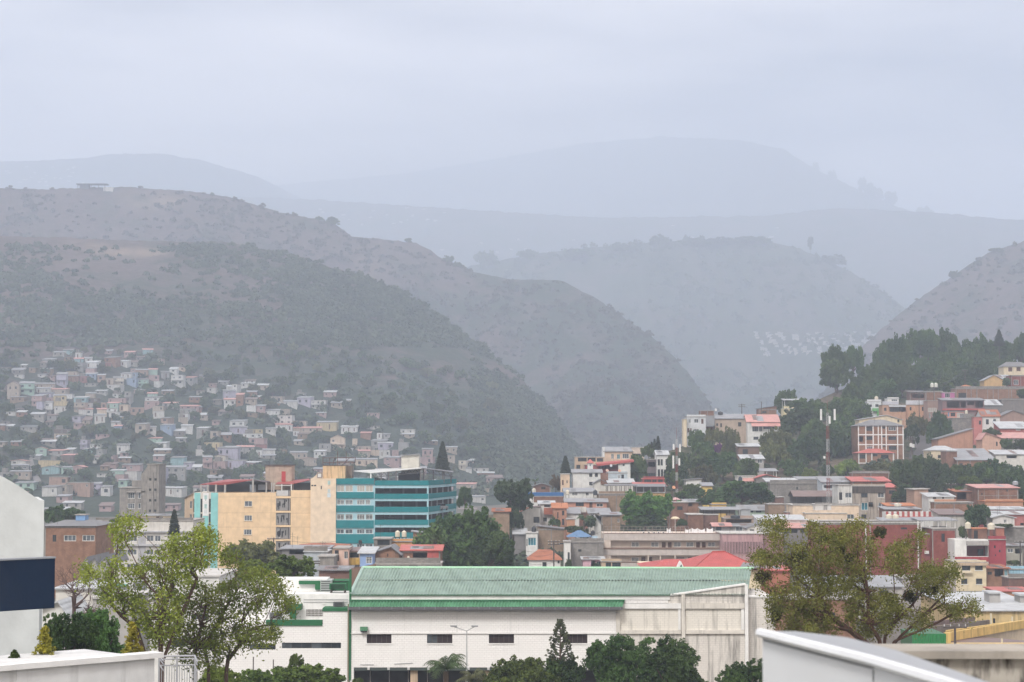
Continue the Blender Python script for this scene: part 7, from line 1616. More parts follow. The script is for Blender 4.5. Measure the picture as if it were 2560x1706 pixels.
def hill_house(i, z, X0, Y0, X1, Y1, col, rf):
    px0, px1, py0, py1 = zx(z, X0), zx(z, X1), zy(z, Y0), zy(z, Y1); h = on_hill('near', (px0+px1)/2, py1 + 3)
    D = min(h.y, 1560.) if h else 860. + (1260 - py1) * 1.2
    D = max(D, 560.); W = (px1 - px0) * D / F; H = (py1 - py0) * D / F; st = max(1, int(round(H / 3.1))); n = max(1, min(4, int(W / 3.0))); wins = []
    for s_ in range(st):
        for k in range(n):
            if rr_.random() < .22: continue
            cx = X0 + (X1 - X0) * (k + .5 + rr_.uniform(-.1, .1)) / n; ww = (X1 - X0) / n * rr_.uniform(.26, .4); sh = (Y1 - Y0) / st; y0 = Y0 + sh * (s_ + rr_.uniform(.22, .32)); dr = s_ == st - 1 and rr_.random() < .3
            wins.append((cx - ww * (.3 if dr else .5), y0, cx + ww * (.3 if dr else .5), y0 + sh * (.66 if dr else .42), 'D' if dr else rr_.choice(['d', 'd', '', 'b', 'l'])))
    dz = (Y1 - Y0) * .3
    roofs = {'tin': ('shed', Y0 - max(10, dz * .5), rr_.choice(['tin', 'tin', 'wtin', 'ptin', 'dtin'])), 'wtin': ('shed', Y0 - 16, 'wtin'), 'dtin': ('shed', Y0 - 14, 'dtin'), 'flat': ('flat', 'slab'), 'gable': ('gfront', (X0 + X1) / 2, Y0 - dz * .9, rr_.choice(['tin', 'rust', 'ptin']))}
    b = house(z, LBL[i], (X0, Y0, X1, Y1), 'brick2' if col == 'brick' else LC[col], roofs[rf], wins, D=D, dep=rr_.uniform(5.5, 8.5), yaw=rr_.uniform(-14, 14), found=4, group='houses on the left hillside', dirt=.8)
    if rr_.random() < .3 and rf == 'flat': b.part('stair_head', MB().box(b.W * .1, b.W * .5, 1, 4, b.H + .19, b.H + 2.2), wm('block'))
    if st > 1 and rr_.random() < .5: b.part('balcony', MB().box(.1, b.W - .1, -1.1, -.003, b.H * .45, b.H * .45 + .9), wm(LC[col] if col != 'brick' else 'grey'))
    return b
for i, r in enumerate(rows): hill_house(i, *r)
drape_pts = [(285, 1200), (292, 1270), (300, 1340), (330, 1420), (345, 1500)], [(318, 1200), (338, 1270), (362, 1340), (400, 1420), (420, 1500)]
V = []
for a, c in zip(*drape_pts):
    for q in (a, c): h_ = on_hill('near', zx('A', q[0]), zy('A', q[1])) or P(zx('A', q[0]), zy('A', q[1]), 880); V.append((h_.x, h_.y, h_.z + .2))
tag(ob('road', MB().add(V, [(2*i, 2*i+1, 2*i+3, 2*i+2) for i in range(4)]), mat('concrete', (.2, .19, .19), .3)), kind='structure')
# the crowd of small block houses that fills the gaps, too many to tell apart
POLY = [(0, 930), (120, 875), (230, 880), (420, 900), (480, 960), (600, 950), (830, 985), (1010, 1075), (1180, 1160), (1300, 1240), (1300, 1290), (0, 1300)]
fm = [wm('tbrick'), wm('block'), wm('lblock'), wm('brick2'), wm(LC['offwhite'], .8), wm(LC['pink'], .8), wm(LC['tan'], .8), wm(LC['grey'], .8), rmat('tin'), rmat('wtin'), rmat('rust'), rmat('slab'), DARK]
fb_ = MB(); mi = []; fr = random.Random(77); nf = 0; taken = list(ALLB)
def addf(k): mi.extend([k] * (len(fb_.f) - len(mi)))
for _ in range(5000):
    if nf >= 160: break
    x, y = fr.uniform(0, 1290), fr.uniform(880, 1290); w_, h_ = fr.uniform(16, 40) * (.75 + (y - 880) / 900), fr.uniform(8, 16) * (.75 + (y - 880) / 900)
    if not in_poly(x, y, POLY) or any(a - 2 < x + w_/2 and x - w_/2 < c + 2 and b_ + 4 < y and y - h_ < d - 4 for a, b_, c, d in taken): continue
    p = on_hill('near', x, y)
    if not p: p = P(x, y, 820.) if y > 1200 else None
    if not p: continue
    taken.append((x - w_/2, y - h_, x + w_/2, y)); k = p.y / F; W, H = w_ * k, h_ * k; dp = fr.uniform(5, 8); wk = fr.randrange(8); rk = 8 + fr.randrange(4); x0, x1, y0, z0 = p.x - W/2, p.x + W/2, p.y, p.z; nf += 1
    fb_.box(x0, x1, y0, y0 + dp, z0 - 4, z0 + H); addf(wk); rz_ = fr.uniform(.4, 1.6) if rk != 11 else .01
    fb_.slab([(x0 - .4, y0 - .5, z0 + H + .12), (x1 + .4, y0 - .5, z0 + H + .12), (x1 + .4, y0 + dp, z0 + H + .12 + rz_), (x0 - .4, y0 + dp, z0 + H + .12 + rz_)], .12); addf(rk)
    for q in range(max(1, int(W / 3))): a = x0 + W * (q + .3) / max(1, int(W / 3)); fb_.box(a, a + .9, y0 - .04, y0 + .02, z0 + H * .45, z0 + H * .45 + min(1.1, H * .4)); addf(12)
me_ = fb_.mesh('hillside_houses')
for m_ in fm: me_.materials.append(m_)
me_.polygons.foreach_set('material_index', mi); tag(ob('hillside_houses', me_), 'crowd of small block and tin houses filling the left hillside', 'houses', kind='stuff'); ALLB += taken[len(ALLB):]
# trees between those houses, told apart by the nearest house that stands alone in its look
SOLO = [INFO[v[0]] for v in used.values() if len(v) == 1]; TL = set()
def tree_label(x, y, kind):
    for r_ in sorted(SOLO, key=lambda r_: abs(r_['cx'] - x) + abs(r_['cy'] - y))[:9]:
        dx, dy = x - r_['cx'], y - r_['cy']
        if abs(dx) + abs(dy) > 180: break
        w_ = 'below' if dy > abs(dx) * .8 else ('above' if -dy > abs(dx) * .8 else ('right of' if dx > 0 else 'left of'))
        for ad in ('close ', ''):
            lb = ad + {'far': 'green', 'mid': 'leafy green', 'olive': 'olive-green'}[kind] + ' tree ' + w_ + ' the ' + base_label(r_)
            if lb not in TL: TL.add(lb); return lb, None
    return 'round green tree among the small houses of the left hillside', 'trees among the left hillside houses'
cnt = 0; tr_ = random.Random(5); spots = []
DENSE = [(0, 980, 190, 1120), (20, 1080, 90, 1160), (90, 1060, 180, 1120), (230, 1000, 300, 1100), (300, 1010, 380, 1110), (380, 1050, 480, 1160), (480, 940, 560, 1060), (560, 1000, 700, 1200), (700, 1070, 830, 1160), (620, 980, 720, 1060), (850, 1070, 960, 1160), (120, 920, 180, 960), (190, 940, 300, 1000)]
tries = 0
while len(spots) < 250 and tries < 9000:
    tries += 1
    if tr_.random() < .5: q = tr_.choice(DENSE); x, y = tr_.uniform(q[0], q[2]), tr_.uniform(q[1], q[3])
    else: x, y = tr_.uniform(0, 1230), tr_.uniform(880, 1250)
    s_ = tr_.uniform(16, 36) * (.7 + (y - 880) / 700)
    if any(a - s_ * .3 < x < c + s_ * .3 and b_ - s_ * .1 < y - s_ * .4 < d + s_ * .2 for a, b_, c, d in ALLB): continue
    if any(abs(x - u[0]) < (s_ + u[2]) * .33 and abs(y - u[1]) < (s_ + u[2]) * .25 for u in spots): continue
    h = on_hill('near', x, y)
    if not h or h.y > 1600: continue
    kd = tr_.choice(['far', 'far', 'mid', 'far', 'olive']); lb, gr = tree_label(x, y, kd); spots.append((x, y, s_)); tree('f', lb, (x - s_ * .62, y - s_, x + s_ * .62, y - s_ * .12), None, kd, 'trees among the left hillside houses', 'near', foot=y)
# faint houses across the valley and on the plateau below the mountain
SPK = {}
def speck(key, px, py, w, h, col, label, group):
    p = on_hill(key, px, py)
    if not p: return
    k = p.y / F; W, H = w * k, h * k; wl, rf = SPK.setdefault((group, label), (MB(), MB()))
    wl.box(p.x - W/2, p.x + W/2, p.y, p.y + W * .7, p.z - 2, p.z + H); rf.slab([(p.x - W*.55, p.y - .5, p.z + H + .01), (p.x + W*.55, p.y - .5, p.z + H + .01), (p.x + W*.55, p.y + W*.75, p.z + H + .9), (p.x - W*.55, p.y + W*.75, p.z + H + .9)], .25)
g = random.Random(21)
for k in range(150): q = k % 10; t_ = g.random(); speck('cross', 1885 + q * 32 + t_ * 40 + g.uniform(-6, 6), 834 + t_ * (60 - q * 3) + g.uniform(-5, 6), g.uniform(6, 13), g.uniform(3, 6), 'white', 'faint pale houses at the foot of the hazy hill', 'houses of the hazy settlement')
for k in range(44): x = 1060 + g.random() * 900; speck('plateau' if g.random() < .6 else 'cross', x, (590 if x < 1350 else 585) + g.random() * 60 - (20 if x > 1600 else 0), g.uniform(5, 11), g.uniform(2, 4.5), g.choice(['white', 'offwhite', 'cream', 'pink', 'tan']), 'faint pale houses on the plateau under the cloudy mountain', 'houses of the far plateau')
for k in range(26): speck('left_far', 10 + g.random() * 200, 418 + g.random() * 48, g.uniform(5, 9), g.uniform(2, 4), g.choice(['white', 'offwhite', 'cream', 'tan']), 'faint houses on the far misty ridge at upper left', 'houses of the far misty ridge')
for k in range(20): speck('plateau', 740 + g.random() * 380, 515 + g.random() * 50, g.uniform(5, 11), g.uniform(2, 4.5), g.choice(['white', 'offwhite', 'cream']), 'faint houses on the misty slope above the long ridge', 'houses above the long ridge')
for (grp, lab), (wl, rf) in SPK.items():
    o = ob('far_settlement', wl, wm((.5, .47, .44), .2)); tag(o, lab, 'settlement', kind='stuff'); ob('roof', rf, rmat('tin'), o)
# shelter and cut bank on top of the long ridge
p = on_hill('ridge', 228, 476) or P(228, 472, 2350)
o = ob('ridge_shelter', None, loc=p); tag(o, 'dark flat-roofed open shelter on top of the long ridge', 'shelter'); k = p.y / F
ob('roof', MB().box(-38*k, 40*k, 0, 12, 15*k, 17*k), mat('plain', (.06, .07, .09)), o); ob('back_wall', MB().box(-30*k, -6*k, 2, 10, -2, 15*k), mat('plain', (.12, .12, .14)), o); ob('low_wall', MB().box(30*k, 54*k, 1, 9, -2, 8*k), wm('offwhite'), o)
for x_ in (-34, -18, 0, 18, 34): ob('post', MB().box(x_*k - .3, x_*k + .3, .3, .9, -2, 15*k), DFRAME, o)
# lone trees along the skyline of the mountain and the far hills
ORD = ('first', 'second', 'third', 'fourth', 'fifth', 'sixth', 'seventh', 'eighth', 'ninth'); SKN = {}
def sky_tree(key, px, py, w, h, label, grp, kind='far'):
    D = None
    if grp: label = ORD[SKN.get(grp, 0)] + ' from the left, ' + label; SKN[grp] = SKN.get(grp, 0) + 1
    for dy in (2, 6, 12, 20, 30):
        q = on_hill(key, px, py + dy)
        if q: D = q.y; break
    if D: tree('f', label, (px - w/2, py - h * .85, px + w/2, py + 2), D + 5, kind, grp, key)
for x, y, w, h in ((2040, 428, 16, 26), (2078, 452, 26, 30), (2155, 478, 22, 40), (2175, 492, 30, 40), (2195, 500, 30, 36), (2228, 510, 30, 36), (2310, 540, 44, 26)): sky_tree('mountain', x, y, w, h, 'lone tree on the skyline of the cloudy mountain shoulder', 'skyline trees of the mountain')
for x, y, w, h in ((1215, 668, 60, 46), (1320, 650, 50, 30), (1450, 650, 90, 32), (1560, 628, 60, 26), (1650, 612, 50, 28), (1740, 616, 90, 24), (1800, 612, 70, 22), (1880, 612, 90, 24), (2080, 660, 70, 26)): sky_tree('cross', x, y, w, h, 'hazy tree on the low hill skyline across the valley', 'skyline trees of the low hill')
sky_tree('cross', 2026, 622, 14, 34, 'slim hazy conifer on the skyline of the low hill', None, 'tall')
for x, y, w, h in ((2390, 695, 34, 20), (2445, 662, 24, 12), (2490, 632, 36, 14)): sky_tree('right', x, y, w, h, 'small tree on the skyline of the brown hill at right', 'skyline trees of the right hill')
for x, y, w, h in ((530, 490, 12, 10), (735, 540, 10, 12), (800, 552, 22, 12), (830, 560, 36, 20), (1020, 606, 20, 12), (1120, 655, 30, 18), (1145, 668, 26, 16)): sky_tree('ridge', x, y, w, h, 'small dark tree on the skyline of the long ridge', 'skyline trees of the long ridge')
# ---------------------------------------------------------------- trees of the town and the right hillside
def T3(label, r, D=None, kind='mid', **k): return tree('h3', label, r, D, kind, **k)
T3('dense round dark tree at the foot of the spur, left of the blue tarpaulin', (-20, 500, 400, 830), 445, 'dark'); T3('low dark tree below the dense round one at the foot of the spur', (100, 800, 300, 1030), 437, 'dark')
T3('brownish bushy tree beside the cream tower house', (600, 440, 735, 600), 524, 'brownish'); T3('bright green spreading tree behind the gallery block', (1405, 640, 1950, 960), 424, 'bright'); T3('lower dark foliage tree under the bright spreading one', (1450, 850, 1900, 1010), 421, 'dark')
T3('tall dense tree between the red fascia and the timber balcony', (1478, 225, 1700, 540), 537, 'mid'); T3('rounded clipped tree on the spur beside the cream stepped house', (1622, 105, 1790, 240), 558, 'mid')
T3('dark round tree left of the antenna mast', (1882, 190, 2140, 480), 538, 'dark'); T3('bushy tree under the antenna mast', (1870, 400, 2080, 560), 520, 'mid'); T3('small dark bush below the pale dome', (2020, 930, 2140, 1010), 427, 'dark', cat='bush', name='bush')
T3('low bush right of the dark palm', (1000, 900, 1120, 1020), 436, 'mid', cat='bush', name='bush'); T3('hanging garden bush under the terracotta house', (590, 910, 720, 1010), 444, 'mid', cat='bush', name='bush'); T3('long bush below the dark palm', (780, 1010, 1000, 1090), 431, 'mid', cat='bush', name='bush')
T3('sparse bush beside the narrow white tower', (775, 1385, 850, 1480), 383, 'mid', cat='bush', name='bush'); T3('bush by the low wall of the pink lean-to', (1090, 1428, 1175, 1485), 388, 'dark', cat='bush', name='bush')
palm('h3', 'dark palm beside the orange hut', 985, 940, 115, 434, seed=4); palm('h3', 'small palm near the brick gabled hut', 440, 510, 60, 512, n=10, seed=5)
conifer('h3', 'dark conifer standing above the cream tower house', 778, 222, 58, 420, 526)
def slim(z, label, X, Y0, X1w, Y1, D): return conifer(z, label, X, Y0, X1w, Y1, D, layers=16, name='cypress')
slim('h3', 'tall slim cypress on the spur', 1815, 0, 26, 150, 572); slim('h3', 'shorter slim cypress left of the tall one', 1776, 35, 16, 150, 574); slim('h3', 'smallest pointed cypress on the spur', 1744, 70, 12, 130, 575)
def T4(label, r, D=None, kind='mid', **k): return tree('h4', label, r, D, kind, **k)
T4('light green tree below the white and grey spur house', (370, 540, 560, 720), 606, 'mid'); T4('olive green tree below the tan spur house', (540, 520, 770, 720), 604, 'olive'); T4('arching bamboo clump before the tan spur house', (760, 510, 960, 800), 596, 'olive'); T4('purple bougainvillea bush on the spur slope', (655, 680, 765, 800), 592, 'purple', cat='bush', name='bush')
T4('green tree left of the purple bougainvillea', (420, 670, 660, 860), 588, 'mid'); T4('broad tree below the purple bougainvillea', (340, 800, 620, 1010), 566, 'mid'); T4('wide dark tree right of the antenna mast', (600, 790, 960, 1040), 562, 'dark'); T4('brown-green tree in the middle of the lower slope', (420, 940, 700, 1130), 545, 'olive'); T4('light tree beside the grey house with white shed roof', (850, 870, 1160, 1090), 548, 'mid')
T4('large olive tree below the white villa', (1190, 510, 1560, 800), 600, 'olive'); T4('tall bamboo thicket right of the white villa', (1240, 680, 1560, 960), 580, 'olive'); T4('spreading dark tree right of the pinkish roof', (1440, 300, 1860, 560), 640, 'dark'); T4('dense tree below the lookout house', (1540, 180, 2000, 420), 672, 'mid'); T4('bright tree left of the lattice mast', (1640, 420, 1960, 700), 622, 'mid'); T4('big dark tree behind the lattice mast', (1880, 480, 2240, 860), 612, 'dark')
T4('tree on the crest left of the lookout house', (1370, 80, 1620, 330), 712, 'mid'); T4('dark tree below the bamboo thicket', (1500, 640, 1900, 940), 590, 'dark'); T4('tree right of the bamboo thicket foot', (1420, 880, 1700, 1060), 560, 'mid'); T4('yellow-green bush left of the lattice mast foot', (1680, 970, 1860, 1090), 545, 'lime', cat='bush', name='bush'); T4('bright yellow-green round tree right of the lattice mast', (2080, 880, 2300, 1060), 548, 'lime')
T4('small dark bush at the lattice mast', (1920, 940, 2050, 1080), 546, 'dark', cat='bush', name='bush'); T4('wide dark tree above the brick terrace', (660, 1130, 1310, 1390), 462, 'dark'); T4('low dark tree left of the wide one above the brick terrace', (480, 1220, 760, 1400), 458, 'dark'); T4('bushy tree below the tiny white and brick house', (280, 1160, 560, 1300), 478, 'mid'); T4('small bush right of the wide dark tree', (1260, 1280, 1370, 1370), 470, 'mid', cat='bush', name='bush'); T4('small tree under the tiny tin shed', (220, 1240, 420, 1330), 470, 'mid')
def T5(label, r, D=None, kind='big', **k): return tree('h5', label, r, D, kind, **k)
for lb, r, D, kd in (('rounded crest tree at the left end of the hilltop wood', (-20, 215, 270, 480), 800, 'big'), ('tall rounded crest tree second from the left end', (200, 205, 430, 500), 815, 'big'), ('lighter tree in front of the left crest trees', (-40, 360, 320, 640), 780, 'mid'), ('layered crest tree with spreading boughs', (540, 110, 920, 480), 835, 'big'), ('tallest crest tree of the hilltop wood', (860, 30, 1260, 440), 860, 'big'), ('crest tree right of the tallest one', (1180, 40, 1520, 420), 862, 'big'), ('broad crest tree left of the hilltop conifer', (1420, 110, 1800, 480), 866, 'big'), ('crest tree under the hilltop conifer', (1700, 150, 2040, 460), 864, 'big'), ('crest tree at the right edge of the hilltop wood', (2020, 85, 2260, 400), 858, 'big'),
                     ('dark tree filling the wood behind the green balcony house', (300, 400, 720, 740), 760, 'big'), ('dark tree at the middle of the hilltop wood', (640, 380, 1060, 740), 768, 'big'), ('dark tree above the pair of tanks', (960, 300, 1400, 680), 790, 'big'), ('dark tree behind the leaning power pole', (1300, 330, 1740, 660), 796, 'big'), ('dark tree left of the ochre hut', (1540, 380, 1900, 640), 792, 'big'), ('tree filling the gap above the ochre hut', (1780, 330, 2100, 560), 800, 'big'), ('mid-height tree behind the magenta house', (1060, 550, 1420, 720), 744, 'mid'), ('dark low tree left of the brick porch', (480, 560, 860, 780), 722, 'dark'), ('bright green tree left of the green balcony', (190, 610, 470, 860), 712, 'mid'), ('tree below the bright green one', (60, 760, 420, 1000), 690, 'mid'), ('dense tree left of the brick flats roof', (240, 800, 520, 1040), 676, 'mid'), ('tree left of the brick flats', (60, 920, 380, 1240), 650, 'mid'), ('dark tree left of the lower brick flats', (40, 1180, 390, 1500), 618, 'dark'), ('thin pale tree between the flats and the steep street', (890, 930, 1100, 1160), 650, 'olive'), ('round dark tree beside the steep street', (1110, 930, 1400, 1230), 625, 'dark'), ('dark shrub left of the steep street foot', (880, 1060, 1030, 1250), 615, 'dark')):
    T5(lb, r, D, kd)
conifer('h5', 'pointed conifer on the hilltop wood', 1905, 18, 62, 190, 858)
T5('garden bush left of the white house with brown windows', (1730, 1090, 1920, 1170), 600, 'mid', cat='bush', name='bush'); T5('garden shrub under the pink roof', (1915, 1210, 2060, 1320), 584, 'mid', cat='bush', name='bush'); T5('garden tree at the right edge under the pink roof', (2040, 1220, 2240, 1330), 582, 'mid'); T5('small bush on the right border near the brick wall', (2100, 665, 2240, 780), 706, 'mid', cat='bush', name='bush'); T5('small bush behind the ochre hut roof', (1945, 545, 2030, 630), 732, 'mid', cat='bush', name='bush')
def T6(label, r, D=None, kind='dark', **k): return tree('h6', label, r, D, kind, **k)
T6('yellow-green round tree left of the lower brick flats', (140, 55, 420, 240), 560, 'lime'); T6('olive tree before the lower brick flats', (510, 60, 790, 210), 548, 'olive'); T6('big dark tree left of the two above the pinkish brick house', (770, 30, 1160, 400), 508, 'big'); T6('big dark tree above the pinkish brick house', (1050, 20, 1500, 420), 512, 'big'); T6('wide dark tree over the red halls', (1430, 110, 1800, 370), 515, 'big'); T6('dark tree above the large brick building', (1700, 60, 2120, 350), 520, 'big'); T6('dark tree at the right edge above the pink roof', (2040, 100, 2420, 360), 515, 'big'); T6('bright green bush behind the grey-blue hoarding', (1600, 240, 1870, 370), 500, 'bush'); T6('dark tree below the big dark trees', (800, 330, 1080, 560), 470, 'dark'); T6('dark tree at the right border beside the brick building', (2260, 330, 2460, 590), 450, 'dark')
T6('dark round tree between the purple-brown shed and the red halls', (1655, 580, 1950, 830), 400, 'dark'); T6('pale leafed tree on the brick tower block roof', (1580, 830, 1680, 960), 377, 'mid', cat='bush', name='bush'); T6('small lime bush in front of the hoarding', (1535, 360, 1640, 420), 452, 'bush', cat='bush', name='bush'); T6('creeper hedge on the grey retaining wall', (2010, 800, 2220, 840), 391, 'mid', cat='bush', name='bush'); T6('low bush at the shabby yard house', (2150, 1230, 2330, 1290), 380, 'bush', cat='bush', name='bush')
# around the hospital
def TT(label, r, D, kind='mid', **k): return tree('T', label, r, D, kind, **k)
TT('huge dark round tree right of the hospital car park', (1890, 590, 2560, 1060), 322, 'big'); TT('lower right part tree beside the huge dark one', (2330, 760, 2700, 1080), 316, 'big'); TT('dull green tree below the peach wall', (360, 830, 810, 1060), 292, 'olive'); TT('bright green tree top beside the annex roof', (690, 945, 1060, 1130), 205, 'bush'); TT('lime tree top left of the annex roof', (420, 985, 720, 1140), 210, 'lime'); TT('small palm-like tree right of the car park', (2235, 390, 2350, 540), 455, 'dark')
conifer('T', 'tall dark conifer behind the car park roof', 2113, 12, 56, 250, 540, layers=30)
TT('garden bush behind the warehouse ridge', (1610, 1010, 1700, 1056), 266, 'mid', cat='bush', name='bush'); TT('second garden bush behind the warehouse ridge', (1720, 1010, 1810, 1056), 266, 'mid', cat='bush', name='bush')
tree('C', 'dark leafy tree at the left behind the arched building', (290, 370, 480, 490), 420, 'dark'); tree('C', 'low dark tree between the arched building and the concrete tower', (430, 385, 580, 480), 415, 'dark')
conifer('C', 'dark cypress before the off-white office block', 1187, 392, 34, 560, 330, layers=18, name='cypress')
tree('C', 'potted bush on the off-white office block roof', (745, 450, 830, 492), 386, 'mid', cat='bush', name='bush')
# row of big green trees in front of the warehouse
def TE(label, r, D, kind='big', **k): return tree('E', label, r, D, kind, **k)
TE('broad clipped green tree in front of the warehouse door', (150, 850, 720, 1150), 158, 'hedge'); TE('dense dark green tree in front of the right bays', (960, 665, 1560, 1150), 162, 'near'); TE('dense dark green tree, right half of the pair before the bays', (1330, 690, 1900, 1150), 160, 'near'); TE('green tree at the foot of the right bay column', (1880, 850, 2400, 1200), 152, 'near'); TE('small dark shrub tree under the sparse conifer', (610, 820, 920, 1100), 160, 'dark')
conifer('E', 'sparse young conifer in front of the warehouse window', 745, 525, 110, 860, 159, sparse=True, layers=16)
palm('D', 'palm in front of the warehouse shop front', 2040, 1075, 240, 160, n=24, c=(.05, .08, .03), seed=9); palm('D', 'low palm right of the street lamp', 2290, 1195, 190, 158, n=16, c=(.07, .075, .035), seed=12)
def TD(label, r, D, kind='bush', **k): return tree('D', label, r, D, kind, **k)
TD('bright green bush tree before the annex wall', (470, 1040, 1090, 1280), 150, 'bush'); TD('olive bush at the foot of the left tree', (100, 1085, 500, 1290), 140, 'bush'); TD('yellow-green bush right of the white railing', (-230, 1060, 150, 1290), 120, 'lime'); TD('sprig of taller twigs on the bright green bush', (590, 940, 720, 1090), 150, 'bush'); TD('small green bush at the warehouse corner', (1180, 1160, 1290, 1240), 152, 'bush', cat='bush', name='bush')
# left foreground
def TC(label, r, D, kind, **k): return tree('C', label, r, D, kind, **k)
TC('dense dark green tree behind the white parapet, left part', (225, 1110, 640, 1480), 100, 'near'); TC('dense dark green tree behind the white parapet, right part', (450, 1085, 870, 1480), 104, 'near')
def thuja(label, X, Y0, Y1, w, D, c, c2, seed):
    """yellowish upright garden shrub"""
    g_ = np.random.default_rng(seed); p = P(zx('C', X), zy('C', Y1), D); k = D / F / ZONES['C'][2]; H_ = (Y1 - Y0) * k; R_ = w / 2 * k; o = ob('shrub', None, loc=p); tag(o, label, 'shrub'); ob('stem', MB().bar((0, 0, -1.), (0, 0, H_ * .8), .03, 5, .01), BARK, o); C = []; Rr = []
    for i in range(120): f = g_.uniform(0, 1) ** 1.2; a = g_.uniform(0, 6.28); r_ = R_ * (1 - f * .8) * g_.uniform(.3, 1); C.append((r_*math.cos(a), r_*math.sin(a), H_ * f)); Rr.append(R_ * .25 * (1 - .5*f))
    V, Fq = leaves(np.array(C), np.array(Rr), 26, .035, up=.5, seed=seed); ob('crown', npmesh('crown', V, Fq), mat('leaf', c, 3., c2), o)
thuja('yellow-green upright shrub behind the parapet, left of the dark tree', 300, 1190, 1420, 175, 61, (.16, .16, .02), (.4, .36, .05), 31); thuja('bright yellow upright shrub near the parapet end', 900, 1165, 1360, 145, 66, (.2, .2, .02), (.46, .42, .05), 32); thuja('small dark green pointed shrub at the left edge', 98, 1352, 1430, 105, 60, (.02, .05, .012), (.06, .1, .02), 33)
# the two feathery trees that frame the view and the bare one
LF = mat('leaf', (.11, .155, .017), .7, (.28, .32, .042)); LF2 = mat('leaf', (.09, .15, .018), .7, (.24, .29, .045)); LF3 = mat('leaf', (.12, .15, .028), .6, (.27, .29, .065))
BK = mat('bark', (.1, .06, .045))
branchy('C', 'tall feathery yellow-green tree with dark branching stems', [[(745, 500), (830, 435), (965, 415), (965, 520), (905, 560), (850, 640), (790, 640)], [(500, 770), (560, 730), (650, 800), (640, 870), (560, 850)], [(700, 720), (830, 690), (860, 860), (800, 960), (690, 960), (700, 800)], [(850, 780), (960, 740), (1090, 640), (1180, 530), (1240, 560), (1260, 660), (1180, 860), (1000, 900), (900, 900)], [(1280, 540), (1380, 500), (1455, 500), (1470, 600), (1420, 760), (1260, 860), (1180, 850), (1240, 680)], [(840, 1030), (940, 960), (1030, 1040), (1020, 1170), (900, 1160)], [(640, 960), (780, 930), (900, 960), (920, 1010), (760, 1030)], [(1000, 880), (1200, 860), (1250, 1000), (1200, 1230), (1060, 1300), (960, 1140)]],
        [[(1095, 1420), (1090, 1250), (1100, 1120), (1060, 960)], [(1100, 1420), (1095, 1200), (1150, 960), (1180, 850)], [(1000, 1420), (930, 1200), (830, 1120), (760, 1040)], [(1110, 1420), (1200, 1180), (1300, 960), (1340, 860)]], 108., 2.6, 760, LF, BK, leaf=.08, per=26, clump=.62, r0=.1, seed=3)
branchy('C', 'feathery green tree with a leaning trunk before the annex', [[(1180, 900), (1300, 860), (1440, 900), (1490, 1050), (1480, 1180), (1350, 1220), (1220, 1180)], [(1480, 900), (1600, 820), (1740, 770), (1880, 830), (1960, 900), (1900, 1000), (1760, 1050), (1650, 1100), (1560, 1180), (1480, 1120)], [(1500, 1180), (1700, 1100), (1850, 1120), (1900, 1220), (1780, 1300), (1640, 1320), (1520, 1300)], [(1500, 640), (1600, 620), (1640, 720), (1560, 780), (1500, 720)], [(1110, 1160), (1220, 1150), (1240, 1260), (1130, 1330)], [(1180, 1180), (1500, 1150), (1620, 1300), (1500, 1440), (1300, 1440), (1180, 1340)], [(1850, 880), (2010, 960), (1980, 1080), (1860, 1120)]],
        [[(1330, 1440), (1330, 1330), (1370, 1180), (1400, 1050)], [(1540, 1500), (1550, 1420), (1640, 1300), (1760, 1190)], [(1420, 1470), (1390, 1330), (1490, 1150), (1560, 1020)]], 112., 2.6, 760, LF2, BK, leaf=.08, per=29, clump=.62, r0=.11, seed=8)
branchy('C', 'bare brown tree beside the navy sign', [[(375, 790), (470, 760), (600, 790), (660, 900), (600, 980), (480, 1000), (390, 900)], [(560, 1000), (700, 1040), (760, 1120), (640, 1150), (560, 1090)]], [[(500, 1150), (505, 1060), (500, 960)], [(520, 1150), (600, 1090), (660, 1080)]], 150., 2.5, 420, LF, mat('bark', (.11, .075, .07)), r0=.12, seed=4, bare=True)
branchy('r', 'wide feathery olive-green tree with fanned branches at right', [[(70, 60), (180, 40), (290, 60), (300, 130), (250, 300), (330, 330), (250, 420), (150, 440), (20, 470), (0, 350), (120, 320), (180, 220)], [(330, 280), (470, 200), (480, 60), (590, 50), (720, 160), (800, 90), (960, 60), (1040, 150), (1080, 330), (1040, 520), (900, 640), (700, 700), (480, 680), (340, 520), (290, 400)], [(1180, 330), (1300, 230), (1440, 140), (1480, 200), (1440, 330), (1360, 480), (1240, 520), (1130, 480)], [(1400, 480), (1560, 420), (1700, 390), (1760, 470), (1800, 540), (1740, 660), (1600, 720), (1440, 700), (1330, 600)], [(1620, 800), (1760, 760), (1900, 720), (1950, 780), (1880, 880), (1740, 900)], [(40, 520), (140, 500), (160, 620), (70, 640)], [(160, 640), (380, 620), (560, 700), (700, 820), (760, 980), (600, 1060), (350, 1040), (200, 960), (150, 860)], [(820, 700), (1060, 650), (1260, 700), (1320, 820), (1180, 980), (980, 1060), (860, 1000)], [(1300, 860), (1500, 820), (1560, 900), (1400, 1000)]],
        [[(1120, 1260), (1000, 1140), (850, 1020), (660, 900), (600, 740), (520, 560)], [(1130, 1260), (1100, 1100), (1010, 960), (1000, 700), (980, 520)], [(1140, 1260), (1150, 1080), (1250, 940), (1390, 800), (1450, 640)], [(1150, 1270), (1230, 1120), (1420, 1040), (1600, 960), (1780, 860)], [(1110, 1260), (850, 1040), (690, 930), (440, 850), (250, 820)], [(1145, 1265), (1280, 1080), (1480, 900), (1660, 720)]], 105., 3.0, 1300, LF3, mat('bark', (.1, .055, .04)), leaf=.062, per=52, clump=.58, r0=.09, seed=15, bias=.3)
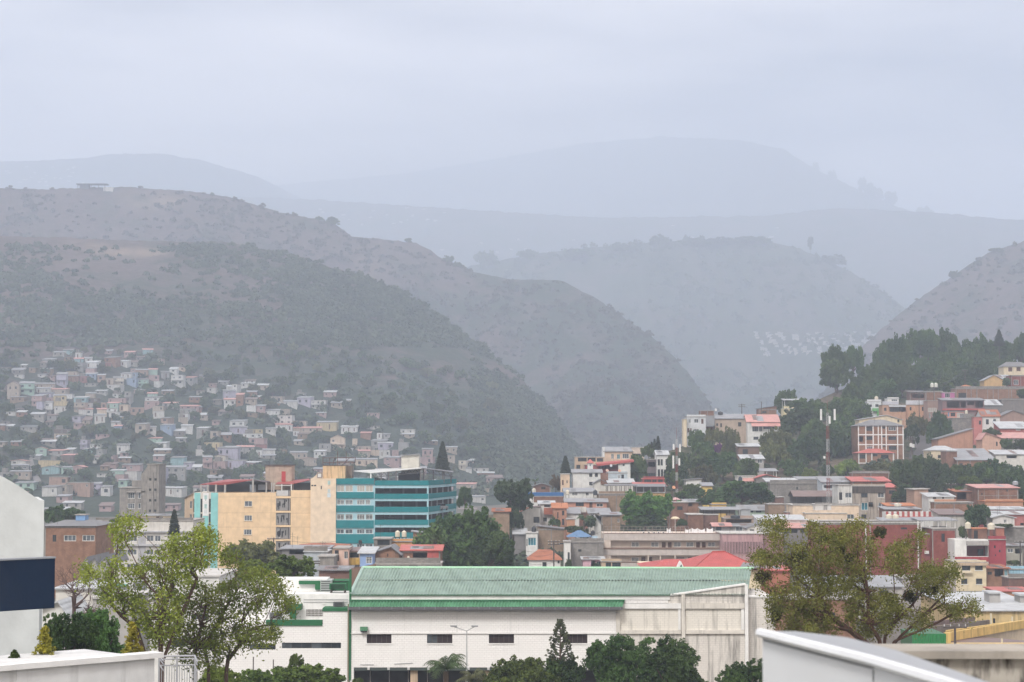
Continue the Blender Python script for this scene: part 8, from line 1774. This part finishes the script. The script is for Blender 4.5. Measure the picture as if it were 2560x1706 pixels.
for i, (X_, Y, r_) in enumerate(((1105, 190, 62), (385, 395, 55), (220, 890, 66), (90, 560, 55), (840, 400, 44), (1370, 720, 66), (780, 320, 36), (1590, 650, 40), (620, 230, 36))):
    p = P(zx('r', X_), zy('r', Y), 104.6); R_ = r_ / 3.46 * 104.6 / F; g_ = np.random.default_rng(i); C = g_.normal(size=(26, 3)) * R_ * .38; V, Fq = leaves(C, np.full(26, R_ * .42), 40, .05, seed=i + 90)
    o = ob('mistletoe_clump', npmesh('mistletoe_clump', V, Fq), mat('leaf', (.03, .035, .012), 2., (.06, .06, .02)), None, loc=p); tag(o, 'dark dense mistletoe ball %s of the right feathery tree' % ('near the top', 'in the left crown', 'at the lower left', 'at the far left tip', 'in the upper middle', 'in the right middle', 'beside the top stem', 'in the right crown', 'at the upper left')[i], 'mistletoe')
# ---------------------------------------------------------------- masts, poles, wires
RW = (mat('plain', (.26, .06, .05)), mat('plain', (.5, .5, .5)))
def mast(z, label, X, Y0, Y1, D, wpx, panels):
    p = P(zx(z, X), zy(z, Y1), D); H_ = P(zx(z, X), zy(z, Y0), D).z - p.z; w_ = wpx / ZONES[z][2] * D / F / 2; o = ob('lattice_mast', None, loc=p); tag(o, label, 'antenna mast'); n = 7
    for s in range(n):
        z0, z1 = H_ * s / n, H_ * (s + 1) / n; a0, a1 = w_ * (1 - .25 * s / n), w_ * (1 - .25 * (s + 1) / n); mb = MB(); c0 = [(-a0, -a0), (a0, -a0), (0, a0)]; c1 = [(-a1, -a1), (a1, -a1), (0, a1)]; k = 4
        for i in range(3):
            mb.bar((*c0[i], z0), (*c1[i], z1), .035, 4); j = (i + 1) % 3
            for q in range(k):
                f0, f1 = q / k, (q + 1) / k; A = Vector((*c0[i], z0)).lerp(Vector((*c1[i], z1)), f0); B = Vector((*c0[j], z0)).lerp(Vector((*c1[j], z1)), f1); mb.bar(A, B, .022, 3); mb.bar(Vector((*c0[i], z0)).lerp(Vector((*c1[i], z1)), f1), B, .018, 3)
        ob('section', mb, RW[(s + 1) % 2], o)
    for (dx, zf, hh) in panels: ob('antenna_panel', MB().box(dx - .22, dx + .22, -w_ - .5, -w_ - .25, H_ * zf, H_ * zf + hh), WFRAME, o)
    ob('spike', MB().bar((0, 0, H_), (0, 0, H_ + 3), .03, 4), RW[0], o); return o
mast('h4', 'tall red and white lattice mast with white antenna panels', 1985, 335, 1390, 470, 36, [(-1.6, .92, 2.6), (1.6, .92, 2.6), (.4, .88, 1.8), (-.9, .5, .6)])
mast('h4', 'slender red and white lattice mast above the dark canopies', 240, 640, 1310, 505, 26, [(-.9, .5, 3.2), (.6, .55, 1.8), (.8, .78, 2.), (-.8, .82, 1.4)])
WD = mat('bark', (.09, .075, .07))
def upole(z, label, X, Y0, Y1, D, arms=(.12,), wpx=None):
    p = P(zx(z, X), zy(z, Y1), D); H_ = P(zx(z, X), zy(z, Y0), D).z - p.z; o = ob('utility_pole', None, loc=p); tag(o, label, 'utility pole'); ob('pole', MB().bar((0, 0, -1), (0, 0, H_), .16, 7, .1), WD, o)
    for a in arms:
        ob('crossarm', MB().box(-1.1, 1.1, -.1, .06, H_ * (1 - a) - .08, H_ * (1 - a) + .08), WD, o)
        for x_ in (-1., -.4, .4, 1.): ob('insulator', MB().bar((x_, 0, H_ * (1 - a) + .08), (x_, 0, H_ * (1 - a) + .3), .05, 6), mat('plain', (.5, .5, .5)), o)
    return p + Vector((0, 0, H_))
def wire(label, pts, sag=.8, r=.02):
    mb = MB()
    for A, B in zip(pts, pts[1:]):
        A, B = Vector(A), Vector(B); prev = A; n = 10
        for k in range(1, n + 1): f = k / n; q = A.lerp(B, f) - Vector((0, 0, 4 * sag * f * (1 - f))); mb.bar(prev, q, r, 3); prev = q
    tag(ob('power_line', mb, DFRAME), label, 'power line')
a = upole('h4', 'dark utility pole with crossarm on the spur skyline', 990, 230, 345, 640, (.12, .3)); b_ = upole('h4', 'thin pole on the skyline near the crest', 1216, 205, 350, 672, ()); wire('power line along the spur skyline', [a, b_])
c_ = upole('h5', 'utility pole before the dark wood on the hilltop', 1538, 455, 640, 728, (.05,)); d_ = upole('h5', 'utility pole with transformers beside the brick flats', 945, 1180, 1370, 598, (.06, .2)); e_ = upole('h5', 'second utility pole with a transformer beside the brick flats', 968, 1190, 1380, 600, (.06,))
for q, lb in ((d_, 'first'), (e_, 'second')): tag(ob('transformer', MB().lathe([(.35, 0), (.42, .1), (.42, 1.), (.3, 1.1)], (q.x, q.y - .5, q.z - 3.2), 10), WFRAME), 'white transformer can on the %s utility pole by the flats' % lb, 'transformer')
f_ = upole('h5', 'tall pole between the terrace houses and the steep street', 1040, 700, 1180, 662, (.05,)); h_ = upole('h5', 'slim pole carrying the pair of white tanks', 1200, 640, 960, 690, ())
for i in range(3): o_ = Vector((i * .5 - .5, 0, 0)); wire('power line, strand %s, climbing from the flats to the hilltop' % ('one', 'two', 'three')[i], [d_ + o_, f_ + o_, c_ + o_], 1.5, .03)
k_ = upole('h6', 'utility pole with wires above the salmon balustrade', 1496, 330, 480, 452, (.05,)); g0 = P(zx('h6', 640), zy('h6', 520), 440)
for i in range(3): wire('power line, strand %s, above the pinkish brick house' % ('one', 'two', 'three')[i], [k_ + Vector((0, 0, -.4 * i)), g0 + Vector((0, 0, -.5 * i))], .6, .025)
m_ = upole('h3', 'leaning dark utility pole before the tan brick wall', 648, 1180, 1490, 372, (.02, .12)); n_ = upole('T', 'utility pole with crossarm below the peach wall', 732, 800, 880, 345, (.12,)); p_ = upole('T', 'stout utility pole with crossarms in front of the stained wall', 1045, 975, 1060, 268, (.2, .4))
wire('power line from the peach wall pole to the right', [n_, P(zx('T', 1240), zy('T', 830), 345)], .5, .025); wire('power line crossing above the gallery block', [m_, P(zx('h3', 1300), zy('h3', 990), 380), P(zx('h3', 2100), zy('h3', 900), 400)], 1.2, .025)
for i in range(4): wire('slack wire, number %s from the top, left of the leaning pole' % ('one', 'two', 'three', 'four')[i], [m_ + Vector((0, 0, -1.5 - .8 * i)), P(zx('h3', 240), zy('h3', 1270 + 45 * i), 352)], .5, .022)
q_ = upole('r', 'dark utility pole among the yellow beams', 1758, 990, 1200, 190, (.04,)); upole('h6', 'utility pole at the shabby yard house', 2312, 1000, 1285, 378, (.06,)); upole('h6', 'thinner utility pole at the far right border', 2345, 1060, 1290, 379, ())
upole('h3', 'leaning thin pole by the canopy left of the antenna mast', 1905, 520, 720, 478, ())
def dish(label, z, X, Y, D, rpx, c):
    p = P(zx(z, X), zy(z, Y), D); r_ = rpx / ZONES[z][2] * D / F; o = ob('satellite_dish', None, loc=p); tag(o, label, 'dish'); d = ob('reflector', MB().lathe([(.03, 0), (r_*.5, r_*.08), (r_*.85, r_*.22), (r_, r_*.32)], n=16), mat('plain', c), o); d.rotation_euler = (1.1, 0, .2); ob('arm', MB().bar((0, 0, 0), (0, -r_ * .9, r_*.2), .03, 4), DFRAME, o); ob('mount', MB().bar((0, .1, 0), (0, .3, -r_ * 1.6), .05, 5), DFRAME, o)
dish('orange satellite dish on the ochre house by the slender mast', 'h3', 1990, 580, 478, 19, (.62, .3, .17)); dish('orange satellite dish on the pale blue-grey house', 'h3', 1383, 392, 517, 17, (.6, .36, .25)); dish('pink satellite dish on the red-edged roof above the white house', 'h3', 1245, 390, 522, 17, (.6, .4, .33)); dish('grey satellite dish under the red fascia', 'h3', 1288, 335, 529, 16, (.45, .46, .48))
o = Bl('parasol', 'pale domed parasol below the brick terrace', 'parasol', zx('h3', 1960), zx('h3', 2062), zy('h3', 905), zy('h3', 960), 421, 2.); o.part('canopy', MB().lathe([(o.W * .52, o.H * .5), (o.W * .45, o.H * .72), (o.W * .28, o.H * .92), (.05, o.H)], (o.W / 2, 1, 0), 14), wm('cream')); o.part('pole', MB().bar((o.W/2, 1, -2.5), (o.W/2, 1, o.H * .9), .06, 6), WFRAME)
o = Bl('parasol', 'dusty pink parasol beside hanging laundry above the bright tree', 'parasol', zx('h3', 1945), zx('h3', 2078), zy('h3', 690), zy('h3', 760), 455, 2.); o.part('canopy', MB().lathe([(o.W * .5, o.H * .62), (o.W * .2, o.H * .92), (.05, o.H)], (o.W / 2, 1, 0), 12), wm((.5, .32, .32))); o.part('pole', MB().bar((o.W/2, 1, -2), (o.W/2, 1, o.H * .9), .05, 6), WFRAME)
for X0, X1, c, lb in ((1992, 2022, (.4, .05, .08), 'dark red cloth hanging under the pink parasol'), (2026, 2064, (.1, .45, .15), 'green cloth hanging under the pink parasol'), (2072, 2130, (.7, .7, .72), 'white cloth hanging right of the pink parasol')):
    A = P(zx('h3', X0), zy('h3', 728), 454); B = P(zx('h3', X1), zy('h3', 760), 454); mb = MB(); n = 5
    for k in range(n): x0, x1 = A.x + (B.x - A.x) * k / n, A.x + (B.x - A.x) * (k + 1) / n; mb.quad((x0, 454 + .1*(k % 2), B.z), (x1, 454 + .1*((k+1) % 2), B.z), (x1, 454, A.z), (x0, 454, A.z))
    tag(ob('hanging_cloth', mb, mat('plain', c)), lb, 'laundry')
tank('black water tank, rounded, on the white tin lean-to by the tan wall', zx('h3', 424), zy('h3', 1075), 430, 14, (.02, .022, .025))
house('h3', 'plain brick terrace wall below the pink parasol', (1940, 768, 2146, 900), 'brick', ('flat', 'slab'), [], D=452, dep=5, found=6, name='terrace_wall', cat='wall')
house('h3', 'pale roof terrace right of the pink parasol with brick side', (2120, 745, 2270, 800), 'brick2', ('shed', 715, 'tin'), [(2140, 750, 2200, 790, 'o')], D=458, dep=6, found=6)
house('h7', 'dim brick lean-to behind the bright green tree', (0, 260, 180, 400), 'brick', ('flat', 'slab'), [(60, 300, 120, 340, 'd')], D=446, dep=6, found=6)
